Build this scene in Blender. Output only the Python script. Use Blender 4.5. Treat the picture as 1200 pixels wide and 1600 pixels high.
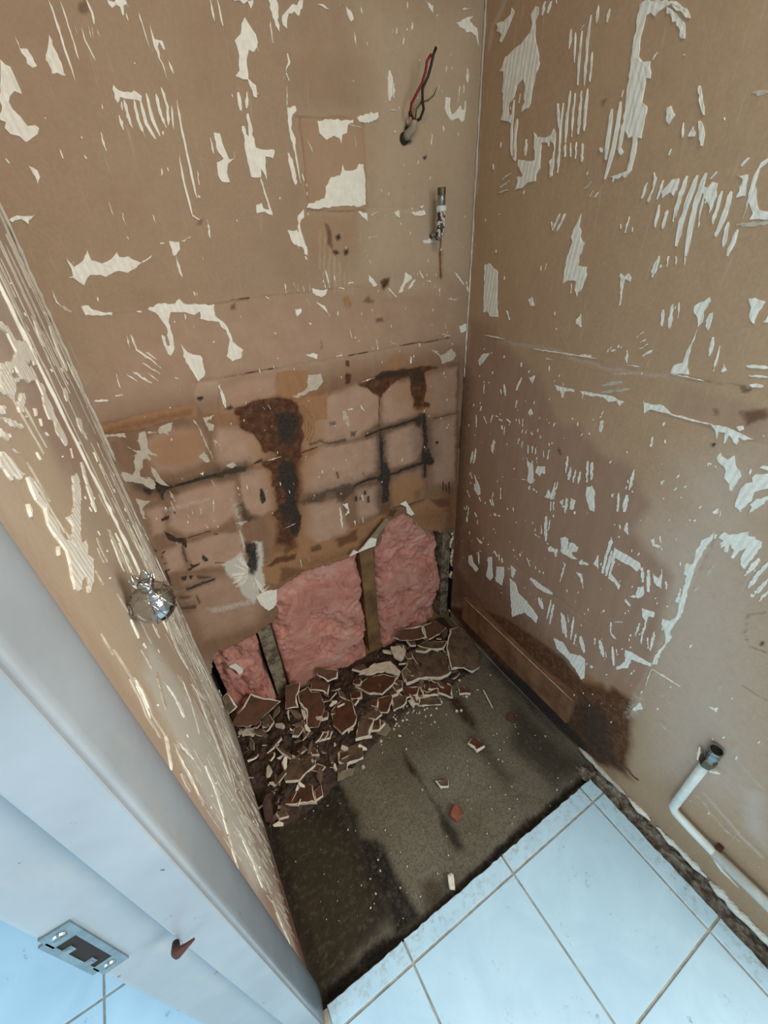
import bpy, bmesh, math, random
import numpy as np
from mathutils import Vector, Matrix, Euler
random.seed(7); rng = np.random.default_rng(7)
for o in list(bpy.data.objects): bpy.data.objects.remove(o)
scene = bpy.context.scene
COL = scene.collection

# ------------------------------------------------------------ camera, world, light, exposure
cam_d = bpy.data.cameras.new('camera'); cam = bpy.data.objects.new('camera', cam_d); COL.objects.link(cam)
cam_d.sensor_fit = 'VERTICAL'; cam_d.sensor_height = 36.0; cam_d.lens = 652.5277 / 1600 * 36.0
cam_d.clip_start = 0.01
cam.location = (0.10125, -0.93799, 1.36155); cam.rotation_euler = (0.98052, 0.04863, -0.53184)
scene.camera = cam
world = bpy.data.worlds.new('world'); scene.world = world; world.use_nodes = True
bg = world.node_tree.nodes['Background']; bg.inputs[0].default_value = (0.72, 0.88, 1.0, 1); bg.inputs[1].default_value = 0.42
def area(name, loc, target, size, size_y, power, color):
    l = bpy.data.lights.new(name, 'AREA'); l.shape = 'RECTANGLE'; l.size = size; l.size_y = size_y; l.energy = power; l.color = color
    o = bpy.data.objects.new(name, l); COL.objects.link(o); o.location = loc
    o.rotation_euler = (Vector(target) - Vector(loc)).to_track_quat('-Z', 'Y').to_euler(); return o
area('window_light', (1.25, -2.1, 1.55), (0.05, -0.35, 0.8), 1.0, 1.2, 32, (1.0, 0.96, 0.91))
area('hall_light', (-1.5, -1.4, 1.3), (0.6, -0.9, 0.2), 1.2, 1.4, 22, (0.58, 0.84, 1.0))
area('warm_fill_light', (0.50, -1.15, 2.38), (0.50, -1.05, 0), 0.3, 0.3, 5.5, (1.0, 0.84, 0.62))  # added warm fill with no lamp seen, warms the upper walls
scene.view_settings.view_transform = 'Standard'; scene.view_settings.look = 'None'
scene.view_settings.gamma = 1.0; scene.view_settings.use_curve_mapping = False
scene.view_settings.exposure = 0.5

W = 0.90132
# ------------------------------------------------------------ traced data (wall coordinates, half millimetres)
PATCH = {
 'back': '''
p1 299 2533 340 2549 397 2543 416 2556 426 2540 477 2531 535 2525 528 2484 554 2458 571 2408 569 2384 604 2345 587 2313 550 2307 530 2331 559 2393 554 2426 537 2441 534 2461 496 2469 471 2480 474 2506 451 2495 424 2508 373 2514 356 2483 357 2438 350 2392 326 2365 318 2374 314 2421 320 2447 329 2434 327 2404 334 2403 342 2463 334 2486 327 2508
p1 571 3097 569 3081 566 3065 564 3048 563 3032 562 3017 562 3003 561 2988 561 2973 560 2958 560 2943 559 2928 559 2913 559 2898 559 2882 560 2867 561 2851 565 2852 566 2868 568 2884 569 2899 569 2915 569 2930 570 2945 570 2960 570 2975 571 2990 571 3005 572 3019 572 3033 573 3050 574 3066 574 3082 575 3098
p1 116 2704 124 2688 127 2679 149 2689 168 2706 183 2723 184 2693 211 2682 241 2695 264 2712 268 2697 294 2698 316 2684 327 2677 371 2697 364 2688 329 2674 308 2663 277 2649 253 2657 240 2655 206 2642 193 2649 165 2652 135 2623 114 2647 97 2650 113 2653 117 2677
p1 148 3154 155 3145 165 3141 166 3122 169 3097 167 3086 152 3091 137 3080 132 3056 143 3042 151 3022 170 3025 178 3018 169 3004 150 2995 130 2985 121 2998 103 3002 94 3015 102 3027 91 3031
p1 305 3275 306 3261 306 3248 306 3236 305 3225 305 3213 304 3201 304 3189 304 3178 304 3167 305 3156 305 3145 306 3134 307 3122 311 3123 312 3135 312 3147 312 3158 312 3169 312 3180 312 3191 312 3203 312 3215 313 3227 313 3239 313 3250 311 3263 308 3276
p1 834 3300 844 3287 863 3266 866 3248 851 3228 843 3222 831 3228 818 3196 815 3162 837 3148 834 3117 820 3119 811 3159 793 3158 771 3166 788 3179 795 3213 789 3246 811 3261 820 3285
p1 935 3099 968 3105 970 3092 952 3080 942 3046 953 3018 943 2965 947 2916 950 2884 948 2897 945 2953 936 2994 929 3040
p1 763 3045 774 3046 776 3024 782 3019 788 3076 796 3079 802 2991 832 2986 867 2987 869 2978 858 2961 831 2966 827 2928 821 2897 817 2915 805 2933 803 2909 765 2909 761 2962
p1 1132 2949 1139 2930 1163 2930 1192 2936 1203 2953 1226 2950 1228 2917 1225 2821 1190 2814 1113 2819 1046 2814 991 2812 961 2816 972 2829 1041 2844 1051 2881 1078 2910 1119 2916
g1 122 2099 147 2102 143 2066 135 2030 152 1996 157 1984 132 1997 123 2009 131 1982 124 1974 112 1987 100 1986 89 1955 73 1944 67 1916 97 1906 110 1881 103 1846 86 1846 64 1881 61 1897 42 1914 8 1909 4 1932 4 1971 35 1941 41 1934 59 1964 64 1987 75 2008 73 2014 87 2019 73 2047 63 2059 91 2032 106 2028 108 2047 98 2087 108 2070
p1 539 2966 535 2949 533 2932 531 2915 529 2897 529 2881 529 2864 530 2848 530 2831 531 2814 533 2798 537 2798 538 2816 539 2833 539 2850 539 2866 538 2883 538 2899 540 2916 541 2933 542 2950 543 2967
p1 333 3278 332 3266 331 3255 332 3243 332 3231 332 3221 332 3210 332 3199 331 3188 332 3178 333 3167 336 3168 337 3179 338 3191 338 3201 338 3212 338 3223 338 3233 338 3245 338 3257 337 3268 335 3279
p1 548 3260 552 3228 572 3226 574 3204 568 3206 561 3221 555 3211 560 3142 557 3153 548 3198 543 3210 544 3241
p1 666 3026 686 3024 691 2989 701 2958 720 2961 694 2944 685 2921 689 2895 660 2895 650 2915 656 2949 680 2958 663 2988
g1 333 2106 339 2078 346 2049 348 2022 351 1995 354 1967 359 1932 365 1896 368 1897 365 1933 361 1968 358 1996 355 2024 352 2051 345 2080 336 2107
p1 922 2793 951 2813 947 2786 926 2766 927 2745 944 2687 940 2658 927 2666 911 2732
p1 281 3211 284 3200 289 3130 270 3135 256 3132 255 3153 254 3169 266 3184
p1 486 3107 483 3092 482 3077 482 3063 481 3048 484 3034 488 3021 494 3009 499 3011 498 3025 496 3039 493 3051 493 3066 493 3080 493 3094 491 3108
p1 217 2457 215 2430 216 2403 232 2384 248 2366 262 2346 278 2327 281 2329 269 2351 255 2372 239 2390 223 2407 223 2432 220 2457
p1 464 3096 461 3081 460 3067 460 3052 460 3037 465 3024 471 3012 478 3001 483 3003 481 3017 476 3029 471 3041 471 3055 472 3069 472 3084 469 3097
p1 374 2405 391 2370 408 2359 434 2351 436 2313 429 2272 398 2252 386 2297 372 2333
p1 1044 3070 1099 3077 1142 3074 1192 3079 1191 3069 1168 3063 1163 3039 1142 3033 1133 3008 1128 3023 1106 3029 1074 3016 1058 3027 1047 3036 1046 3056
p1 798 2909 798 2890 801 2872 803 2853 808 2834 812 2815 818 2796 822 2796 820 2817 816 2836 812 2855 809 2874 806 2892 801 2910
p1 364 3237 363 3222 363 3206 366 3196 368 3186 371 3176 375 3167 377 3168 376 3178 373 3189 371 3198 368 3208 368 3223 366 3238
p1 446 3093 442 3075 441 3059 440 3041 443 3024 450 3008 454 3009 454 3028 451 3044 452 3061 452 3078 450 3094
g1 865 2194 934 2189 939 2150 907 2119 863 2117 796 2098 777 2112 832 2124 856 2139
p1 534 3123 533 3109 534 3094 536 3080 532 3066 529 3051 528 3036 532 3037 539 3052 542 3067 546 3082 544 3097 543 3111 538 3125
p1 1654 3369 1704 3387 1745 3397 1725 3384 1764 3368 1774 3341 1780 3318 1761 3345 1728 3354 1712 3349 1690 3358
p1 200 3198 203 3179 220 3179 228 3147 213 3141 204 3149 201 3169
p1 524 3276 523 3264 524 3253 525 3241 526 3230 527 3218 529 3207 532 3207 533 3220 532 3231 531 3243 530 3254 529 3266 527 3276
p1 958 3315 983 3334 996 3344 1014 3344 1023 3356 1038 3358 1033 3339 1017 3319 1003 3327 984 3322 970 3286 957 3294
p1 513 3108 510 3093 509 3079 509 3064 512 3046 519 3030 524 3032 523 3050 520 3067 520 3081 521 3096 518 3109
p1 404 3123 416 3110 439 3109 463 3110 474 3102 468 3087 456 3091 438 3090 427 3092 413 3094 400 3081 396 3093 397 3111
p1 918 3345 947 3348 950 3330 942 3276 932 3292 923 3318
g1 8 1934 64 1915 104 1885 111 1865 96 1847 70 1879 20 1907
p1 103 2565 117 2568 136 2551 158 2541 189 2535 182 2526 104 2535
p1 913 2978 912 2955 916 2933 918 2910 926 2887 934 2888 937 2913 935 2936 930 2959 921 2980
g1 1099 3074 1123 3069 1149 3066 1176 3062 1202 3058 1230 3056 1231 3058 1205 3063 1178 3067 1152 3070 1126 3074 1100 3076
p1 1619 3163 1645 3163 1642 3140 1647 3125 1655 3114 1671 3121 1693 3141 1698 3145 1705 3130 1717 3133 1719 3160 1725 3156 1726 3122 1720 3098 1708 3091 1696 3097 1687 3104 1668 3098 1656 3093 1641 3099 1624 3115 1616 3132
p1 1353 3221 1348 3200 1349 3181 1346 3159 1349 3137 1358 3137 1368 3160 1372 3182 1370 3203 1362 3222
p1 419 3091 416 3076 416 3061 415 3045 421 3027 425 3028 425 3048 425 3063 426 3078 423 3092
g1 1564 2201 1621 2159 1637 2112 1710 2117 1738 2141 1699 2183 1664 2164 1628 2153 1585 2187
p1 367 1047 436 1055 488 1031 471 945 446 909 410 905 378 972
p1 14 2811 36 2818 73 2817 83 2822 69 2809 55 2794 42 2807 17 2800 12 2806
p1 450 3292 458 3277 471 3284 478 3281 480 3263 485 3268 490 3284 500 3289 503 3282 500 3297
g1 117 1951 131 1931 139 1877 157 1838 135 1851 114 1880 113 1916
p1 756 3326 755 3312 756 3299 756 3285 759 3272 763 3273 764 3287 764 3301 763 3314 760 3327
p1 397 3285 397 3273 399 3262 397 3251 398 3240 402 3241 406 3253 407 3264 405 3276 401 3287
g1 15 1828 40 1807 66 1797 29 1774 19 1728 23 1714 8 1726 13 1780
p1 114 2935 134 2923 133 2908 117 2883 118 2908
p1 1369 2481 1400 2527 1412 2565 1442 2550 1448 2532 1411 2517 1392 2483
p1 473 2228 473 2186 476 2154 473 2124 477 2124 485 2154 482 2187 477 2228
p1 870 2747 910 2749 927 2717 922 2688 905 2696 912 2682 884 2705
g1 4 2122 33 2118 76 2111 76 2091 36 2106 10 2106 4 2111
p1 178 2338 199 2323 233 2278 217 2287 183 2321
p1 551 3084 547 3070 544 3055 541 3041 541 3026 544 3027 549 3042 552 3056 554 3071 555 3085
p1 1206 3086 1234 3093 1271 3104 1300 3105 1303 3090 1274 3074 1232 3072 1214 3074
g1 383 1505 379 1465 378 1424 372 1357 378 1356 391 1421 392 1464 389 1505
p1 469 2224 468 2182 468 2155 471 2127 476 2127 480 2155 480 2183 474 2225
p1 805 3332 811 3327 825 3332 837 3326 851 3333 858 3318 871 3333 870 3339
p1 735 3324 733 3308 733 3293 736 3279 739 3279 741 3295 741 3310 738 3324
g1 385 1694 386 1653 388 1610 394 1567 397 1567 396 1611 393 1653 388 1695
p1 444 2689 440 2669 440 2649 445 2622 449 2623 449 2650 449 2670 447 2689
p1 915 3299 913 3282 913 3266 915 3250 918 3250 919 3267 919 3284 917 3299
p1 223 2357 236 2338 251 2322 268 2306 271 2309 257 2327 242 2344 225 2359
p1 941 1438 936 1400 934 1360 936 1291 942 1289 947 1356 948 1396 946 1436
p1 945 3155 940 3137 937 3119 935 3101 937 3101 942 3120 945 3137 947 3155
p1 38 2619 37 2601 37 2583 47 2567 50 2568 43 2586 43 2603 41 2620
p1 951 2488 987 2466 996 2445 1007 2422 1010 2423 1001 2446 991 2470 952 2489
p1 329 3014 325 2989 329 2970 333 2971 334 2991 333 3015
g1 374 2107 426 2104 402 2096 385 2085 411 2064 400 2037 383 2042 375 2078
p1 958 3231 958 3212 946 3186 950 3186 970 3213 963 3233
p1 769 3128 764 3112 763 3097 767 3082 774 3083 779 3099 780 3115 776 3129
g1 576 1832 607 1830 640 1830 672 1832 672 1835 639 1838 607 1837 575 1835
p1 328 1748 306 1704 295 1647 297 1647 311 1702 330 1747
p1 766 2830 787 2835 792 2819 819 2809 816 2796 785 2807 760 2804
g1 194 2099 222 2111 256 2112 237 2079 224 2078 226 2063 215 2070 207 2077 195 2076
p1 1011 2603 1011 2581 1015 2558 1021 2535 1025 2535 1025 2559 1021 2582 1015 2604
p1 435 2734 469 2732 465 2707 445 2689 435 2690
p1 578 2790 575 2772 573 2754 575 2736 579 2737 582 2755 584 2773 582 2791
p1 940 2543 978 2531 1013 2532 1005 2512 979 2502 942 2522
p1 1192 3361 1215 3349 1220 3333 1208 3326 1194 3342
p1 650 3012 648 2997 649 2983 651 2968 654 2969 656 2984 656 2998 653 3012
p1 798 3130 790 3109 788 3089 794 3089 803 3110 804 3131
g1 309 1940 342 1961 349 1902 334 1900 320 1915
p1 1689 3203 1685 3178 1684 3152 1687 3152 1691 3178 1692 3203
p1 1508 2681 1580 2698 1593 2677 1520 2668
p1 393 3055 390 3036 394 3020 398 3021 401 3040 397 3056
p1 125 2340 128 2328 123 2281 119 2285 120 2317
g1 390 2024 387 1987 388 1948 391 1948 394 1987 393 2025
p1 1698 2542 1727 2510 1763 2480 1768 2482 1738 2515 1703 2544
p1 376 1256 365 1309 349 1358 345 1356 356 1305 372 1254
p1 355 1202 317 1186 280 1165 281 1161 319 1178 356 1198
p1 1446 2790 1519 2796 1525 2780 1502 2773 1462 2778
p1 370 1258 354 1306 333 1349 329 1347 345 1300 366 1256
p1 393 1158 400 1102 413 1046 418 1047 411 1105 398 1159
g1 1020 1986 1019 1947 1036 1908 1050 1908 1051 1948 1034 1986
p1 574 3184 575 3168 581 3155 584 3156 583 3171 577 3185
g1 996 3019 1001 2999 1011 2980 1015 2982 1010 3002 1000 3020
g1 1038 1978 1051 1929 1054 1899 1039 1898 1033 1928
p1 313 2821 314 2802 317 2784 319 2784 318 2804 315 2822
p1 21 2250 44 2244 68 2244 70 2249 47 2256 23 2255
p1 583 2926 579 2906 578 2886 581 2886 585 2907 586 2926
p1 1721 3254 1718 3232 1725 3211 1732 3212 1736 3233 1729 3254
g1 598 1420 638 1424 677 1432 676 1434 636 1429 598 1422
p1 363 1227 326 1246 289 1259 288 1254 324 1236 362 1223
p1 1372 3188 1367 3168 1370 3147 1376 3147 1381 3168 1378 3188
p1 1215 2568 1241 2553 1261 2526 1239 2519 1218 2542
p1 1183 2800 1228 2792 1230 2762 1206 2778
p1 383 1145 381 1092 382 1036 385 1036 387 1091 386 1145
p1 1142 2107 1182 2109 1222 2113 1221 2116 1181 2115 1141 2110
p1 1520 3410 1553 3403 1554 3383 1534 3394
p1 375 1249 362 1295 345 1337 342 1336 355 1291 372 1248
p1 394 1139 398 1087 409 1035 414 1036 410 1089 399 1140
p1 156 2328 168 2309 184 2293 186 2295 173 2314 158 2330
p1 957 1451 993 1445 998 1376 966 1368 988 1400
p1 244 2392 257 2375 274 2361 277 2364 263 2381 246 2394
p1 288 2844 288 2827 291 2811 293 2811 293 2829 290 2845
p1 226 2318 238 2299 254 2282 257 2285 244 2304 228 2320
p1 869 2281 900 2285 930 2276 922 2254 897 2267
p1 363 1245 338 1280 311 1311 310 1309 334 1275 361 1243
g1 374 1554 437 1543 403 1527
g1 46 2568 66 2548 73 2554 53 2574
p1 1316 2507 1336 2484 1360 2463 1364 2464 1343 2488 1319 2509
g1 146 1816 147 1785 155 1757 160 1759 159 1789 151 1817
g1 405 1863 438 1875 457 1852 430 1844
p1 387 1181 389 1135 397 1089 401 1089 399 1136 391 1182
p1 202 2457 198 2436 198 2415 201 2416 205 2437 205 2458
p1 346 1231 314 1246 282 1252 281 1246 312 1232 345 1225
p1 1217 3305 1217 3289 1221 3274 1224 3275 1224 3290 1220 3305
p1 354 1196 325 1179 299 1156 301 1152 329 1169 355 1191
p1 334 1209 303 1208 273 1198 274 1192 305 1194 335 1203
p1 1089 3353 1109 3349 1125 3346 1129 3348 1115 3356 1091 3356
p1 358 1212 327 1209 297 1200 297 1196 328 1200 359 1208
p1 400 1146 409 1102 422 1059 425 1060 416 1105 403 1147
p1 1463 2532 1441 2515 1426 2495 1431 2492 1453 2508 1468 2529
p1 377 1177 368 1135 363 1091 366 1089 375 1132 380 1175
p1 384 3235 381 3224 380 3213 382 3213 385 3225 385 3235
p1 391 3234 388 3222 388 3211 389 3212 392 3223 393 3234
p1 1744 2287 1794 2297 1797 2259 1760 2253
p1 402 3235 405 3215 407 3215 404 3235
p1 138 1771 138 1742 140 1713 142 1713 142 1742 140 1771
p1 852 2471 880 2472 880 2455 855 2437
p1 477 2730 512 2741 512 2745 476 2734
p1 1482 2572 1512 2530 1517 2531 1486 2573
p1 350 3236 350 3216 352 3216 352 3236
p1 361 1200 311 1165 312 1162 362 1197
p1 1775 2494 1793 2444 1799 2445 1782 2495
p1 1047 2581 1052 2540 1057 2540 1052 2581
p1 1353 2792 1385 2799 1390 2769 1363 2784
p1 1190 3031 1196 3000 1199 3001 1193 3031
p1 1552 3049 1548 3015 1553 3015 1558 3049
p1 1238 2296 1241 2246 1245 2246 1242 2295
p1 1659 2427 1728 2417 1728 2420 1660 2430
p1 1097 2362 1107 2319 1112 2319 1102 2362
p1 360 1227 309 1248 308 1245 359 1224
g1 1226 2703 1274 2705 1273 2711 1226 2710
g1 149 2092 185 2083 186 2087 151 2096
p1 452 1086 407 1058 409 1053 454 1081
p1 365 1232 319 1265 318 1262 363 1229
p1 368 1269 348 1327 345 1325 365 1267
p1 825 2568 823 2534 828 2534 830 2568
p1 533 2802 553 2789 557 2793 537 2806
p1 1687 3406 1733 3414 1733 3416 1687 3408
p1 946 3185 954 3165 958 3167 950 3187
g1 1060 1838 1097 1823 1094 1787 1065 1819
p1 333 1215 285 1213 285 1210 333 1212
p1 340 1222 293 1226 293 1221 340 1217
p1 407 2810 408 2787 411 2787 410 2811
p1 435 1110 395 1079 397 1075 437 1105
p1 374 1158 364 1092 367 1091 377 1156
p1 857 3247 860 3228 864 3229 861 3248
p1 1631 2263 1688 2245 1690 2250 1632 2268
p1 996 2569 1001 2537 1006 2537 1000 2570
p1 1317 2273 1359 2247 1361 2249 1319 2276
p1 368 1239 335 1278 332 1274 365 1234
p1 107 1751 106 1707 108 1707 110 1751
p1 655 1188 656 1122 659 1121 659 1187
p1 402 1980 410 1941 413 1942 404 1981
p1 720 2984 719 2961 722 2961 722 2984
p1 1243 2783 1280 2793 1278 2796 1242 2786
p1 1711 3204 1707 3179 1710 3179 1713 3204
p1 932 2559 929 2528 932 2527 935 2559
p1 94 2255 119 2254 121 2260 96 2261
p1 389 1181 398 1128 401 1129 392 1182
p1 330 1813 336 1777 338 1777 331 1814
p1 473 2931 467 2912 471 2912 477 2931
p1 359 1249 331 1280 329 1276 356 1245
p1 1122 1991 1138 1959 1144 1961 1128 1993
p1 1164 3355 1185 3364 1183 3366 1163 3357
p1 1019 2249 1052 2248 1052 2254 1018 2255
p1 418 2505 415 2483 418 2483 421 2505
p1 902 2554 903 2530 907 2530 906 2554
p1 879 2560 877 2536 883 2536 884 2560
p1 245 1690 240 1655 243 1655 247 1690
p1 1430 2182 1430 2150 1441 2148 1442 2180
p1 1123 1991 1139 1962 1144 1964 1127 1993
p1 1375 3330 1374 3315 1377 3315 1378 3331
p1 862 2569 868 2549 872 2549 866 2569
p0 656 2098 666 2073 669 2074 659 2099
p0 239 1600 250 1571 252 1572 241 1601
p0 1112 2541 1138 2542 1138 2548 1111 2546
p0 1224 2628 1233 2607 1235 2608 1226 2629
p0 1068 2528 1093 2522 1095 2527 1069 2533
g0 291 1860 311 1865 301 1846
p0 1491 2808 1513 2815 1508 2800
p0 1084 1466 1088 1428 1096 1427 1092 1465
p0 1356 3112 1381 3110 1382 3113 1358 3115
p0 262 2529 278 2525 280 2529 264 2533
p0 913 2500 919 2481 923 2482 916 2501
p0 535 2683 534 2666 536 2667 536 2683
p0 183 1683 185 1656 187 1656 185 1684
p0 1075 1313 1075 1273 1081 1272 1081 1311
p0 1585 3196 1582 3181 1586 3181 1588 3196
p0 533 3174 532 3163 533 3163 535 3174
p0 927 2658 931 2644 939 2646 934 2659
p0 405 2726 419 2726 421 2731 406 2732
p0 708 1178 708 1141 710 1141 710 1177
p0 209 1694 204 1669 207 1668 211 1693
p0 1648 2310 1656 2288 1662 2288 1654 2310
p0 1416 2798 1421 2782 1425 2783 1420 2798
p0 1533 2518 1558 2511 1560 2515 1534 2522
p0 1054 1986 1081 1980 1081 1984 1055 1990
p0 737 2529 749 2520 752 2523 741 2532
p0 356 3076 354 3067 358 3068 360 3077
p0 937 3175 931 3165 934 3164 940 3175
p0 492 2933 492 2923 496 2924 496 2934
p0 1054 1982 1076 1983 1075 1990 1053 1989
p0 1020 1311 1021 1279 1028 1278 1028 1309
p0 832 3132 836 3124 840 3126 835 3133
p0 1368 3279 1377 3272 1380 3273 1371 3280
p0 633 2093 640 2079 642 2080 635 2094
p0 286 1717 298 1729 296 1731 285 1719
p0 316 2283 326 2277 328 2279 318 2286
p0 906 2407 915 2401 919 2406 909 2412
p0 1212 2265 1215 2250 1219 2250 1216 2265
p0 1555 2318 1575 2313 1576 2316 1556 2322
p0 745 2390 754 2385 757 2388 748 2394
p0 1050 1300 1048 1277 1051 1275 1053 1298
p0 285 1610 284 1596 287 1596 288 1610
p0 1315 2476 1326 2472 1328 2475 1316 2479
''',
 'right': '''
p1 -683 3239 -694 3244 -763 3225 -774 3218 -782 3219 -798 3214 -819 3197 -842 3179 -851 3165 -836 3171 -816 3188 -782 3211 -770 3211 -750 3206 -740 3199 -724 3211 -712 3209 -711 3181 -710 3151 -714 3128 -733 3110 -757 3107 -768 3066 -755 3071 -756 3046 -758 3017 -779 3003 -781 2964 -782 2929 -770 2933 -774 2883 -772 2851 -755 2834 -716 2835 -693 2843 -728 2848 -757 2853 -756 2907 -750 2939 -736 2936 -718 2959 -717 2939 -715 2918 -731 2902 -722 2895 -705 2914 -704 2956 -704 3007 -693 3068 -694 3101 -687 3161
p1 -1417 1774 -1419 1738 -1410 1681 -1407 1627 -1412 1566 -1418 1503 -1437 1375 -1434 1308 -1427 1248 -1444 1224 -1430 1124 -1439 1036 -1421 1015 -1416 1079 -1430 1182 -1410 1231 -1386 1262 -1382 1286 -1410 1299 -1424 1337 -1408 1435 -1396 1543 -1384 1544 -1375 1582 -1397 1610 -1389 1657 -1390 1718 -1406 1744
p1 -267 3354 -282 3347 -285 3329 -274 3315 -279 3279 -301 3238 -317 3201 -302 3177 -300 3158 -293 3134 -293 3101 -284 3090 -248 3083 -247 3103 -261 3111 -251 3133 -253 3155 -237 3178 -214 3166 -205 3148 -201 3136 -177 3123 -173 3110 -179 3091 -200 3084 -194 3060 -172 3071 -137 3080 -143 3104 -142 3133 -130 3166 -132 3200 -129 3221 -108 3227 -125 3248 -135 3262 -172 3269 -213 3278 -250 3295 -258 3314 -247 3339
p1 -1009 2822 -1006 2808 -1003 2794 -1002 2779 -1001 2764 -1001 2748 -1002 2733 -1003 2718 -1005 2703 -1006 2688 -1008 2672 -1012 2653 -1017 2634 -1022 2615 -1030 2614 -1029 2633 -1028 2651 -1025 2669 -1023 2685 -1022 2700 -1020 2715 -1019 2729 -1018 2744 -1018 2759 -1019 2774 -1019 2789 -1017 2804 -1016 2820
p1 -679 3034 -678 3020 -677 3006 -679 2991 -680 2976 -680 2959 -680 2942 -680 2925 -680 2907 -678 2891 -676 2874 -675 2857 -675 2839 -681 2837 -686 2854 -690 2870 -693 2886 -695 2903 -695 2921 -695 2938 -695 2955 -695 2972 -693 2988 -691 3003 -688 3018 -685 3033
p1 -987 2819 -983 2807 -980 2794 -978 2780 -977 2766 -976 2751 -975 2737 -975 2722 -974 2707 -975 2691 -977 2674 -981 2658 -984 2641 -991 2640 -992 2656 -993 2671 -992 2687 -991 2703 -991 2717 -992 2732 -992 2746 -993 2761 -994 2775 -995 2788 -994 2803 -993 2817
p1 -325 3015 -343 2998 -386 2992 -413 2995 -421 3010 -433 2995 -437 2964 -443 2912 -446 2869 -431 2874 -418 2918 -432 2924 -431 2965 -410 2982 -409 2961 -389 2974 -368 2977 -373 2938 -378 2901 -361 2881 -364 2862 -327 2862 -291 2846 -254 2843 -266 2871 -257 2884 -290 2888 -257 2922 -254 2942 -274 2939 -301 2932 -327 2929 -345 2931 -332 2979
p1 -510 3266 -509 3253 -508 3239 -508 3225 -508 3211 -511 3196 -514 3180 -516 3165 -517 3150 -519 3135 -522 3119 -525 3103 -529 3101 -530 3117 -530 3132 -528 3147 -527 3162 -524 3178 -521 3193 -519 3208 -519 3222 -518 3236 -517 3250 -515 3265
p1 -448 3073 -447 3058 -446 3042 -446 3026 -447 3010 -450 2988 -453 2967 -456 2945 -458 2923 -461 2901 -465 2878 -469 2877 -468 2900 -467 2921 -465 2943 -462 2965 -459 2987 -456 3008 -455 3024 -455 3040 -453 3056 -451 3072
p1 -1147 2829 -1159 2836 -1167 2829 -1150 2815 -1152 2793 -1164 2755 -1183 2726 -1210 2719 -1217 2700 -1169 2702 -1171 2717 -1151 2742 -1150 2703 -1145 2752 -1140 2789
p1 -472 2242 -506 2243 -539 2244 -572 2246 -603 2248 -634 2250 -664 2251 -693 2253 -722 2254 -750 2256 -777 2258 -803 2260 -803 2262 -776 2261 -749 2260 -721 2259 -693 2257 -664 2256 -634 2254 -603 2252 -572 2251 -539 2249 -506 2246 -472 2244
p1 -1432 1756 -1441 1786 -1456 1785 -1477 1800 -1500 1825 -1506 1810 -1521 1817 -1529 1810 -1546 1811 -1552 1789 -1547 1749 -1544 1710 -1541 1685 -1525 1696 -1516 1717 -1515 1738 -1516 1765 -1506 1743 -1501 1706 -1490 1704 -1489 1737 -1482 1742 -1474 1753 -1477 1718 -1466 1713 -1463 1736 -1451 1722 -1449 1753
p1 -606 2746 -606 2706 -619 2693 -619 2673 -644 2652 -638 2618 -624 2596 -619 2575 -572 2581 -576 2610 -589 2659 -576 2673
p1 -199 3129 -197 3110 -195 3091 -196 3071 -197 3053 -198 3034 -200 3016 -201 2997 -207 2977 -215 2958 -221 2957 -218 2976 -215 2995 -213 3014 -212 3032 -210 3050 -209 3068 -209 3088 -207 3108 -205 3128
p1 -99 2570 -143 2575 -175 2554 -198 2542 -207 2430 -226 2352 -174 2346 -147 2368 -117 2360 -111 2470
p1 -484 3238 -484 3223 -484 3208 -486 3193 -487 3177 -489 3160 -491 3143 -494 3126 -498 3108 -502 3107 -502 3124 -501 3141 -498 3158 -496 3174 -495 3190 -493 3205 -491 3221 -488 3237
p1 -1130 2418 -1134 2396 -1132 2356 -1137 2309 -1153 2273 -1092 2264 -1096 2294 -1121 2306 -1121 2347 -1129 2382
p1 -1098 1489 -1140 1487 -1221 1483 -1231 1466 -1221 1434 -1193 1444 -1143 1439 -1117 1440 -1122 1346 -1154 1330 -1179 1317 -1177 1288 -1148 1312 -1114 1313 -1108 1375
p1 -471 3100 -470 3082 -470 3063 -470 3043 -472 3027 -473 3011 -475 2995 -477 2978 -481 2961 -485 2960 -486 2977 -485 2993 -483 3009 -482 3025 -480 3041 -479 3060 -478 3080 -475 3099
p1 -547 873 -593 873 -630 812 -685 803 -759 776 -797 754 -799 700 -703 706 -675 661 -614 584 -588 681
p1 -930 697 -992 724 -1045 687 -1105 734 -1139 735 -1167 598 -1153 570 -1108 605 -1050 635 -966 639
p1 -652 3022 -650 3005 -650 2988 -651 2970 -652 2955 -654 2940 -655 2924 -658 2908 -663 2892 -669 2890 -671 2906 -670 2921 -669 2936 -667 2952 -666 2967 -665 2984 -662 3002 -658 3020
p1 -1011 2791 -1031 2785 -1038 2799 -1054 2793 -1062 2763 -1056 2723 -1046 2744 -1026 2765 -1036 2687 -1028 2719 -1030 2755
p1 -1436 1890 -1429 1929 -1426 1956 -1433 1982 -1448 1993 -1440 2008 -1445 2021 -1475 2037 -1494 1989 -1479 1977 -1465 1961 -1470 1931 -1463 1904 -1454 1885
p1 -1094 2773 -1092 2761 -1091 2749 -1092 2736 -1092 2723 -1091 2709 -1090 2695 -1090 2681 -1091 2665 -1098 2663 -1103 2676 -1105 2690 -1107 2704 -1108 2718 -1107 2731 -1106 2744 -1104 2757 -1101 2771
p1 -957 2820 -953 2805 -951 2789 -950 2772 -950 2757 -949 2740 -950 2724 -953 2707 -959 2705 -962 2721 -963 2737 -964 2753 -964 2768 -965 2785 -965 2801 -962 2818
p1 -753 2119 -819 2126 -905 2135 -963 2125 -947 2103 -928 2120 -898 2107 -871 2118 -772 2105
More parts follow.
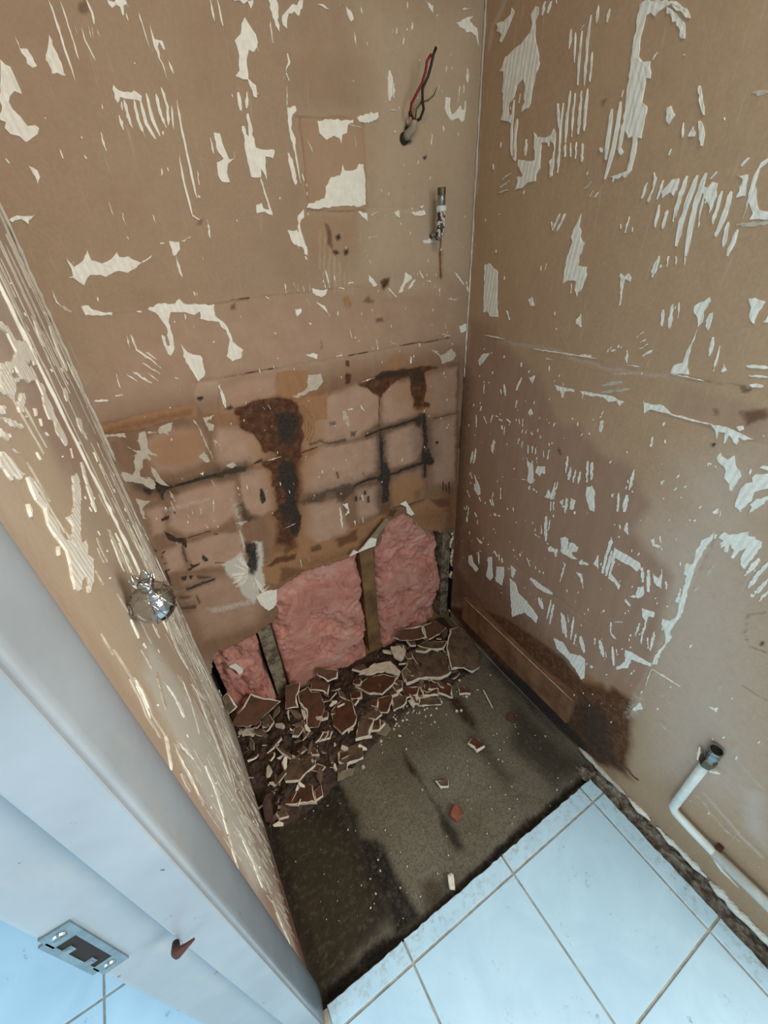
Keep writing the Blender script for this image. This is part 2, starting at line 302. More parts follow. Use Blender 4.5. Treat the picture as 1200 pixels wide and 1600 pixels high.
p1 -1270 2135 -1314 2139 -1360 2132 -1399 2124 -1379 2113 -1360 2117 -1365 2093 -1335 2116 -1333 2088 -1328 2083 -1321 2119 -1303 2116 -1306 2090 -1293 2116
p1 -586 2610 -630 2611 -633 2579 -672 2576 -680 2548 -671 2504 -654 2472 -639 2494 -637 2524 -595 2526 -577 2513 -574 2551 -576 2588
p1 -1333 2020 -1327 2045 -1332 2053 -1340 2041 -1359 2037 -1370 2057 -1384 2028 -1404 2014 -1415 1997 -1412 1972 -1409 1952 -1409 1938 -1400 1938 -1391 1958 -1371 1972 -1368 1998 -1359 2008
p1 -1136 2127 -1157 2126 -1177 2126 -1197 2126 -1217 2126 -1238 2128 -1258 2129 -1277 2132 -1277 2135 -1257 2136 -1237 2135 -1216 2134 -1197 2133 -1177 2133 -1157 2133 -1136 2131
p1 -519 3091 -518 3073 -520 3054 -522 3034 -524 3016 -527 2997 -532 2977 -537 2976 -537 2994 -535 3013 -533 3032 -531 3051 -529 3070 -524 3089
p1 -494 3090 -492 3072 -493 3053 -494 3034 -497 3014 -500 2995 -506 2975 -510 2974 -509 2993 -506 3013 -503 3032 -502 3051 -501 3070 -498 3089
p1 -543 3091 -542 3073 -543 3055 -545 3036 -547 3018 -550 3000 -556 2982 -560 2981 -561 2998 -558 3016 -556 3033 -554 3052 -552 3071 -547 3090
p1 -225 3069 -220 3052 -218 3033 -217 3014 -221 2989 -225 2965 -234 2940 -241 2939 -241 2963 -237 2987 -233 3011 -234 3029 -235 3048 -232 3068
p1 -1297 987 -1325 1002 -1366 1008 -1419 1021 -1421 1000 -1385 982 -1338 960 -1340 897 -1297 829 -1291 848 -1317 920
p1 -64 3367 -107 3361 -143 3368 -146 3385 -164 3368 -152 3354 -136 3334 -120 3319 -106 3306 -94 3312 -103 3327 -75 3342 -80 3350
p1 -1295 1273 -1347 1293 -1352 1264 -1332 1252 -1340 1161 -1349 1082 -1338 1101 -1327 1220 -1308 1230
p1 -1070 1532 -1087 1507 -1081 1433 -1089 1321 -1078 1319 -1067 1424
p1 -770 3211 -796 3195 -827 3171 -844 3147 -848 3128 -835 3131 -821 3157 -795 3182 -775 3195
p1 -1099 2478 -1136 2508 -1143 2497 -1134 2463 -1140 2435 -1130 2418 -1120 2446 -1101 2462
p1 -1070 2775 -1067 2762 -1067 2748 -1068 2734 -1068 2716 -1072 2697 -1077 2695 -1079 2713 -1079 2730 -1078 2745 -1078 2759 -1074 2773
p1 -819 2560 -838 2551 -847 2561 -863 2549 -863 2535 -841 2541 -844 2500 -848 2459 -842 2455 -833 2507
g1 -1140 2689 -1158 2685 -1175 2686 -1191 2686 -1207 2687 -1221 2691 -1219 2696 -1202 2699 -1186 2698 -1169 2698 -1153 2698 -1137 2694
p1 -1585 1751 -1578 1727 -1574 1701 -1572 1676 -1571 1652 -1573 1626 -1579 1625 -1585 1649 -1586 1673 -1587 1696 -1591 1722 -1591 1748
p1 -1428 991 -1459 994 -1489 999 -1510 1002 -1531 1004 -1551 1009 -1552 1012 -1531 1011 -1510 1009 -1489 1006 -1459 1001 -1428 994
p1 -1095 2264 -1116 2262 -1137 2262 -1157 2262 -1181 2262 -1204 2263 -1204 2264 -1180 2265 -1156 2265 -1136 2265 -1116 2266 -1095 2265
p1 -1030 2147 -1052 2145 -1083 2150 -1105 2152 -1148 2128 -1121 2128 -1098 2126 -1066 2125 -1048 2103
g1 -972 2184 -946 2179 -922 2169 -897 2160 -871 2150 -846 2136 -848 2131 -876 2138 -902 2148 -927 2157 -952 2167 -974 2179
p1 -853 2840 -867 2823 -866 2804 -859 2761 -851 2767 -861 2799
p1 -1239 2510 -1254 2514 -1284 2506 -1278 2480 -1278 2446 -1258 2461 -1253 2489
p1 -458 3242 -458 3229 -460 3214 -462 3199 -465 3184 -470 3168 -474 3167 -474 3181 -472 3196 -469 3211 -467 3226 -462 3241
p1 -922 3021 -926 3005 -933 2988 -944 2970 -958 2953 -962 2953 -955 2970 -945 2987 -938 3003 -927 3020
p1 -1145 2682 -1140 2664 -1139 2645 -1141 2617 -1147 2615 -1153 2640 -1154 2659 -1151 2680
p1 -539 3177 -538 3163 -540 3149 -542 3135 -543 3121 -547 3106 -550 3105 -551 3119 -549 3133 -548 3147 -546 3161 -542 3176
p1 -690 979 -724 964 -762 959 -809 967 -855 985 -858 1000 -817 1003 -773 996 -738 1000 -696 994
p1 -422 3077 -425 3055 -432 3031 -439 3013 -449 2996 -454 2995 -451 3012 -444 3029 -438 3053 -428 3077
p1 -826 1371 -847 1392 -870 1391 -884 1315 -881 1375 -896 1386 -933 1380 -931 1347 -909 1332 -909 1317 -947 1311 -915 1293 -868 1288 -848 1291
p1 -895 1710 -919 1727 -942 1700 -962 1606 -939 1605 -900 1667
p1 -1098 2807 -1126 2807 -1129 2786 -1137 2757 -1127 2758 -1115 2754 -1114 2778 -1115 2796
p1 -1478 1883 -1477 1912 -1469 1917 -1475 1936 -1502 1968 -1507 1955 -1498 1928
p1 -1607 1697 -1600 1670 -1597 1642 -1593 1599 -1599 1596 -1610 1636 -1613 1666 -1612 1695
p1 -529 1711 -544 1696 -562 1690 -577 1693 -601 1593 -579 1576 -561 1582 -551 1657 -539 1680
p1 -893 2786 -916 2815 -938 2816 -942 2787 -934 2772 -923 2783 -901 2769
p1 -1090 1466 -1088 1428 -1090 1391 -1092 1352 -1098 1316 -1105 1318 -1107 1359 -1105 1397 -1103 1434 -1096 1468
p1 -1210 2376 -1210 2357 -1212 2338 -1214 2318 -1219 2298 -1223 2298 -1223 2318 -1221 2337 -1218 2356 -1214 2375
p1 -1114 2700 -1112 2685 -1114 2670 -1117 2654 -1122 2638 -1128 2637 -1129 2652 -1126 2667 -1124 2683 -1119 2699
p1 -949 2943 -952 2930 -959 2917 -964 2902 -974 2885 -981 2884 -981 2899 -976 2915 -968 2929 -955 2943
p1 -469 3047 -468 3030 -471 3012 -473 2994 -478 2975 -482 2974 -483 2992 -481 3010 -478 3028 -473 3046
g1 -956 2237 -931 2234 -906 2226 -881 2219 -856 2208 -858 2202 -885 2207 -911 2214 -935 2222 -958 2232
p1 -713 1443 -714 1405 -719 1368 -729 1330 -744 1295 -751 1299 -745 1341 -735 1378 -730 1413 -720 1446
p1 -1029 2478 -1028 2460 -1031 2442 -1034 2423 -1041 2404 -1047 2404 -1047 2423 -1044 2441 -1041 2460 -1034 2478
p1 -342 905 -374 927 -406 773 -389 727 -346 737 -352 828
p1 -1558 1750 -1552 1728 -1550 1706 -1547 1666 -1553 1663 -1564 1700 -1566 1724 -1564 1748
p1 -1303 2329 -1319 2327 -1334 2329 -1348 2330 -1361 2334 -1360 2339 -1345 2341 -1330 2339 -1316 2338 -1301 2333
p1 -945 909 -954 869 -968 833 -981 798 -1000 768 -1006 776 -997 817 -983 852 -970 887 -952 916
p1 -623 2111 -726 2117 -733 2109 -685 2097 -681 2067 -669 2069 -657 2095 -647 2088
p1 -1007 950 -1009 906 -1013 864 -1019 820 -1027 779 -1032 783 -1030 830 -1025 873 -1020 915 -1012 954
p1 -938 2615 -932 2597 -930 2579 -932 2553 -939 2551 -947 2575 -948 2593 -945 2613
p1 -894 2753 -893 2735 -894 2715 -899 2694 -904 2693 -905 2713 -903 2733 -898 2753
p1 -1258 1474 -1265 1436 -1276 1401 -1291 1369 -1297 1374 -1290 1412 -1279 1447 -1264 1478
p1 -1282 1468 -1311 1465 -1308 1516 -1334 1422 -1314 1425 -1299 1431
p1 -147 1441 -211 1368 -216 1326 -201 1310 -159 1333 -154 1375 -170 1383
g1 -931 2200 -902 2194 -874 2183 -847 2168 -850 2161 -881 2168 -909 2179 -934 2194
p1 -138 2255 -190 2254 -242 2254 -291 2257 -292 2259 -242 2260 -191 2260 -138 2257
p1 -1318 2304 -1337 2304 -1354 2306 -1371 2310 -1370 2314 -1352 2314 -1334 2312 -1317 2307
p1 -1075 1877 -1073 1846 -1074 1815 -1079 1784 -1085 1785 -1086 1817 -1085 1848 -1080 1878
p1 -933 915 -944 867 -958 822 -976 780 -981 786 -970 835 -955 880 -938 921
p1 -867 1830 -871 1796 -878 1762 -887 1729 -892 1731 -888 1766 -881 1800 -872 1831
p1 -1247 1365 -1269 1389 -1282 1348 -1269 1311 -1221 1283 -1252 1316
p1 -843 2990 -854 2992 -875 2968 -862 2949 -851 2958
p1 -888 2816 -883 2801 -881 2785 -883 2768 -887 2767 -891 2782 -893 2798 -892 2815
p1 -425 882 -489 924 -500 855 -492 765 -436 763
p1 -874 932 -873 878 -876 824 -883 772 -889 776 -890 833 -887 886 -880 936
p1 -1160 2468 -1165 2444 -1164 2413 -1152 2424 -1150 2461
p1 -531 2750 -519 2732 -509 2713 -503 2693 -507 2692 -519 2710 -529 2729 -535 2749
p1 -438 3255 -435 3241 -435 3225 -439 3208 -444 3207 -447 3221 -446 3237 -443 3253
p1 -927 2738 -923 2722 -923 2705 -926 2688 -930 2687 -933 2703 -933 2720 -931 2737
p1 -1182 2397 -1181 2379 -1184 2359 -1190 2340 -1196 2340 -1197 2359 -1195 2378 -1188 2397
p1 -683 1546 -696 1596 -704 1593 -717 1570 -725 1652 -730 1647 -734 1579 -728 1551 -705 1550
p1 -1374 1196 -1376 1157 -1382 1119 -1391 1083 -1396 1086 -1393 1127 -1387 1164 -1378 1199
p1 -855 950 -852 897 -853 845 -858 794 -864 798 -867 853 -866 905 -861 953
p1 -153 784 -189 815 -214 761 -266 743 -246 700 -166 726
p1 -1237 947 -1247 908 -1260 872 -1277 839 -1281 845 -1271 885 -1257 921 -1241 952
p1 -1041 1749 -1045 1719 -1052 1689 -1061 1661 -1066 1663 -1062 1694 -1056 1723 -1046 1751
p1 -559 2950 -559 2933 -561 2916 -566 2897 -570 2897 -570 2914 -568 2932 -563 2949
p1 -505 2751 -494 2735 -486 2716 -481 2697 -485 2696 -496 2713 -504 2731 -509 2750
p1 -884 1240 -880 1196 -878 1152 -880 1108 -884 1110 -888 1156 -889 1200 -888 1242
g1 -1069 2975 -1085 2970 -1099 2968 -1112 2969 -1110 2973 -1095 2978 -1080 2980 -1067 2979
p1 -535 3280 -532 3268 -532 3255 -535 3241 -539 3240 -542 3252 -542 3264 -539 3278
p1 -954 1233 -989 1245 -1016 1164 -985 1213
p1 -1427 992 -1428 951 -1431 911 -1434 870 -1436 871 -1435 913 -1432 954 -1429 993
p1 -1076 1757 -1073 1728 -1076 1701 -1085 1675 -1094 1678 -1097 1707 -1094 1734 -1085 1759
p1 -1169 924 -1180 889 -1196 861 -1217 839 -1223 850 -1211 885 -1196 912 -1175 934
p1 -1069 856 -1081 818 -1097 789 -1119 766 -1126 777 -1114 815 -1098 844 -1077 866
p1 -888 1833 -891 1804 -897 1776 -907 1749 -912 1752 -909 1781 -903 1809 -893 1835
p1 -1190 1082 -1201 1085 -1212 1026 -1245 1012 -1229 1004 -1205 1027
p1 -836 2816 -830 2796 -829 2775 -834 2773 -840 2793 -840 2814
p1 -1003 2459 -1005 2433 -1016 2407 -1021 2408 -1018 2434 -1008 2460
p1 -805 1602 -816 1600 -823 1555 -818 1517 -808 1547 -783 1541 -808 1561
p1 -133 2159 -189 2175 -176 2151 -124 2097 -104 2121
p1 -1048 2486 -1052 2461 -1060 2436 -1063 2436 -1059 2461 -1051 2486
p1 -531 2957 -532 2934 -538 2909 -542 2909 -541 2932 -535 2956
p1 -285 3000 -282 2975 -288 2949 -295 2948 -298 2973 -292 2999
p1 -764 1812 -765 1769 -773 1727 -778 1729 -776 1773 -768 1814
p1 -800 2727 -797 2705 -798 2682 -801 2681 -805 2703 -804 2726
p1 -1398 1402 -1392 1476 -1400 1472 -1406 1436 -1417 1409
p1 -1623 1655 -1617 1628 -1617 1598 -1622 1597 -1628 1624 -1628 1653
p1 -767 1261 -778 1288 -803 1284 -827 1297 -828 1277 -825 1238 -807 1263 -778 1247
p1 -306 3354 -296 3341 -296 3324 -304 3321 -313 3334 -313 3351
p1 -1232 1466 -1242 1430 -1258 1399 -1263 1404 -1254 1440 -1238 1471
g1 -1550 717 -1576 710 -1602 713 -1602 720 -1577 726 -1551 723
p1 -670 2388 -689 2415 -702 2364 -674 2372
p1 -905 2946 -907 2930 -913 2912 -915 2912 -914 2928 -908 2946
p1 -1227 1614 -1239 1633 -1248 1606 -1273 1611 -1268 1597 -1243 1591
p1 -267 1674 -284 1725 -296 1715 -292 1639 -275 1647
p1 -140 1612 -129 1560 -129 1510 -138 1512 -150 1565 -149 1614
p1 -1026 1342 -1038 1404 -1058 1331
p1 -578 3261 -573 3248 -575 3233 -580 3231 -584 3244 -583 3259
p1 -1331 2276 -1350 2275 -1366 2281 -1364 2287 -1346 2288 -1330 2282
p1 -422 2101 -407 2067 -399 2032 -404 2031 -420 2066 -428 2100
p1 -1431 667 -1445 751 -1468 729 -1443 666
p1 -538 974 -585 969 -573 891 -556 898
p1 -1308 1189 -1308 1147 -1313 1106 -1318 1108 -1318 1151 -1313 1191
p1 -505 2958 -507 2938 -515 2918 -519 2918 -517 2937 -509 2957
p1 -606 1691 -652 1711 -661 1670 -641 1672 -635 1645 -602 1651
p1 -334 3346 -325 3335 -322 3321 -327 3319 -337 3330 -339 3344
p1 -1110 2844 -1098 2827 -1104 2823 -1116 2840
p1 -771 892 -787 854 -815 833 -824 846 -808 884 -780 905
p1 -482 2958 -481 2940 -487 2921 -492 2920 -492 2938 -487 2957
p1 -830 1614 -858 1615 -855 1558 -838 1553
p1 -791 1764 -788 1730 -793 1698 -800 1699 -803 1734 -798 1766
p1 -1113 1635 -1114 1594 -1134 1582 -1139 1589 -1130 1606 -1120 1638
g1 -1452 1640 -1449 1614 -1452 1587 -1457 1588 -1460 1614 -1457 1640
p1 -819 1764 -816 1730 -821 1697 -827 1699 -829 1733 -824 1765
p1 -1008 2330 -991 2319 -978 2303 -982 2300 -999 2311 -1012 2327
p1 -914 2312 -917 2290 -927 2268 -932 2269 -929 2292 -919 2313
p1 -932 2260 -957 2260 -982 2264 -981 2266 -956 2266 -932 2263
p1 -886 1236 -880 1191 -879 1147 -883 1148 -888 1194 -889 1237
p1 -938 2934 -951 2909 -930 2912
p1 -887 2027 -883 2001 -890 1976 -899 1977 -902 2004 -895 2028
p1 -844 1765 -842 1733 -847 1703 -852 1704 -855 1737 -850 1767
p1 -115 1586 -102 1541 -102 1498 -112 1501 -125 1547 -125 1588
p1 -215 2878 -160 2863 -165 2858 -220 2874
p1 -723 2256 -751 2255 -778 2262 -777 2267 -750 2268 -722 2262
p1 -312 2042 -317 2012 -330 1984 -336 1986 -331 2017 -318 2044
g1 -1454 1643 -1452 1617 -1453 1592 -1456 1592 -1458 1617 -1456 1643
p1 -248 882 -253 832 -265 786 -269 790 -264 840 -252 885
p1 -123 1818 -125 1781 -131 1746 -135 1748 -133 1784 -127 1819
p1 -1039 2822 -1027 2806 -1033 2803 -1044 2818
p1 -1101 2030 -1106 1988 -1112 1989 -1107 2031
p1 -403 2437 -424 2455 -444 2419 -419 2417
p1 -1662 1018 -1688 1047 -1695 1018
p1 -970 2614 -973 2584 -978 2584 -975 2614
p1 -1044 850 -1050 767 -1058 773 -1051 856
p1 -378 1453 -387 1379 -391 1381 -382 1455
p1 -1387 1546 -1375 1587 -1387 1599 -1389 1579
p1 -957 1291 -1007 1313 -1006 1330 -956 1308
p1 -740 1435 -746 1369 -750 1371 -744 1437
p1 -1446 2045 -1452 2054 -1467 2058 -1472 2044
p1 -987 2347 -961 2326 -965 2323 -990 2344
p1 -1296 2454 -1304 2474 -1314 2455
p1 -623 2838 -600 2819 -602 2818 -626 2837
p1 -275 2384 -302 2345 -309 2348 -282 2387
p1 -656 1805 -656 1750 -662 1751 -661 1806
p1 -481 2952 -489 2921 -492 2921 -485 2952
p1 -471 2111 -507 2129 -496 2086
p1 -1236 2325 -1257 2309 -1243 2299
p1 -1215 1253 -1246 1238 -1250 1251 -1219 1266
p1 -218 2903 -175 2889 -179 2886 -222 2900
p1 -960 2384 -938 2363 -942 2360 -963 2381
p1 -1342 2148 -1360 2157 -1367 2145 -1355 2136
p1 -210 2850 -157 2844 -159 2840 -213 2846
p1 -229 3141 -224 3115 -230 3113 -234 3139
p1 -312 1357 -336 1300 -341 1304 -317 1360
p1 -774 3121 -762 3109 -764 3107 -776 3119
p1 -615 2516 -620 2482 -623 2482 -618 2516
p1 -168 2009 -170 1956 -173 1957 -171 2009
p1 -723 1538 -733 1484 -737 1486 -727 1540
p1 -117 1179 -112 1103 -119 1107 -124 1182
p1 -644 1106 -675 1064 -678 1068 -647 1110
p1 -695 1373 -708 1321 -715 1326 -702 1378
p1 -470 2725 -483 2696 -487 2696 -473 2725
p1 -1363 1126 -1381 1085 -1385 1090 -1367 1131
p1 -1380 1839 -1394 1862 -1401 1841 -1392 1835
p1 -220 988 -280 985 -265 961
p1 -1022 2615 -1028 2591 -1031 2591 -1026 2614
p1 -1335 1466 -1351 1432 -1354 1435 -1338 1470
p1 -489 3252 -475 3241 -479 3239 -493 3249
p1 -972 934 -989 882 -993 886 -976 938
p1 -995 2614 -1001 2591 -1004 2591 -998 2614
p1 -1209 1097 -1244 1131 -1243 1135 -1208 1102
p1 -184 1828 -213 1794 -219 1798 -190 1832
p1 -525 1778 -534 1734 -540 1736 -531 1780
p1 -739 1546 -749 1500 -753 1502 -742 1548
p1 -975 2361 -955 2347 -958 2344 -978 2358
p1 -496 1949 -512 1969 -528 1943 -507 1934
p1 -254 1858 -241 1812 -246 1812 -259 1858
p1 -468 1903 -472 1862 -477 1863 -473 1904
p1 -384 982 -421 958 -428 967 -391 991
p1 -352 1823 -354 1779 -358 1780 -356 1824
p1 -737 1603 -736 1559 -740 1560 -742 1604
p1 -1252 1652 -1264 1621 -1268 1625 -1257 1655
p1 -89 1294 -122 1260 -127 1264 -94 1298
p1 -410 1984 -408 1946 -415 1947 -417 1985
p1 -580 1789 -578 1748 -582 1749 -584 1790
p1 -663 1291 -705 1293 -707 1298 -665 1296
p1 -1336 1467 -1347 1433 -1351 1437 -1340 1470
p1 -409 2066 -399 2031 -404 2030 -414 2066
p1 -660 2805 -649 2791 -653 2789 -664 2803
p1 -554 1786 -558 1747 -564 1749 -559 1787
p1 -775 1561 -794 1589 -795 1554
p1 -552 2212 -588 2213 -589 2217 -553 2217
p1 -358 1866 -390 1853 -395 1859 -362 1872
p1 -104 1430 -131 1398 -137 1404 -111 1435
p1 -475 2583 -472 2560 -476 2559 -479 2582
p1 -739 1662 -740 1625 -744 1626 -743 1663
p1 -638 2810 -628 2795 -631 2794 -640 2808
p1 -956 1302 -969 1327 -977 1294 -963 1291
p1 -299 1333 -319 1300 -326 1305 -305 1338
p1 -626 1787 -633 1753 -638 1755 -631 1788
p1 -1146 919 -1155 877 -1160 882 -1152 924
p1 -460 1795 -457 1760 -464 1762 -466 1797
p1 -487 1788 -485 1753 -490 1754 -492 1789
p1 -1259 955 -1270 917 -1273 920 -1262 958
p0 -428 985 -440 943 -446 948 -434 989
p0 -1140 1096 -1152 1125 -1145 1129 -1133 1100
p0 -1401 1856 -1407 1834 -1409 1834 -1402 1856
p0 -634 2928 -643 2913 -648 2913 -639 2928
p0 -1444 1522 -1439 1499 -1441 1498 -1446 1521
p0 -220 2952 -239 2939 -243 2940 -224 2954
p0 -178 1168 -199 1141 -206 1148 -185 1174
p0 -443 1895 -452 1868 -457 1870 -448 1897
p0 -449 2574 -450 2555 -455 2555 -454 2574
p0 -205 1302 -224 1276 -230 1281 -210 1307
p0 -1218 885 -1229 855 -1233 859 -1222 890
p0 -104 1093 -108 1051 -121 1058 -117 1101
p0 -157 1881 -150 1851 -158 1852 -165 1882
p0 -302 1848 -330 1844 -334 1850 -306 1855
p0 -859 2295 -873 2302 -868 2309 -854 2302
p0 -519 1576 -552 1584 -552 1587 -519 1579
p0 -323 1397 -318 1361 -322 1362 -327 1398
p0 -1171 710 -1185 708 -1190 727 -1176 729
p0 -1308 2000 -1321 2001 -1320 2006 -1307 2005
p0 -98 1183 -96 1143 -104 1147 -106 1186
p0 -291 2009 -299 1986 -305 1988 -297 2011
p0 -457 975 -467 942 -473 947 -462 980
p0 -475 1851 -473 1827 -479 1828 -481 1851
p0 -504 1854 -496 1832 -501 1831 -509 1854
p0 -328 1821 -336 1800 -342 1803 -335 1824
p0 -953 2590 -953 2581 -958 2580 -959 2589
p0 -775 2707 -780 2694 -783 2694 -777 2707
p0 -822 2696 -825 2684 -827 2684 -824 2696
p0 -577 1561 -578 1539 -586 1542 -586 1564
p0 -210 1130 -214 1098 -218 1100 -214 1132
p0 -347 1251 -364 1243 -370 1251 -353 1260
p0 -601 1555 -615 1547 -620 1553 -606 1561
p0 -356 3342 -361 3332 -364 3332 -359 3341
p0 -554 2406 -559 2394 -566 2396 -561 2408
p0 -532 1852 -546 1843 -549 1847 -536 1856
p0 -239 2526 -241 2511 -248 2512 -246 2526
p0 -1016 1730 -1022 1717 -1027 1720 -1021 1734
p0 -278 1861 -297 1858 -300 1863 -281 1866
p0 -489 1375 -495 1353 -498 1355 -493 1377
p0 -586 1103 -594 1085 -601 1091 -593 1109
p0 -879 2045 -874 2037 -879 2034 -884 2042
p0 -1355 1585 -1360 1572 -1364 1575 -1359 1588
p0 -886 2317 -894 2315 -895 2319 -888 2322
p0 -1514 796 -1519 787 -1525 798 -1520 807
p0 -862 1555 -866 1540 -872 1543 -869 1559
p0 -855 3095 -862 3093 -862 3095 -856 3098
p0 -649 1837 -654 1823 -658 1825 -653 1839
p0 -1332 2001 -1338 1997 -1339 2000 -1333 2004
p0 -382 1257 -402 1264 -403 1270 -383 1264
p0 -752 1286 -765 1286 -766 1291 -754 1292
p0 -623 1552 -633 1545 -636 1550 -627 1556
p0 -593 1855 -594 1843 -599 1844 -598 1856
p0 -766 1096 -771 1081 -775 1084 -770 1099
p0 -535 1100 -542 1090 -546 1095 -539 1104
p0 -665 1846 -667 1837 -671 1839 -669 1848
p0 -146 1902 -147 1892 -151 1893 -150 1903
''',
 'left': '''
p1 -1102 2437 -1074 2418 -1082 2403 -1099 2405 -1082 2384 -1099 2370 -1091 2349 -1102 2324 -1084 2302 -1057 2291 -1008 2289 -1019 2315 -960 2293 -908 2290 -811 2309 -759 2292 -773 2274 -839 2266 -965 2263 -1021 2256 -971 2233 -1021 2227 -1002 2201 -1083 2200 -1131 2214 -1138 2224 -1099 2222 -1114 2241 -1171 2251 -1187 2268 -1167 2282 -1121 2304 -1130 2338 -1131 2365 -1105 2380 -1120 2404 -1115 2420
p1 -649 1303 -666 1284 -683 1265 -700 1246 -713 1223 -727 1200 -739 1176 -751 1152 -763 1127 -775 1102 -788 1083 -801 1064 -814 1045 -827 1026 -838 1002 -849 978 -859 953 -847 931 -830 946 -814 960 -797 975 -784 995 -770 1015 -757 1035 -743 1054 -731 1080 -719 1106 -707 1131 -695 1156 -681 1180 -666 1203 -655 1230 -645 1258 -635 1285
p1 -729 2616 -708 2598 -686 2572 -581 2557 -530 2530 -550 2502 -628 2510 -619 2519 -705 2528 -690 2504 -656 2497 -682 2491 -761 2502 -802 2519 -814 2534 -812 2546 -869 2543 -870 2537 -808 2523 -872 2525 -936 2514 -959 2529 -994 2541 -899 2569 -817 2557 -777 2555 -734 2560 -731 2592 -765 2609
p1 -558 955 -582 936 -605 917 -625 894 -656 892 -686 890 -715 888 -744 886 -776 888 -808 889 -837 887 -866 885 -859 873 -827 867 -793 861 -760 859 -726 856 -697 858 -667 860 -636 861 -605 863 -584 887 -566 915 -549 943
p1 -682 2491 -638 2470 -657 2443 -658 2419 -695 2390 -679 2342 -724 2346 -747 2391 -712 2404 -752 2420 -734 2449 -692 2460
g1 -1166 2010 -1168 1992 -1171 1973 -1172 1953 -1181 1942 -1189 1931 -1198 1919 -1199 1898 -1199 1876 -1199 1852 -1198 1827 -1194 1822 -1192 1844 -1191 1865 -1190 1888 -1190 1910 -1181 1921 -1172 1932 -1163 1944 -1162 1964 -1162 1986 -1162 2007
g1 -185 1947 -188 1922 -190 1896 -185 1865 -180 1834 -178 1806 -176 1778 -174 1749 -171 1719 -169 1689 -158 1652 -146 1614 -118 1596 -111 1623 -104 1651 -107 1683 -110 1714 -113 1745 -116 1775 -119 1804 -125 1837 -131 1868 -146 1903 -160 1937
g1 -778 1544 -797 1530 -815 1516 -830 1498 -850 1489 -870 1480 -889 1471 -909 1463 -923 1447 -935 1428 -945 1407 -936 1392 -917 1403 -900 1414 -885 1430 -865 1439 -845 1448 -824 1457 -803 1466 -788 1484 -776 1507 -766 1530
g1 -1192 2037 -1196 2022 -1200 2007 -1203 1990 -1210 1980 -1217 1969 -1225 1959 -1226 1940 -1227 1921 -1227 1899 -1227 1877 -1223 1872 -1220 1891 -1217 1909 -1216 1929 -1215 1948 -1208 1958 -1201 1969 -1193 1979 -1190 1997 -1189 2015 -1188 2033
p1 -1098 1084 -1109 1061 -1120 1034 -1128 1002 -1137 969 -1145 936 -1160 917 -1175 899 -1188 874 -1200 846 -1192 822 -1173 831 -1156 844 -1140 863 -1125 882 -1116 917 -1107 951 -1099 985 -1093 1023 -1089 1064
g1 -1188 1764 -1195 1748 -1201 1732 -1207 1713 -1211 1692 -1216 1671 -1221 1649 -1227 1629 -1233 1607 -1238 1583 -1234 1576 -1226 1595 -1218 1614 -1212 1634 -1207 1657 -1203 1678 -1198 1700 -1192 1719 -1188 1738 -1184 1759
g1 -1175 1772 -1182 1759 -1189 1744 -1194 1728 -1197 1707 -1200 1685 -1203 1663 -1210 1647 -1216 1628 -1221 1608 -1216 1600 -1207 1613 -1198 1628 -1191 1644 -1188 1667 -1186 1689 -1183 1711 -1177 1728 -1173 1746 -1170 1765
g1 -611 988 -627 954 -639 915 -673 915 -705 915 -737 916 -769 916 -799 913 -825 907 -817 892 -782 884 -748 880 -715 879 -682 878 -649 878 -614 877 -606 924 -600 973
p1 -1055 1447 -1066 1434 -1075 1417 -1082 1397 -1088 1376 -1103 1367 -1118 1358 -1133 1349 -1146 1336 -1157 1320 -1149 1303 -1131 1305 -1114 1310 -1098 1319 -1083 1328 -1067 1338 -1060 1359 -1053 1380 -1048 1405 -1046 1432
p1 -787 1524 -805 1505 -822 1484 -842 1471 -861 1458 -880 1445 -901 1442 -919 1437 -936 1430 -930 1421 -907 1420 -886 1422 -865 1425 -845 1437 -826 1451 -805 1464 -791 1488 -779 1515
p1 -1163 1340 -1176 1333 -1189 1325 -1201 1316 -1216 1313 -1232 1311 -1246 1309 -1259 1299 -1272 1288 -1283 1275 -1281 1269 -1267 1276 -1254 1284 -1241 1294 -1226 1296 -1210 1298 -1195 1301 -1183 1310 -1171 1322 -1160 1334
p1 -564 1598 -588 1587 -607 1570 -623 1551 -639 1531 -634 1496 -629 1459 -621 1418 -606 1370 -587 1349 -583 1380 -585 1416 -591 1454 -597 1491 -581 1511 -564 1531 -552 1554 -545 1582
g1 -557 896 -583 882 -606 865 -631 858 -657 850 -681 843 -717 849 -750 854 -781 854 -774 842 -737 829 -700 820 -663 812 -638 820 -612 827 -586 835 -566 857 -548 883
g1 -785 1517 -804 1503 -820 1487 -845 1484 -869 1482 -893 1479 -909 1470 -923 1459 -934 1445 -927 1435 -909 1439 -891 1446 -876 1456 -851 1458 -826 1460 -800 1462 -787 1483 -776 1507
p1 -94 2528 -115 2512 -132 2496 -145 2480 -148 2464 -151 2448 -154 2432 -154 2415 -148 2397 -131 2395 -119 2410 -113 2426 -110 2443 -107 2459 -104 2475 -91 2492 -81 2509 -76 2526
p1 -648 2275 -674 2266 -695 2257 -708 2245 -720 2233 -732 2222 -742 2210 -749 2196 -738 2191 -720 2200 -707 2211 -695 2223 -682 2235 -670 2247 -651 2258 -636 2270
g1 -1178 637 -1197 608 -1211 563 -1229 545 -1247 527 -1261 498 -1271 452 -1264 424 -1245 435 -1230 462 -1211 481 -1193 499 -1179 548 -1170 612
p1 -1194 1750 -1200 1730 -1205 1707 -1209 1683 -1213 1658 -1222 1639 -1229 1617 -1226 1612 -1215 1628 -1207 1647 -1202 1673 -1198 1698 -1194 1721 -1191 1746
p1 -392 1911 -412 1895 -428 1876 -427 1844 -425 1811 -429 1781 -429 1748 -421 1743 -412 1770 -407 1800 -409 1834 -411 1866 -395 1885 -384 1907
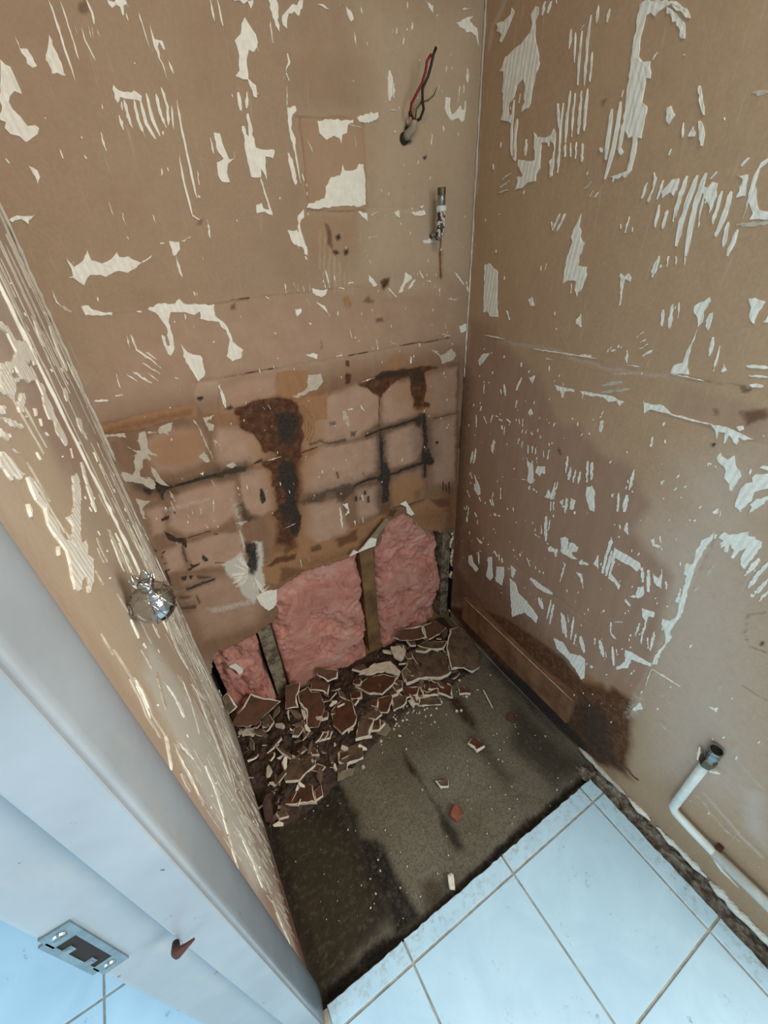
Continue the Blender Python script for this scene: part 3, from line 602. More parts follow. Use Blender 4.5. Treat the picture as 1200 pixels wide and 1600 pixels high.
p1 -1216 622 -1234 597 -1250 564 -1261 522 -1272 478 -1287 454 -1300 422 -1297 408 -1280 423 -1264 447 -1253 491 -1242 534 -1226 568 -1212 610
g1 -1219 630 -1237 603 -1254 567 -1266 535 -1277 502 -1293 480 -1306 451 -1303 437 -1286 450 -1270 471 -1258 504 -1246 538 -1229 574 -1215 618
g1 -719 2086 -718 2052 -725 2032 -732 2012 -748 1997 -758 1978 -750 1973 -729 1984 -713 2000 -705 2021 -699 2041 -710 2082
g1 -1198 1315 -1216 1316 -1231 1312 -1245 1304 -1259 1296 -1274 1290 -1288 1278 -1284 1269 -1267 1269 -1251 1275 -1236 1282 -1222 1290 -1207 1295 -1194 1305
g1 -1006 1835 -1029 1836 -1045 1830 -1061 1824 -1076 1818 -1091 1811 -1100 1798 -1091 1786 -1069 1784 -1053 1790 -1037 1796 -1021 1802 -1004 1808 -995 1822
p1 -1143 2497 -1121 2479 -1119 2462 -1102 2440 -1133 2444 -1145 2460 -1165 2459 -1180 2486
g1 -415 1939 -426 1921 -427 1899 -429 1874 -432 1850 -443 1829 -444 1802 -427 1791 -404 1805 -391 1825 -389 1851 -386 1877 -387 1901 -398 1930
g1 -732 2114 -732 2097 -728 2078 -730 2062 -732 2045 -749 2033 -763 2018 -758 2014 -737 2025 -718 2038 -716 2055 -714 2071 -719 2091 -726 2112
p1 -989 1756 -986 1727 -979 1692 -985 1674 -990 1655 -998 1639 -1001 1618 -994 1610 -982 1620 -974 1635 -969 1655 -963 1674 -971 1711 -983 1750
p1 -1193 1839 -1211 1842 -1225 1842 -1239 1841 -1252 1840 -1266 1838 -1276 1833 -1272 1827 -1257 1823 -1243 1824 -1229 1825 -1215 1826 -1200 1827 -1189 1832
p1 -1191 2010 -1195 1997 -1196 1982 -1208 1962 -1215 1952 -1221 1939 -1218 1935 -1209 1943 -1201 1954 -1189 1974 -1188 1990 -1188 2007
p1 -50 2411 -4 2378 -4 2335 -4 2335 -14 2292 -42 2317 -57 2367
g1 -420 1880 -440 1846 -441 1821 -442 1795 -441 1746 -430 1739 -416 1779 -416 1806 -415 1831 -409 1874
p1 -758 2096 -773 2074 -783 2060 -794 2046 -798 2013 -791 2009 -778 2037 -768 2051 -757 2065 -752 2092
g1 -671 2040 -684 2012 -696 1999 -707 1985 -717 1972 -722 1956 -716 1952 -702 1963 -692 1976 -681 1990 -669 2003 -665 2036
g1 -995 1777 -989 1748 -980 1715 -982 1693 -984 1670 -997 1644 -993 1638 -974 1658 -972 1682 -970 1705 -979 1738 -991 1773
g1 -1163 1994 -1168 1981 -1169 1965 -1178 1943 -1187 1922 -1182 1916 -1167 1930 -1158 1953 -1156 1970 -1159 1989
p1 -688 2039 -702 2013 -715 1985 -724 1953 -715 1947 -692 1971 -679 2000 -679 2033
g1 -1141 1283 -1175 1294 -1204 1293 -1228 1276 -1225 1269 -1198 1277 -1168 1278 -1138 1276
p1 -1175 2010 -1178 1981 -1186 1961 -1195 1940 -1193 1938 -1180 1954 -1172 1975 -1172 2008
p1 -718 2243 -735 2235 -745 2223 -754 2212 -764 2200 -768 2186 -758 2181 -741 2190 -730 2201 -720 2213 -710 2225 -707 2239
p1 -341 2571 -363 2557 -374 2541 -385 2526 -385 2509 -367 2507 -344 2522 -332 2537 -321 2553 -322 2570
g1 -885 2183 -898 2172 -903 2157 -909 2143 -909 2125 -899 2119 -887 2130 -881 2145 -875 2160 -876 2178
g1 -742 2104 -748 2082 -757 2063 -769 2036 -763 2033 -744 2056 -735 2075 -737 2102
p1 -669 2061 -675 2039 -676 2013 -693 1988 -686 1983 -658 2003 -657 2029 -661 2057
p1 -1062 2521 -1008 2500 -967 2474 -989 2479 -1043 2506
p1 -393 2318 -332 2289 -389 2275 -385 2240 -431 2284 -433 2305
p1 -972 1687 -975 1655 -979 1626 -988 1604 -982 1597 -966 1610 -962 1640 -967 1681
p1 -691 1385 -668 1318 -632 1234 -580 1128 -561 1106 -591 1189 -630 1277 -676 1369
g1 -1242 1757 -1251 1744 -1257 1724 -1257 1696 -1250 1684 -1240 1697 -1235 1718 -1234 1746
g1 -1150 1740 -1146 1703 -1136 1661 -1124 1616 -1118 1607 -1122 1644 -1133 1687 -1145 1733
p1 -1146 1721 -1145 1693 -1137 1653 -1115 1589 -1108 1580 -1122 1634 -1131 1674 -1140 1713
p1 -938 2503 -880 2509 -844 2503 -870 2493 -930 2488 -945 2493
p1 -976 1999 -987 1987 -993 1971 -995 1951 -989 1945 -978 1958 -972 1975 -970 1994
g1 -1164 1747 -1156 1712 -1145 1666 -1139 1628 -1136 1624 -1139 1658 -1150 1704 -1161 1744
g1 -959 1647 -976 1642 -981 1623 -983 1599 -979 1594 -971 1610 -965 1629 -955 1641
g1 -923 2179 -935 2165 -936 2144 -927 2139 -914 2153 -914 2174
p1 -795 1808 -806 1787 -800 1749 -785 1737 -773 1759 -781 1797
p1 -1163 2420 -1174 2414 -1179 2405 -1174 2403 -1163 2409 -1159 2418
p1 -375 2398 -420 2389 -426 2372 -398 2365 -353 2374 -346 2392
p1 -1093 2511 -1062 2495 -1068 2489 -1092 2496 -1108 2507
g1 -946 1813 -907 1755 -850 1681 -840 1674 -886 1741 -938 1808
p1 -382 2158 -395 2143 -393 2121 -381 2116 -367 2132 -370 2154
p1 -1028 2531 -1008 2520 -1043 2519 -1046 2525
p1 -389 2202 -401 2172 -383 2166 -372 2196
p1 -1098 2482 -1074 2465 -1066 2464 -1090 2482
p1 -1145 2330 -1167 2325 -1159 2319 -1137 2325
p1 -684 2326 -722 2314 -713 2311 -676 2323
p1 -829 2447 -844 2435 -835 2432 -820 2445
p1 -829 2468 -850 2457 -837 2454 -815 2465
p1 -4 2572 -7 2553 -4 2552 -4 2571
p0 -924 2476 -895 2474 -900 2477 -928 2479
p0 -841 2421 -836 2412 -829 2410 -835 2420
''',
}
STAIN_SHADE = {
 'back': '''
d 0.60 79 8 2198 364 2224 932 2213 1799 2215 1829 895 1716 -144 170 155 -41 834 -18 1666
p 0.50 128 115 2479 697 2519 1777 2495 1801 2181 626 2199 8 2198
l 0.50 118 1243 3381 1779 3442 1807 2492 1165 2547 1268 3058
l 0.35 83 984 3082 1298 3087 1310 2797 964 2806
t 0.32 15 978 3078 1237 3082 1242 2982 1234 2810 965 2816 963 2959
t 0.20 17 963 2801 1188 2796 1180 2643 954 2657
z 0.80 4 959 3079 982 3079 1005 3079 1028 3079 1052 3080 1075 3080 1099 3080 1124 3080 1149 3080 1174 3081 1199 3081 1225 3081 1251 3081 1277 3081 1304 3082 1304 3085 1277 3085 1251 3085 1225 3085 1199 3084 1174 3084 1149 3084 1125 3084 1100 3083 1076 3083 1052 3083 1029 3083 1006 3083 983 3082 960 3082
z 0.80 5 959 2808 983 2807 1008 2807 1034 2807 1059 2806 1085 2806 1112 2806 1138 2806 1165 2805 1192 2805 1220 2805 1248 2804 1277 2804 1305 2804 1335 2803 1364 2803 1394 2803 1424 2802 1455 2802 1487 2801 1518 2801 1518 2806 1486 2806 1455 2806 1424 2807 1394 2807 1364 2807 1335 2808 1306 2808 1277 2808 1248 2809 1220 2809 1193 2809 1166 2809 1139 2810 1112 2810 1086 2810 1060 2811 1034 2811 1009 2811 984 2811 959 2812
z 0.60 4 977 3081 976 3065 975 3050 975 3033 974 3017 974 3001 973 2984 972 2967 972 2950 971 2933 970 2915 970 2897 969 2879 968 2861 968 2843 967 2824 966 2805 967 2785 967 2764 968 2743 969 2722 969 2700 970 2678 970 2656 976 2656 975 2678 975 2700 974 2722 973 2743 973 2764 972 2785 972 2806 972 2824 973 2843 974 2861 974 2880 975 2898 976 2915 976 2933 977 2950 977 2967 978 2984 979 3001 979 3018 980 3034 980 3050 981 3066 981 3082
z 0.60 5 1232 3082 1231 3065 1231 3049 1231 3031 1231 3014 1231 2997 1230 2979 1230 2961 1230 2943 1230 2925 1230 2906 1230 2887 1229 2868 1229 2849 1229 2829 1229 2810 1234 2810 1234 2830 1234 2849 1234 2868 1234 2887 1234 2906 1235 2925 1235 2943 1235 2961 1235 2979 1235 2997 1235 3014 1236 3032 1236 3049 1236 3066 1236 3082
d 0.60 4 959 3077 982 3077 1005 3078 1028 3078 1051 3078 1075 3078 1099 3078 1124 3078 1148 3079 1173 3079 1199 3079 1224 3079 1250 3079 1277 3080 1303 3080 1304 3083 1277 3083 1251 3083 1225 3083 1199 3083 1174 3082 1149 3082 1124 3082 1100 3082 1076 3082 1052 3081 1029 3081 1005 3081 982 3081 960 3081
d 0.80 5 958 2806 983 2805 1008 2804 1033 2804 1058 2803 1084 2803 1110 2802 1137 2801 1163 2801 1191 2800 1218 2799 1219 2804 1191 2804 1164 2805 1137 2805 1111 2806 1085 2807 1059 2807 1033 2808 1008 2809 983 2809 959 2810
d 0.60 4 976 3078 975 3062 975 3046 974 3031 974 3014 973 2998 973 2982 972 2965 971 2948 971 2931 970 2914 969 2896 969 2878 968 2860 968 2842 967 2824 966 2805 972 2806 972 2824 973 2843 973 2861 974 2879 975 2896 975 2914 976 2931 976 2948 977 2965 978 2982 978 2999 979 3015 979 3031 980 3047 980 3063 981 3078
d 0.40 5 1231 3082 1231 3065 1231 3048 1230 3031 1230 3014 1230 2997 1230 2979 1230 2961 1230 2943 1229 2925 1229 2906 1229 2887 1229 2868 1229 2849 1228 2829 1228 2810 1234 2810 1234 2830 1234 2849 1235 2868 1235 2887 1235 2906 1235 2925 1235 2943 1235 2961 1236 2979 1236 2997 1236 3014 1236 3032 1236 3049 1236 3066 1237 3082
z 0.80 5 82 2528 100 2528 118 2528 137 2528 155 2528 174 2528 193 2528 212 2528 232 2528 251 2528 271 2528 291 2528 311 2528 330 2528 350 2528 370 2528 390 2528 410 2528 431 2528 452 2527 473 2527 494 2527 516 2527 537 2527 559 2527 582 2527 604 2527 627 2527 650 2527 673 2526 696 2526 720 2526 745 2526 769 2526 794 2526 819 2526 844 2526 870 2525 895 2525 922 2525 948 2525 975 2525 1002 2525 1030 2525 1058 2524 1086 2524 1114 2524 1143 2524 1173 2524 1172 2529 1143 2529 1114 2529 1086 2529 1058 2529 1030 2529 1002 2530 975 2530 948 2530 922 2530 896 2530 870 2530 844 2530 819 2530 794 2530 769 2531 745 2531 721 2531 697 2531 673 2531 650 2531 627 2531 605 2531 582 2531 560 2531 538 2531 516 2531 495 2532 474 2532 453 2532 432 2532 411 2532 391 2532 371 2532 351 2532 331 2532 311 2532 292 2532 272 2532 252 2532 233 2532 213 2532 194 2532 175 2532 156 2532 138 2532 119 2532 101 2532 83 2532
d 0.60 5 452 2525 473 2525 495 2525 516 2526 538 2526 560 2526 582 2526 604 2526 627 2526 650 2526 673 2526 673 2531 650 2531 627 2531 605 2530 582 2530 560 2530 538 2530 517 2530 495 2530 474 2530 453 2529
b 0.80 2 597 2527 623 2529 648 2530 674 2531 674 2535 648 2534 623 2533 598 2532
d 0.40 5 734 2529 759 2529 784 2529 810 2528 835 2528 862 2528 888 2527 915 2527 942 2527 970 2526 998 2526 1026 2526 1054 2525 1083 2525 1113 2525 1142 2524 1172 2524 1172 2529 1142 2529 1113 2530 1083 2530 1054 2530 1026 2531 998 2531 970 2531 942 2532 915 2532 888 2532 862 2532 836 2533 810 2533 784 2533 759 2534 734 2534
z 1.00 6 371 2245 394 2245 417 2245 440 2245 464 2245 488 2244 512 2244 536 2244 561 2244 585 2244 611 2243 636 2243 662 2243 688 2243 714 2242 741 2242 768 2242 795 2241 823 2241 851 2240 879 2240 908 2240 937 2239 966 2239 996 2238 1026 2238 1056 2238 1087 2237 1118 2237 1150 2236 1182 2236 1216 2236 1249 2236 1284 2237 1319 2237 1354 2237 1390 2238 1426 2238 1463 2238 1500 2239 1538 2239 1576 2239 1615 2239 1654 2240 1694 2240 1735 2240 1776 2241 1773 2249 1732 2248 1692 2248 1652 2248 1613 2247 1574 2247 1536 2247 1498 2246 1461 2246 1424 2245 1388 2245 1352 2245 1317 2244 1283 2244 1248 2244 1214 2243 1181 2243 1149 2243 1118 2244 1086 2244 1056 2245 1025 2245 995 2245 966 2246 936 2246 907 2246 879 2247 851 2247 823 2247 795 2248 768 2248 741 2248 714 2249 688 2249 662 2249 636 2250 611 2250 586 2250 561 2250 536 2250 512 2250 488 2251 464 2251 441 2251 418 2251 395 2251 372 2251
b 0.60 8 1034 2762 1050 2757 1058 2685 1036 2697
b 0.50 5 1031 2761 1051 2739 1051 2718 1052 2696 1053 2673 1059 2674 1058 2696 1057 2718 1056 2741 1036 2763
k 0.90 6 1071 2717 1089 2725 1096 2712 1080 2704
k 0.80 7 1056 2671 1077 2677 1087 2658 1065 2650
k 0.80 7 1103 2671 1128 2679 1132 2655 1113 2647
k 0.80 8 1427 3077 1445 3074 1438 3041 1460 3022 1435 3022 1414 3044
k 0.90 4 1514 2977 1530 2980 1530 2967 1517 2965
b 0.90 5 1606 2688 1605 2664 1605 2641 1604 2617 1606 2593 1608 2569 1609 2544 1611 2520 1619 2519 1617 2544 1615 2568 1614 2592 1612 2616 1612 2640 1613 2664 1613 2687
t 0.60 13 1598 2643 1599 2619 1599 2595 1600 2570 1601 2546 1601 2521 1629 2518 1628 2544 1627 2568 1626 2593 1625 2617 1624 2641
t 1.00 10 1085 2484 1114 2491 1124 2464 1107 2448 1085 2458
b 0.80 10 1276 2538 1323 2544 1322 2518 1287 2503
b 0.60 10 1208 2479 1241 2468 1233 2458 1177 2469
b 0.60 11 1238 2387 1280 2387 1283 2367 1244 2367
b 0.50 6 947 2337 947 2296 953 2296 953 2337
g 0.35 23 1621 3424 1795 3444 1791 3325 1686 3350 1630 3361
g 0.30 25 1640 3011 1819 2993 1809 2785 1724 2787
l 0.60 9 1786 3325 1787 3309 1787 3293 1787 3276 1787 3260 1788 3243 1788 3226 1788 3209 1789 3192 1789 3175 1789 3157 1789 3139 1790 3121 1790 3103 1790 3085 1791 3066 1791 3047 1791 3028 1792 3009 1792 2990 1792 2970 1793 2950 1793 2930 1793 2909 1794 2888 1794 2868 1794 2846 1795 2825 1795 2803 1795 2781 1796 2759 1796 2736 1797 2713 1797 2690 1797 2666 1798 2643 1798 2618 1799 2594 1799 2569 1799 2544 1800 2519 1800 2493 1813 2491 1812 2517 1812 2543 1811 2568 1811 2593 1810 2617 1810 2642 1809 2665 1809 2689 1809 2712 1808 2735 1808 2758 1807 2780 1807 2802 1806 2824 1806 2846 1805 2867 1805 2888 1805 2909 1804 2929 1804 2950 1803 2970 1803 2990 1803 3009 1802 3028 1802 3047 1801 3066 1801 3085 1801 3103 1800 3122 1800 3140 1800 3158 1799 3175 1799 3193 1799 3210 1798 3227 1798 3244 1798 3260 1797 3277 1797 3293 1797 3309 1796 3325
l 0.50 32 1324 2559 1663 2504 1665 2447 1293 2479
b 0.50 5 393 3285 399 3265 377 3255 368 3265
d 0.14 38 901 3246 1309 3250 1328 3115 984 3082 931 3175
g 0.25 37 30 2829 54 2567 9 2409 -14 2575 -14 2799
g 0.35 34 54 2567 11 2364 97 2203 138 2432 111 2521
g 0.50 4 -6 2824 -6 2811 -6 2798 -6 2784 -5 2771 -5 2757 -5 2743 -5 2730 -5 2715 -5 2701 -5 2687 -4 2672 -4 2657 -4 2642 -4 2627 -4 2611 -4 2594 -4 2578 -5 2561 -5 2544 -5 2527 -5 2510 -5 2492 -5 2475 -5 2457 -5 2438 -5 2420 -5 2401 -5 2382 -5 2363 -4 2343 -4 2324 -4 2304 -3 2284 -3 2263 -3 2242 -2 2221 -2 2199 -1 2178 -2 2156 -3 2135 -4 2112 -4 2090 -5 2067 -6 2044 -7 2021 -7 1997 -8 1973 -9 1948 -10 1923 0 1925 0 1950 1 1974 2 1999 3 2022 3 2046 4 2069 5 2092 5 2114 6 2136 7 2158 7 2180 7 2202 6 2223 6 2244 5 2265 5 2286 5 2306 4 2326 4 2346 3 2365 3 2384 3 2403 3 2422 3 2440 3 2459 3 2477 3 2495 3 2512 3 2530 3 2547 3 2564 3 2580 3 2597 3 2613 3 2629 3 2645 3 2660 3 2674 3 2689 2 2704 2 2718 2 2732 2 2746 2 2760 1 2773 1 2787 1 2800 1 2813 1 2826
b 0.50 7 548 2794 566 2797 555 2775 538 2776
b 0.60 6 597 2518 618 2521 612 2496 592 2498
t 0.85 3 13 2163 63 2159 135 2170 265 2169 364 2165 349 2113 251 2122 166 2113 60 2120 1 2122
d 0.80 2 13 2162 37 2160 63 2158 87 2162 111 2166 135 2169 157 2169 179 2169 201 2169 222 2168 243 2168 265 2167 265 2171 244 2171 222 2172 201 2172 179 2172 157 2172 135 2173 111 2169 87 2165 63 2161 38 2163 13 2165
b 0.50 3 43 2115 68 2114 92 2113 117 2111 142 2110 163 2112 185 2114 206 2116 228 2117 250 2119 250 2124 228 2122 207 2120 185 2118 164 2116 143 2115 118 2116 93 2117 68 2118 44 2119
t 0.50 23 143 2042 215 2061 333 2055 355 2009 320 1947 285 1921 196 1921 160 1943 141 1989
d 0.55 14 12 2101 73 2094 68 2058 74 2018 56 1965 32 1942 13 1978 0 2039
k 1.00 2 172 1828 198 1829 223 1831 251 1832 251 1837 223 1835 198 1834 173 1832
k 0.38 15 250 1819 277 1816 305 1814 334 1813 362 1812 364 1850 336 1851 308 1851 281 1853 254 1855
k 1.00 3 251 1831 278 1829 306 1827 334 1826 363 1825 363 1837 335 1838 307 1839 279 1841 252 1843
k 1.00 2 58 1864 82 1848 91 1834 76 1828 62 1852
k 0.38 14 98 1871 98 1830 101 1784 128 1790 125 1835 125 1874
k 1.00 2 108 1872 107 1831 110 1786 119 1788 116 1833 116 1873
k 1.00 4 128 1843 155 1845 177 1829 139 1823 121 1834
l 0.80 3 386 2241 412 2245 472 2242 436 2107 402 2115 379 2125 364 2165 367 2205
k 1.00 3 377 2194 394 2193 399 2183 385 2177 374 2186
z 1.00 3 129 1829 172 1828 198 1829 224 1830 251 1832 278 1831 306 1830 334 1829 363 1829 363 1834 335 1835 307 1836 279 1836 251 1837 225 1836 199 1834 173 1833 129 1834
z 0.80 2 -1 2115 19 2116 39 2116 59 2117 80 2117 100 2117 121 2118 142 2118 163 2119 185 2119 206 2119 228 2120 250 2120 274 2118 299 2115 324 2113 349 2111 350 2115 325 2117 300 2120 275 2122 251 2125 229 2124 207 2124 185 2123 164 2123 143 2122 122 2122 101 2122 80 2121 60 2121 40 2120 20 2120 0 2120
b 1.00 9 511 2113 555 2118 601 2130 653 2126 697 2122 775 2100 792 2076 795 2034 811 1998 793 1892 771 1828 773 1804 738 1767 715 1767 683 1777 650 1834 636 1867 590 1875 583 1915 568 1963 547 2000 509 2025 524 2067 506 2090
k 0.85 14 688 2048 733 2043 772 2023 787 1982 769 1943 739 1929 719 1911 697 1906 676 1934 678 1998
b 1.00 10 640 1837 770 1823 773 1804 738 1767 717 1649 599 1689 607 1753 577 1816
k 0.90 14 679 1814 729 1781 732 1762 690 1658 631 1678 647 1788
t 1.00 3 724 2231 798 2228 877 2204 851 2110 775 2100 708 2124 713 2177
t 0.90 7 791 2071 859 2092 953 2094 936 1963 861 1964 826 1883 792 1886 806 1999
t 0.40 19 831 1949 917 1956 920 1893 837 1880
b 0.50 3 763 2044 787 2002 789 1970 792 1937 785 1894 791 1892 799 1936 796 1970 793 2004 768 2047
l 0.90 2 790 2049 802 2022 813 1996 810 1963 807 1927 814 1926 817 1961 820 1997 807 2025 796 2051
l 0.90 2 846 2027 845 1990 837 1956 829 1922 835 1920 844 1954 852 1988 852 2026
l 0.70 2 819 2058 851 2019 864 1995 869 1997 856 2022 823 2061
l 0.70 2 862 2054 874 2027 887 2000 892 2002 879 2029 867 2056
l 0.80 2 764 2044 790 2012 794 2014 767 2047
b 1.00 2 500 2246 526 2245 553 2245 580 2244 605 2246 630 2248 655 2249 680 2251 706 2249 732 2246 733 2251 706 2253 680 2255 655 2253 630 2252 605 2250 581 2248 553 2249 527 2249 500 2250
k 0.90 4 523 1832 541 1844 579 1850 571 1835
b 1.00 2 686 1780 718 1794 751 1808 783 1822 824 1825 865 1828 864 1835 822 1832 781 1829 748 1814 716 1800 683 1786
k 0.23 18 825 1838 878 1841 926 1809 979 1808 1025 1807 1018 1854 972 1854 934 1853 884 1884 820 1883
k 0.60 6 823 1854 880 1856 929 1825 977 1824 1023 1823 1021 1838 975 1838 931 1838 882 1869 822 1868
k 0.70 7 367 1847 406 1846 456 1847 497 1829 486 1804 410 1822 359 1816
k 0.70 6 473 2117 498 2136 508 2119 492 2108
k 0.50 6 938 1940 974 1942 977 1919 942 1922
k 0.27 19 938 1665 939 1619 967 1614 966 1660
k 0.70 3 947 1663 948 1617 957 1615 956 1662
z 1.00 3 523 1829 550 1828 578 1826 606 1824 634 1823 663 1821 692 1819 726 1821 760 1823 795 1825 830 1827 865 1829 903 1828 942 1828 982 1828 1022 1827 1021 1834 981 1834 942 1834 903 1834 864 1834 829 1833 794 1831 759 1829 725 1827 692 1825 663 1827 634 1828 606 1830 578 1832 550 1833 523 1835
b 0.90 2 1085 2241 1125 2245 1157 2243 1189 2242 1189 2246 1157 2248 1125 2249 1084 2246
b 0.90 2 1373 2244 1409 2243 1446 2241 1483 2240 1523 2238 1564 2236 1606 2237 1647 2238 1690 2239 1688 2244 1646 2243 1604 2242 1563 2241 1523 2243 1483 2245 1445 2246 1409 2247 1372 2248
b 1.00 7 1111 2104 1172 2103 1260 2129 1311 2136 1442 2118 1496 2125 1587 2109 1609 2100 1552 2093 1524 2087 1532 1999 1525 1928 1562 1901 1555 1878 1496 1910 1453 1907 1461 1954 1433 2018 1428 2087 1361 2078 1294 2046 1260 2019 1240 2001 1228 2026 1169 2071
k 0.60 10 1223 2125 1311 2131 1375 2119 1428 2115 1428 2093 1283 2092 1209 2107
k 0.55 15 1435 2114 1524 2092 1524 2047 1496 2029 1441 2040
b 0.80 2 1234 2008 1232 1977 1230 1947 1227 1915 1225 1884 1222 1852 1227 1850 1230 1882 1232 1914 1235 1945 1237 1976 1239 2007
d 0.80 16 1454 2014 1524 2000 1511 1869 1467 1879
k 0.36 20 1142 1799 1192 1804 1241 1809 1291 1809 1344 1808 1383 1809 1423 1811 1463 1812 1503 1813 1489 1856 1449 1854 1410 1852 1371 1851 1333 1849 1282 1850 1230 1850 1179 1844 1129 1838
k 0.95 4 1137 1812 1187 1818 1237 1823 1288 1823 1340 1822 1379 1824 1418 1825 1458 1827 1498 1828 1494 1841 1454 1840 1414 1838 1375 1837 1337 1835 1285 1836 1234 1836 1183 1830 1134 1825
k 0.70 14 1438 1849 1511 1857 1526 1815 1496 1764 1466 1791 1452 1820
k 0.30 20 1208 1828 1211 1777 1214 1725 1258 1718 1254 1771 1250 1822
k 0.80 5 1222 1826 1225 1775 1229 1723 1243 1721 1239 1773 1235 1824
k 0.32 21 1476 1862 1480 1823 1483 1784 1485 1740 1488 1695 1490 1648 1580 1627 1576 1675 1573 1721 1570 1767 1565 1808 1561 1848
k 0.85 7 1505 1857 1509 1818 1512 1778 1515 1734 1518 1688 1521 1641 1549 1635 1546 1682 1542 1728 1539 1773 1535 1813 1531 1853
t 0.70 20 1287 2161 1315 2209 1416 2193 1409 2140 1350 2134
k 0.30 22 1788 2116 1789 2083 1789 2049 1790 2015 1790 1980 1791 1945 1791 1910 1790 1869 1789 1828 1788 1785 1787 1742 1785 1699 1782 1657 1780 1615 1777 1572 1821 1556 1824 1599 1827 1642 1829 1684 1830 1729 1831 1773 1832 1815 1832 1857 1833 1899 1832 1935 1831 1971 1831 2006 1830 2041 1829 2075 1828 2108
k 0.80 6 1802 2113 1803 2080 1803 2046 1804 2012 1804 1977 1805 1942 1806 1906 1805 1865 1804 1823 1803 1781 1801 1738 1800 1694 1798 1652 1795 1610 1792 1567 1806 1561 1809 1605 1811 1647 1814 1689 1815 1734 1816 1777 1817 1820 1818 1861 1819 1903 1818 1939 1817 1974 1817 2009 1816 2044 1815 2077 1814 2111
b 1.00 6 1797 2114 1797 2081 1798 2048 1798 2013 1799 1979 1799 1943 1800 1907 1799 1867 1798 1825 1797 1783 1795 1740 1794 1696 1792 1654 1789 1612 1786 1569 1812 1559 1815 1603 1817 1645 1820 1687 1821 1732 1822 1775 1823 1818 1824 1860 1825 1901 1824 1938 1823 1973 1822 2008 1821 2042 1821 2076 1820 2110
b 0.60 4 1587 1803 1633 1802 1680 1801 1728 1800 1776 1798 1774 1805 1725 1806 1678 1808 1631 1809 1585 1810
b 1.00 4 1066 2230 1088 2221 1079 2193 1063 2200
b 1.00 5 1059 2166 1087 2156 1077 2116 1053 2115
k 0.34 23 1609 1632 1633 1629 1625 1671 1601 1674
k 0.90 3 1606 1647 1630 1644 1628 1657 1604 1660
k 0.60 8 1051 1865 1088 1858 1079 1834 1048 1842
z 1.00 4 1136 1816 1186 1821 1237 1827 1272 1827 1309 1828 1345 1829 1383 1829 1420 1830 1458 1831 1497 1831 1495 1838 1456 1837 1418 1836 1381 1836 1344 1835 1307 1834 1271 1834 1235 1833 1184 1827 1134 1822
z 0.70 4 1587 1804 1633 1803 1680 1801 1728 1800 1776 1799 1774 1805 1726 1806 1678 1807 1631 1808 1585 1809
z 0.70 4 1112 2102 1144 2102 1178 2103 1211 2103 1245 2103 1280 2104 1315 2104 1350 2105 1386 2105 1423 2105 1459 2106 1497 2106 1538 2106 1581 2105 1623 2104 1667 2104 1711 2103 1756 2103 1802 2102 1800 2107 1755 2107 1710 2108 1666 2109 1622 2109 1579 2110 1537 2110 1496 2111 1458 2110 1421 2110 1385 2109 1349 2109 1314 2109 1279 2108 1245 2108 1211 2107 1177 2107 1144 2107 1111 2106
k 0.38 15 172 1812 207 1813 242 1813 268 1812 295 1810 322 1809 347 1808 385 1796 395 1836 354 1849 325 1850 298 1851 271 1852 244 1853 209 1853 175 1852
k 1.00 3 173 1826 208 1826 243 1827 269 1826 296 1825 323 1823 349 1822 388 1810 392 1822 352 1835 324 1836 297 1837 270 1838 244 1839 208 1839 174 1839
k 1.00 3 109 1872 129 1859 160 1837 142 1825 114 1798 117 1779 107 1807 109 1842
k 1.00 3 54 1861 82 1846 79 1823 66 1827
k 1.00 4 73 1694 96 1698 116 1697 106 1681 76 1680
k 1.00 5 67 1637 84 1610 104 1574 141 1558 137 1510 126 1508 119 1539 89 1560 74 1580
k 0.70 2 150 1551 183 1551 216 1551 253 1546 254 1553 216 1558 183 1558 151 1557
k 0.27 16 101 1520 99 1478 97 1426 123 1426 125 1478 127 1520
k 0.70 3 110 1520 108 1478 106 1426 114 1426 116 1478 118 1520
k 1.00 3 115 1416 126 1396 148 1393 159 1403 153 1383 127 1380 107 1370 94 1381 117 1385
k 1.00 3 180 1439 197 1408 199 1392 182 1392 175 1411
k 1.00 4 55 1353 84 1347 76 1319 56 1329
k 1.00 4 93 1342 113 1332 95 1309
k 0.60 9 128 1324 189 1293 185 1279 130 1291
k 0.30 18 54 1242 83 1242 111 1243 139 1241 168 1238 197 1235 199 1285 170 1287 142 1290 113 1292 83 1291 54 1290
k 0.80 4 54 1258 83 1259 112 1260 140 1258 169 1255 198 1252 199 1268 169 1270 141 1273 112 1275 83 1274 54 1273
k 0.50 9 -5 1257 75 1221 59 1205 8 1225
k 0.38 17 -21 1256 -15 1189 -28 1132 -5 1123 9 1189 2 1263
k 1.00 3 -13 1259 -7 1189 -20 1129 -13 1126 1 1189 -6 1261
k 0.38 16 -4 1416 -7 1380 -10 1342 -13 1304 10 1303 13 1342 16 1379 18 1416
k 1.00 2 4 1416 1 1379 -2 1342 -5 1304 2 1304 5 1342 8 1379 11 1416
k 0.23 18 -7 1124 30 1111 67 1098 81 1173 44 1186 7 1198
k 0.60 5 -2 1150 34 1137 72 1124 76 1148 39 1160 2 1173
k 0.27 18 76 1205 76 1144 101 1146 101 1206
k 0.70 3 84 1205 85 1145 93 1145 92 1206
k 1.00 2 24 1515 42 1521 41 1528 23 1521
k 1.00 2 12 1499 21 1491 24 1496 15 1504
k 1.00 2 12 1455 24 1453 25 1459 13 1461
k 1.00 2 12 1411 26 1415 26 1421 11 1417
k 0.80 2 225 1360 273 1338 274 1343 227 1366
k 0.90 2 264 1527 281 1518 283 1524 266 1533
k 0.34 15 -9 1538 0 1527 14 1546 4 1557
k 0.90 2 -4 1545 5 1534 9 1540 0 1551
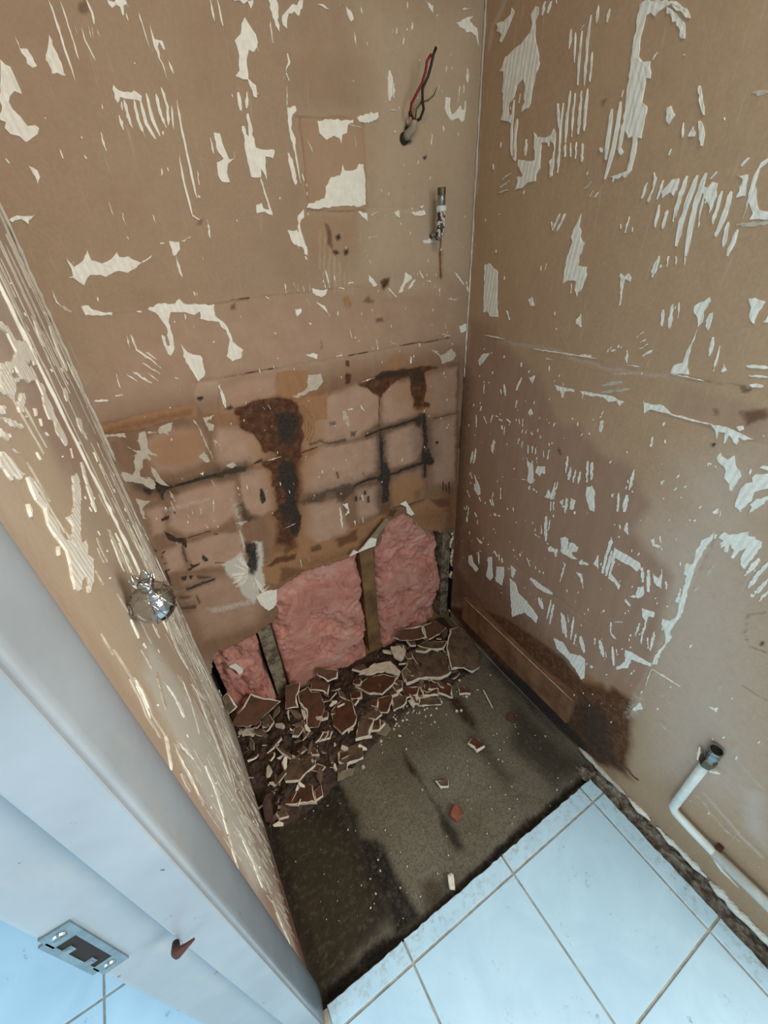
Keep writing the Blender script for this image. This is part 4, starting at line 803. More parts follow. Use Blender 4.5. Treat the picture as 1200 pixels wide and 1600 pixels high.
k 1.00 2 135 1714 138 1700 142 1701 139 1716
k 0.80 12 393 1380 437 1408 451 1386 413 1215 377 1257 382 1305
k 0.40 15 415 1671 444 1647 461 1570 480 1548 476 1528 421 1550 408 1597
d 0.70 4 151 1280 183 1270 217 1260 251 1250 284 1240 302 1215 307 1221 287 1249 252 1259 218 1269 185 1279 152 1289
z 1.00 3 77 1554 105 1553 133 1551 161 1550 193 1548 225 1546 258 1544 258 1551 226 1553 193 1555 161 1556 133 1558 105 1559 78 1561
z 1.00 4 1 1274 28 1272 56 1269 84 1267 112 1264 140 1261 169 1259 198 1256 198 1264 169 1266 141 1269 112 1272 84 1274 56 1277 29 1279 2 1282
b 1.00 9 568 1841 754 1786 739 1758 731 1711 730 1648 714 1613 729 1578 703 1551 707 1450 697 1389 665 1336 600 1345 609 1425 572 1503 566 1530 602 1552 596 1602 611 1649 606 1701 608 1761 577 1797
t 1.00 15 442 1240 502 1239 564 1273 586 1331 665 1336 791 1247 901 1235 1043 1247 1026 1068 891 1046 764 1061 584 1076 496 1069 425 1135
t 0.60 19 538 1517 613 1474 574 1268 518 1266 533 1393
b 0.60 18 583 1345 665 1336 665 1268 569 1243
k 1.00 11 658 1761 717 1753 726 1684 698 1618 699 1528 709 1462 670 1361 645 1352 633 1403 670 1490 600 1517 609 1562 648 1571 664 1630 644 1688
k 0.60 15 609 1562 698 1522 652 1447 614 1449 603 1503
b 0.70 10 470 1220 527 1255 648 1234 629 1193 551 1209 484 1206
b 0.60 11 730 1239 790 1241 802 1193 759 1190 725 1206
k 0.55 12 715 1559 782 1565 874 1581 954 1578 1014 1583 1041 1555 1070 1539 971 1466 929 1468 926 1539 881 1548 852 1509 807 1513 733 1534
k 1.00 3 530 1688 542 1701 548 1659 550 1624 527 1610 524 1640
k 0.60 7 439 1648 446 1576 473 1542 440 1531 416 1553
k 0.90 8 397 1408 424 1395 439 1369 421 1312 385 1247 372 1281 395 1337 384 1355
b 0.60 18 880 1223 1043 1247 1035 1163 904 1161
b 0.50 17 546 1183 707 1090 667 1071 560 1073 513 1067
k 0.38 20 1199 1769 1199 1730 1199 1691 1198 1651 1199 1603 1199 1554 1267 1537 1266 1587 1265 1635 1264 1676 1264 1715 1264 1755
k 1.00 5 1221 1764 1221 1725 1221 1686 1221 1646 1221 1598 1222 1549 1243 1543 1242 1593 1242 1641 1242 1681 1242 1721 1242 1759
k 0.38 22 1051 1520 1092 1523 1132 1527 1178 1523 1225 1519 1274 1515 1315 1515 1355 1514 1395 1513 1442 1513 1489 1513 1537 1513 1519 1567 1472 1567 1425 1566 1380 1566 1341 1566 1301 1567 1263 1567 1216 1571 1169 1574 1121 1577 1078 1573 1037 1570
k 1.00 6 1046 1537 1087 1541 1129 1544 1175 1541 1222 1537 1270 1533 1310 1533 1350 1532 1390 1531 1436 1531 1483 1532 1530 1532 1525 1549 1478 1548 1431 1548 1385 1548 1345 1548 1306 1549 1267 1550 1219 1553 1172 1557 1125 1560 1083 1556 1042 1553
k 1.00 12 1225 1659 1258 1621 1283 1544 1272 1461 1260 1359 1214 1361 1228 1461 1197 1543 1227 1569
k 0.90 16 1496 1571 1527 1612 1558 1631 1608 1523 1576 1511 1528 1526
k 0.38 23 1502 1619 1502 1577 1502 1533 1502 1489 1502 1444 1554 1427 1554 1473 1553 1518 1553 1562 1552 1605
k 1.00 5 1519 1614 1519 1572 1520 1528 1520 1484 1520 1438 1536 1433 1536 1479 1536 1523 1535 1567 1535 1610
k 0.30 22 1490 1695 1485 1656 1480 1615 1474 1574 1549 1544 1554 1586 1559 1627 1564 1668
k 0.80 7 1515 1686 1510 1646 1505 1605 1500 1564 1523 1555 1528 1596 1533 1637 1538 1677
t 0.70 26 1250 1468 1356 1499 1449 1491 1512 1410 1529 1326 1446 1291 1319 1306 1283 1366
k 0.30 27 1447 1370 1512 1364 1496 1290 1446 1291
t 0.90 21 1430 1249 1597 1270 1740 1202 1793 1234 1820 956 1677 968 1549 1021 1461 1101 1412 1189
b 0.60 21 1563 1266 1740 1219 1763 1124 1652 1166
b 0.80 3 1288 1298 1330 1291 1372 1283 1415 1275 1472 1274 1531 1273 1528 1282 1470 1283 1413 1284 1370 1291 1328 1299 1287 1306
t 0.90 18 959 1266 1103 1255 1209 1276 1287 1287 1174 1202 1094 1152 948 1166
b 0.70 16 1257 1314 1333 1269 1284 1223 1239 1257
b 0.50 21 1184 1356 1273 1331 1255 1267 1194 1274
k 0.38 21 1032 1477 1032 1441 1062 1433 1062 1469
k 1.00 2 1042 1474 1042 1438 1052 1435 1052 1472
k 0.38 21 1086 1492 1087 1463 1131 1454 1130 1483
k 1.00 2 1101 1489 1102 1460 1115 1457 1114 1486
k 0.38 22 1110 1449 1110 1405 1141 1396 1141 1441
k 1.00 2 1120 1447 1120 1402 1130 1399 1130 1444
k 1.00 2 1070 1457 1072 1438 1078 1437 1077 1456
k 1.00 3 1695 1333 1701 1274 1710 1271 1703 1331
k 1.00 3 1720 1341 1722 1296 1725 1249 1734 1246 1731 1293 1729 1338
k 1.00 3 1672 1365 1674 1292 1683 1289 1680 1362
k 0.50 2 1101 1614 1108 1578 1115 1578 1108 1614
z 1.00 4 1044 1541 1081 1541 1118 1540 1155 1540 1193 1539 1231 1538 1270 1538 1311 1538 1354 1537 1396 1537 1440 1537 1484 1537 1529 1536 1526 1544 1482 1544 1438 1544 1394 1545 1352 1545 1309 1545 1268 1545 1229 1546 1191 1546 1153 1547 1116 1547 1079 1548 1043 1548
p 0.80 25 415 2049 505 2027 562 1981 585 1904 588 1863 531 1846 384 1857 383 1960
p 0.90 23 945 2074 1123 2102 1229 2041 1226 1875 1079 1832 895 1835 808 1841 812 1909 866 1996
p 0.90 26 1255 2026 1328 2078 1428 2076 1446 1951 1467 1873 1249 1851
p 0.50 28 1510 2061 1749 2087 1780 1820 1533 1819
p 1.00 26 758 1748 875 1823 1095 1799 1205 1788 1200 1591 1073 1570 838 1568 750 1598
p 1.00 21 1262 1792 1423 1808 1502 1788 1511 1645 1465 1573 1285 1586 1256 1676
p 0.60 32 1565 1792 1753 1787 1783 1288 1612 1369 1579 1539
p 1.00 17 465 1822 566 1790 603 1687 584 1559 514 1546 457 1588 442 1688
p 0.90 26 168 1785 352 1790 421 1767 398 1610 290 1557 147 1578 99 1653
p 0.90 23 132 1527 281 1521 382 1478 380 1331 246 1329 116 1371
p 0.80 20 36 1748 105 1757 72 1628 23 1630
p 0.90 22 31 1525 119 1532 89 1384 19 1398
p 0.80 28 755 1515 944 1488 979 1250 790 1236 704 1320
p 0.70 29 1048 1516 1193 1487 1190 1308 1049 1306
p 0.50 47 1326 1509 1488 1501 1512 1284 1343 1321
p 0.60 66 73 1329 409 1227 437 1016 323 843 43 887 36 1096
p 0.60 27 129 2060 211 2089 345 2067 358 1998 316 1917 270 1899 189 1899 133 1926 122 2004
p 0.70 28 645 2223 723 2222 698 2097 601 2088 450 2108 481 2227
t 0.55 57 519 2107 858 2153 928 1948 774 1629 745 1208 465 1151 564 1625 547 1848
t 0.45 78 1271 2106 1552 2121 1602 1783 1467 1854 1305 1999
d 0.70 44 430 2084 658 2075 712 1868 583 1372 549 1553 610 1685 568 1941
d 0.50 80 1429 2175 1635 2174 1602 1783 1489 1849
b 0.45 47 672 2072 761 2052 654 1250 533 1305
d 0.60 65 627 1602 774 1629 715 1269 559 1247
k 0.45 42 1199 1882 1278 1862 1282 1320 1163 1364
k 0.35 74 1423 1827 1601 1823 1658 1516 1465 1530
k 0.35 54 700 1616 1075 1590 1242 1578 1237 1494 985 1495 703 1535
g 0.90 39 251 1348 337 1360 366 1372 371 1291 434 1415 481 1394 448 1207 387 1044 339 994 300 1092 295 1191 260 1255
g 0.90 34 325 1199 443 1186 435 1093 370 1053 306 1089
k 0.80 19 393 1412 440 1399 437 1304 387 1191 366 1225 402 1321
g 0.45 40 69 1770 313 1751 295 1686 73 1700
g 0.50 40 76 1122 370 1053 372 975 115 1024
g 0.45 46 358 1699 466 1697 414 1402 344 1391
b 0.35 121 1041 1224 1724 1156 1735 935 1317 1259 1165 1070
b 0.40 78 657 1153 1167 1095 1164 1045 686 1089
t 0.70 93 1666 1278 1783 1288 1809 846 1677 959
b 0.60 19 1685 2074 1752 2080 1746 2055 1747 2022 1749 1988 1750 1953 1752 1918 1753 1882 1755 1846 1756 1809 1758 1771 1759 1733 1761 1694 1762 1655 1764 1614 1766 1573 1768 1532 1769 1489 1771 1446 1773 1402 1775 1357 1777 1311 1779 1264 1781 1217 1783 1168 1785 1119 1787 1068 1789 1017 1791 964 1793 910 1817 900 1815 954 1812 1007 1810 1059 1808 1110 1805 1160 1803 1208 1801 1256 1799 1303 1797 1349 1795 1395 1793 1439 1791 1483 1789 1525 1787 1567 1785 1609 1783 1649 1781 1689 1779 1728 1777 1766 1776 1804 1774 1841 1772 1878 1771 1914 1769 1949 1767 1984 1766 2018 1764 2052 1756 2093 1679 2088
l 0.55 6 1566 2086 1639 2086 1696 2097 1754 2115 1750 2121 1693 2103 1637 2092 1564 2091
l 0.55 6 1566 2058 1640 2058 1698 2069 1755 2087 1751 2093 1694 2075 1638 2064 1564 2064
l 0.55 6 1566 2030 1641 2030 1699 2041 1757 2059 1753 2064 1695 2046 1639 2036 1565 2036
l 0.55 6 1567 2002 1642 2001 1701 2012 1759 2030 1755 2035 1697 2018 1640 2007 1565 2008
l 0.55 7 1567 1973 1643 1972 1702 1983 1761 2000 1757 2006 1698 1988 1641 1978 1566 1979
l 0.55 7 1568 1944 1644 1943 1704 1953 1763 1971 1759 1977 1700 1959 1642 1949 1566 1950
l 0.55 7 1568 1914 1645 1913 1705 1923 1765 1941 1761 1947 1701 1929 1643 1919 1567 1920
l 0.55 7 1569 1884 1646 1882 1707 1892 1767 1910 1762 1916 1703 1898 1644 1889 1567 1891
l 0.55 7 1569 1854 1647 1852 1708 1861 1769 1879 1764 1885 1704 1868 1645 1858 1568 1860
l 0.55 7 1570 1823 1648 1820 1710 1830 1771 1847 1766 1854 1706 1836 1646 1827 1568 1830
l 0.55 7 1570 1792 1649 1788 1711 1798 1773 1815 1768 1822 1707 1804 1647 1795 1569 1798
l 0.55 7 1571 1760 1651 1756 1713 1765 1775 1783 1770 1789 1709 1772 1648 1763 1569 1767
l 0.55 7 1572 1728 1652 1724 1714 1733 1777 1750 1773 1757 1710 1739 1649 1730 1570 1735
l 0.55 7 1572 1695 1653 1690 1716 1699 1779 1716 1775 1723 1712 1706 1650 1697 1570 1702
l 0.55 7 1573 1662 1654 1657 1718 1665 1781 1683 1777 1689 1714 1672 1651 1664 1571 1669
l 0.55 7 1573 1628 1655 1622 1719 1631 1784 1648 1779 1655 1715 1638 1653 1630 1571 1635
l 0.55 7 1574 1594 1657 1588 1721 1596 1786 1613 1781 1620 1717 1603 1654 1595 1572 1601
l 0.55 8 1574 1559 1658 1552 1723 1560 1788 1577 1783 1585 1719 1568 1655 1560 1572 1567
l 0.55 8 1575 1524 1659 1517 1725 1524 1790 1541 1786 1549 1720 1532 1656 1524 1573 1531
l 0.55 8 1576 1488 1660 1480 1727 1488 1793 1504 1788 1512 1722 1495 1658 1488 1574 1496
l 0.55 8 1576 1452 1662 1443 1728 1450 1795 1467 1790 1475 1724 1458 1659 1451 1574 1459
l 0.55 8 1577 1415 1663 1406 1730 1412 1798 1429 1793 1437 1726 1420 1660 1414 1575 1423
l 0.55 8 1577 1377 1664 1367 1732 1374 1800 1390 1795 1398 1728 1382 1661 1375 1575 1385
l 0.55 8 1578 1339 1666 1328 1734 1335 1803 1351 1798 1359 1730 1343 1663 1337 1576 1347
l 0.55 8 1579 1300 1667 1289 1736 1295 1805 1311 1800 1320 1732 1303 1664 1297 1577 1308
l 0.55 8 1579 1261 1668 1249 1738 1255 1808 1271 1803 1279 1734 1263 1665 1257 1577 1269
l 0.55 8 1580 1221 1670 1208 1740 1214 1810 1229 1805 1238 1736 1222 1667 1217 1578 1229
d 0.60 8 1221 1272 1215 1229 1210 1186 1204 1141 1211 1138 1217 1182 1222 1226 1228 1269
d 0.60 8 1248 1271 1242 1217 1236 1161 1230 1105 1238 1101 1244 1158 1250 1213 1256 1268
d 0.60 8 1276 1265 1271 1216 1267 1166 1262 1114 1257 1062 1265 1058 1269 1111 1274 1162 1279 1213 1283 1262
d 0.60 8 1304 1264 1299 1219 1294 1173 1289 1126 1296 1122 1302 1169 1307 1215 1312 1261
d 0.60 8 1332 1258 1328 1216 1325 1172 1321 1128 1317 1083 1324 1080 1328 1125 1332 1169 1336 1212 1340 1255
d 0.60 8 1361 1257 1357 1206 1353 1153 1349 1100 1345 1045 1353 1041 1357 1096 1361 1150 1365 1202 1369 1254
d 0.60 8 1390 1251 1386 1203 1381 1155 1377 1105 1385 1101 1389 1151 1393 1200 1398 1248
d 0.60 8 1419 1250 1416 1205 1413 1160 1409 1114 1406 1067 1414 1063 1417 1110 1421 1156 1424 1202 1427 1246
d 0.60 8 1449 1244 1446 1190 1442 1135 1439 1079 1436 1022 1444 1018 1447 1076 1450 1132 1454 1187 1456 1240
d 0.60 8 1478 1242 1475 1192 1471 1141 1468 1089 1476 1085 1479 1137 1483 1189 1486 1239
d 0.60 8 1509 1236 1506 1190 1504 1142 1501 1094 1498 1044 1507 1040 1509 1090 1512 1138 1514 1186 1517 1233
d 0.60 8 1539 1235 1537 1190 1536 1145 1534 1099 1532 1052 1530 1004 1539 1000 1541 1048 1542 1095 1544 1141 1546 1187 1547 1232
d 0.60 8 1570 1229 1567 1176 1564 1122 1561 1067 1570 1063 1573 1118 1575 1172 1578 1225
d 0.60 8 1601 1227 1599 1178 1598 1129 1596 1078 1594 1026 1603 1022 1605 1074 1606 1125 1608 1175 1609 1224
d 0.60 9 1632 1221 1631 1174 1631 1127 1630 1079 1629 1030 1628 979 1637 975 1638 1026 1638 1075 1639 1123 1640 1171 1641 1217
d 0.60 9 1664 1219 1662 1164 1660 1107 1659 1049 1668 1045 1669 1103 1671 1160 1672 1216
d 0.60 9 1696 1213 1695 1162 1695 1110 1694 1056 1693 1002 1703 998 1703 1052 1704 1106 1704 1158 1705 1209
d 0.60 9 1728 1211 1728 1163 1729 1114 1729 1063 1729 1012 1729 960 1738 956 1738 1008 1738 1059 1738 1110 1737 1159 1737 1208
d 0.60 9 1761 1205 1761 1146 1760 1086 1760 1025 1769 1021 1769 1082 1770 1142 1770 1201
d 0.60 9 1794 1203 1795 1150 1795 1095 1796 1040 1796 983 1806 979 1805 1036 1804 1091 1804 1146 1803 1199
l 0.90 5 1542 1524 1547 1464 1551 1403 1557 1402 1552 1463 1548 1522
l 0.90 5 1555 1498 1558 1455 1561 1411 1564 1366 1570 1365 1567 1409 1564 1453 1561 1496
l 0.90 5 1568 1512 1570 1467 1573 1422 1575 1375 1578 1328 1584 1326 1581 1374 1578 1420 1576 1466 1573 1510
l 0.90 5 1581 1485 1586 1425 1591 1362 1596 1360 1591 1423 1586 1484
l 0.90 5 1593 1499 1596 1457 1599 1413 1602 1369 1605 1324 1610 1322 1607 1367 1604 1412 1602 1455 1599 1498
l 0.90 5 1607 1473 1612 1416 1617 1358 1623 1356 1617 1415 1612 1471
l 0.90 5 1619 1487 1623 1433 1627 1377 1631 1320 1637 1318 1633 1375 1629 1431 1625 1486
l 0.90 5 824 1564 821 1520 826 1519 828 1563
l 0.90 5 839 1564 837 1519 842 1518 844 1562
l 0.90 5 855 1563 853 1518 858 1517 860 1562
l 0.90 5 871 1562 869 1517 874 1516 876 1561
l 0.90 5 887 1561 885 1517 890 1515 892 1560
l 0.90 5 903 1561 901 1516 906 1514 908 1559
l 0.90 5 919 1560 917 1515 922 1514 924 1559
l 0.90 5 936 1559 934 1514 939 1512 940 1558
l 0.90 5 952 1558 950 1513 955 1512 957 1557
l 0.90 5 968 1558 967 1512 972 1511 973 1556
l 0.60 5 1129 1522 1124 1476 1119 1430 1113 1383 1118 1381 1124 1428 1129 1475 1134 1520
l 0.60 5 1142 1505 1137 1456 1131 1406 1126 1355 1131 1353 1136 1404 1142 1454 1147 1503
l 0.60 5 1157 1508 1152 1464 1148 1420 1143 1374 1139 1327 1144 1325 1148 1372 1153 1418 1157 1463 1162 1507
l 0.60 5 1170 1491 1165 1446 1160 1400 1156 1353 1161 1351 1166 1398 1170 1444 1175 1489
l 0.60 5 1185 1495 1181 1453 1177 1411 1173 1369 1169 1325 1174 1323 1178 1367 1182 1409 1186 1451 1190 1493
l 0.60 5 1200 1498 1195 1450 1190 1401 1186 1351 1191 1349 1196 1399 1200 1448 1205 1496
l 0.60 5 1213 1481 1210 1442 1206 1403 1203 1363 1199 1323 1204 1321 1208 1361 1212 1401 1215 1440 1218 1479
l 0.60 5 1228 1484 1225 1438 1221 1391 1217 1343 1213 1294 1218 1292 1222 1341 1226 1389 1230 1436 1234 1482
l 0.50 6 1349 1515 1346 1475 1342 1435 1339 1394 1336 1353 1333 1311 1339 1308 1342 1350 1346 1392 1349 1433 1352 1473 1355 1512
l 0.50 6 1365 1509 1362 1470 1359 1430 1356 1389 1353 1347 1350 1305 1356 1302 1359 1344 1362 1386 1365 1427 1368 1467 1371 1507
l 0.50 6 1381 1504 1378 1464 1375 1424 1373 1383 1370 1341 1366 1298 1373 1296 1376 1338 1379 1380 1382 1421 1385 1462 1388 1502
l 0.50 7 1398 1499 1395 1459 1392 1418 1389 1377 1386 1335 1384 1292 1390 1289 1393 1332 1396 1374 1399 1416 1401 1456 1404 1497
l 0.50 7 1414 1494 1412 1453 1409 1413 1406 1371 1404 1329 1401 1286 1407 1283 1410 1326 1413 1368 1416 1410 1418 1451 1421 1491
l 0.50 7 1431 1488 1428 1448 1426 1407 1423 1365 1421 1323 1418 1279 1425 1277 1427 1320 1430 1362 1433 1404 1435 1445 1437 1486
l 0.50 7 1448 1483 1445 1442 1443 1401 1441 1359 1438 1316 1436 1273 1442 1270 1445 1314 1447 1356 1450 1398 1452 1440 1454 1480
l 0.50 7 1465 1477 1462 1437 1460 1395 1458 1353 1456 1310 1453 1266 1460 1264 1462 1307 1465 1350 1467 1393 1469 1434 1471 1475
l 0.50 7 1482 1472 1480 1431 1478 1389 1475 1347 1473 1304 1471 1260 1478 1257 1480 1301 1482 1344 1484 1387 1486 1428 1488 1470
b 0.50 4 755 2000 767 1997 776 1991 784 1981 787 1969 787 1956 783 1944 775 1934 779 1931 787 1942 792 1955 792 1969 788 1982 779 1994 768 2001 756 2004
l 0.60 4 769 2005 781 1996 790 1984 795 1970 795 1954 790 1940 780 1928 783 1925 793 1938 799 1953 799 1970 793 1986 784 1999 771 2008
b 0.50 4 756 2015 772 2011 786 2002 796 1988 802 1970 801 1952 796 1936 785 1922 788 1919 800 1933 806 1951 806 1971 800 1990 789 2005 773 2015 756 2019
l 0.60 4 774 2019 790 2007 802 1991 809 1972 809 1950 802 1931 789 1915 793 1913 805 1929 813 1950 813 1972 806 1993 793 2010 776 2022
b 0.50 4 756 2030 777 2025 795 2013 808 1995 816 1973 816 1949 808 1927 794 1909 797 1906 812 1924 820 1948 820 1973 812 1997 798 2016 778 2029 757 2034
l 0.60 4 779 2032 799 2019 815 1998 823 1973 823 1947 815 1922 799 1902 802 1900 818 1920 827 1946 827 1974 818 2000 802 2021 781 2035
b 0.50 5 756 2045 782 2039 804 2024 820 2002 829 1974 830 1945 820 1918 803 1896 806 1893 824 1916 834 1944 834 1975 824 2004 807 2027 783 2043 757 2049
l 0.60 4 784 2046 808 2030 827 2005 837 1976 837 1943 827 1913 808 1889 811 1887 831 1911 841 1942 841 1976 830 2007 811 2032 786 2049
b 0.50 5 756 2059 786 2052 813 2035 833 2009 844 1976 844 1942 833 1909 812 1883 816 1880 837 1906 849 1941 848 1977 837 2011 816 2038 788 2056 757 2063
l 0.60 4 788 2060 817 2041 839 2013 851 1977 852 1940 840 1905 817 1876 820 1873 843 1902 855 1939 855 1978 843 2014 820 2044 790 2063
b 0.50 5 757 2074 791 2066 822 2046 845 2016 858 1978 858 1938 846 1900 822 1870 825 1867 850 1898 863 1937 862 1979 849 2018 825 2049 793 2070 758 2078
l 0.60 4 793 2073 827 2052 852 2020 866 1979 866 1936 853 1896 827 1863 830 1860 856 1893 870 1935 869 1980 855 2021 829 2055 795 2076
l 0.50 5 1447 3374 1446 3358 1445 3342 1444 3327 1444 3310 1443 3294 1442 3278 1449 3278 1450 3295 1451 3311 1451 3327 1452 3343 1453 3359 1454 3374
l 0.50 8 1571 2743 1571 2719 1571 2694 1571 2670 1570 2644 1570 2619 1570 2593 1580 2592 1580 2618 1580 2644 1580 2669 1580 2694 1580 2719 1580 2743
l 0.50 7 1493 2946 1493 2925 1492 2903 1492 2882 1491 2860 1491 2838 1490 2815 1498 2815 1499 2838 1499 2860 1500 2882 1501 2903 1501 2925 1502 2946
l 0.50 6 1617 3129 1617 3110 1617 3091 1618 3071 1618 3051 1618 3031 1618 3010 1627 3010 1627 3031 1626 3051 1626 3071 1626 3091 1625 3110 1625 3130
l 0.50 6 1544 3286 1544 3269 1544 3252 1543 3235 1543 3217 1543 3199 1543 3181 1550 3182 1551 3200 1551 3218 1551 3235 1551 3253 1551 3270 1551 3287
l 0.50 8 1479 2599 1477 2573 1476 2547 1474 2521 1484 2520 1485 2546 1486 2572 1488 2598
l 0.50 7 1612 2813 1612 2790 1612 2766 1612 2742 1613 2717 1613 2692 1613 2667 1622 2667 1622 2692 1622 2717 1622 2741 1621 2765 1621 2789 1621 2813
l 0.50 7 1535 3008 1535 2988 1535 2967 1535 2946 1534 2925 1534 2903 1534 2882 1542 2882 1542 2903 1543 2925 1543 2946 1543 2967 1543 2988 1544 3008
l 0.50 6 1470 3177 1469 3159 1468 3141 1468 3122 1467 3103 1466 3085 1466 3065 1473 3066 1474 3085 1475 3104 1475 3122 1476 3141 1477 3159 1477 3177
l 0.50 6 1582 3340 1582 3323 1582 3306 1582 3289 1582 3272 1582 3255 1582 3238 1589 3238 1589 3256 1589 3273 1589 3290 1589 3307 1589 3324 1589 3340
l 0.50 8 1525 2672 1525 2647 1524 2622 1524 2596 1524 2570 1523 2543 1523 2516 1532 2516 1532 2542 1533 2569 1533 2595 1533 2621 1534 2646 1534 2671
l 0.50 7 1451 2882 1450 2860 1449 2838 1448 2816 1447 2794 1446 2771 1445 2748 1454 2747 1455 2770 1455 2793 1456 2816 1457 2838 1458 2860 1459 2882
l 0.50 7 1577 3069 1577 3050 1577 3030 1577 3009 1577 2989 1577 2968 1576 2947 1585 2947 1585 2968 1585 2989 1585 3009 1585 3030 1585 3050 1585 3070
l 0.50 6 1506 3232 1505 3214 1505 3197 1504 3179 1504 3161 1503 3142 1503 3124 1511 3124 1511 3143 1512 3161 1512 3179 1512 3197 1513 3215 1513 3232
l 0.50 6 1005 2742 1001 2721 998 2699 994 2677 990 2655 987 2632 983 2610 990 2609 994 2632 997 2654 1001 2677 1005 2698 1008 2720 1012 2741
l 0.50 7 1097 2597 1093 2574 1089 2551 1085 2528 1080 2505 1088 2504 1092 2527 1096 2550 1101 2573 1105 2596
l 0.50 7 1040 2686 1036 2663 1033 2641 1029 2618 1026 2595 1022 2571 1018 2548 1026 2547 1029 2571 1033 2594 1036 2617 1040 2640 1043 2663 1047 2685
l 0.50 7 1133 2530 1130 2500 1138 2499 1141 2529
l 0.50 7 1076 2626 1073 2603 1069 2580 1066 2556 1062 2531 1059 2507 1066 2506 1070 2531 1073 2555 1077 2579 1080 2602 1084 2626
l 0.50 6 1024 2715 1020 2693 1016 2671 1012 2649 1007 2626 1003 2604 999 2580 1006 2580 1010 2603 1015 2626 1019 2648 1023 2671 1027 2693 1031 2715
l 0.50 7 1115 2564 1110 2533 1105 2502 1113 2501 1118 2532 1123 2563
l 0.50 7 1056 2655 1053 2633 1050 2609 1047 2586 1044 2562 1041 2538 1038 2514 1046 2513 1049 2538 1052 2562 1055 2585 1058 2609 1061 2632 1063 2655
l 0.50 7 1307 2797 1305 2775 1303 2753 1301 2730 1299 2707 1297 2684 1295 2660 1304 2659 1305 2683 1307 2706 1309 2729 1311 2752 1313 2775 1314 2797
l 0.50 7 1381 2618 1379 2596 1378 2573 1376 2550 1375 2527 1373 2503 1382 2502 1383 2526 1385 2549 1386 2572 1388 2595 1389 2617
l 0.50 7 1335 2729 1333 2705 1332 2682 1330 2658 1328 2634 1326 2609 1325 2584 1333 2584 1335 2609 1336 2633 1338 2657 1340 2681 1341 2705 1343 2728
l 0.50 8 1413 2539 1409 2500 1418 2498 1422 2538
l 0.50 7 1365 2656 1363 2632 1362 2607 1360 2582 1359 2556 1357 2531 1356 2504 1364 2504 1366 2530 1367 2556 1369 2581 1370 2606 1372 2631 1373 2655
l 0.50 7 1321 2763 1319 2741 1317 2718 1315 2694 1313 2671 1312 2647 1310 2623 1318 2622 1320 2646 1322 2670 1323 2694 1325 2717 1327 2740 1329 2763
l 0.50 8 1397 2579 1395 2554 1393 2528 1391 2501 1400 2500 1402 2527 1404 2553 1405 2578
l 0.50 7 1350 2693 1348 2669 1347 2645 1345 2620 1343 2596 1342 2571 1340 2545 1348 2544 1350 2570 1352 2595 1353 2620 1355 2644 1356 2668 1358 2692
l 0.50 7 1637 2969 1638 2947 1638 2926 1638 2904 1639 2881 1639 2859 1640 2836 1649 2835 1648 2858 1648 2881 1647 2903 1647 2925 1646 2947 1646 2969
l 0.50 8 1732 2707 1734 2682 1735 2656 1736 2630 1737 2603 1738 2576 1739 2548 1750 2547 1748 2575 1747 2602 1746 2629 1745 2655 1743 2681 1742 2707
l 0.50 7 1674 2870 1675 2847 1675 2823 1676 2800 1676 2776 1677 2752 1678 2727 1687 2727 1687 2751 1686 2776 1685 2800 1684 2823 1684 2847 1683 2870
l 0.50 8 1777 2584 1778 2554 1778 2523 1788 2522 1788 2553 1788 2583
l 0.50 8 1713 2763 1714 2738 1714 2713 1714 2688 1715 2662 1715 2636 1715 2610 1725 2609 1725 2635 1725 2661 1724 2687 1724 2713 1723 2738 1723 2762
l 0.50 7 1653 2921 1654 2899 1654 2877 1655 2854 1655 2831 1656 2807 1656 2784 1666 2783 1665 2807 1664 2831 1664 2854 1663 2876 1663 2899 1662 2921
l 0.50 8 1752 2647 1753 2623 1754 2599 1755 2575 1756 2550 1757 2525 1768 2524 1767 2549 1766 2574 1764 2598 1763 2623 1762 2646
l 0.50 8 1692 2816 1692 2792 1693 2768 1694 2744 1695 2719 1696 2694 1696 2668 1706 2668 1705 2693 1704 2718 1703 2743 1702 2768 1702 2792 1701 2816
b 0.50 82 1664 1328 1795 1357 1832 457 1809 36 1723 512
t 0.50 59 391 2136 921 2141 839 2034 423 2056
d 0.50 51 813 1875 764 1783 1258 1867 1489 1849 1489 1792 1253 1775 797 1773
b 0.50 26 587 2091 681 2115 731 2059 668 1812 590 1902 567 2005
b 0.75 26 514 2108 608 2122 697 2121 785 2093 802 2011 775 1851 718 1814 680 1877 626 1925 585 2016 522 2062
b 0.80 31 622 1825 775 1851 707 1492 636 1258 542 1346 595 1575
k 0.55 27 700 2041 759 2037 784 1983 755 1891 712 1868 681 1911
b 0.70 25 1123 2102 1272 2122 1448 2113 1518 2076 1511 1882 1467 1892 1448 2066 1308 2072 1259 2025 1237 2046
k 0.50 41 346 1875 520 1863 504 1792 331 1820
k 0.50 28 34 1926 106 1881 189 1854 170 1794 84 1814 26 1867
d 0.70 21 4 2186 351 2178 350 2131 -4 2109
b 0.40 21 -2 2144 342 2147 336 2126 -7 2113
''',
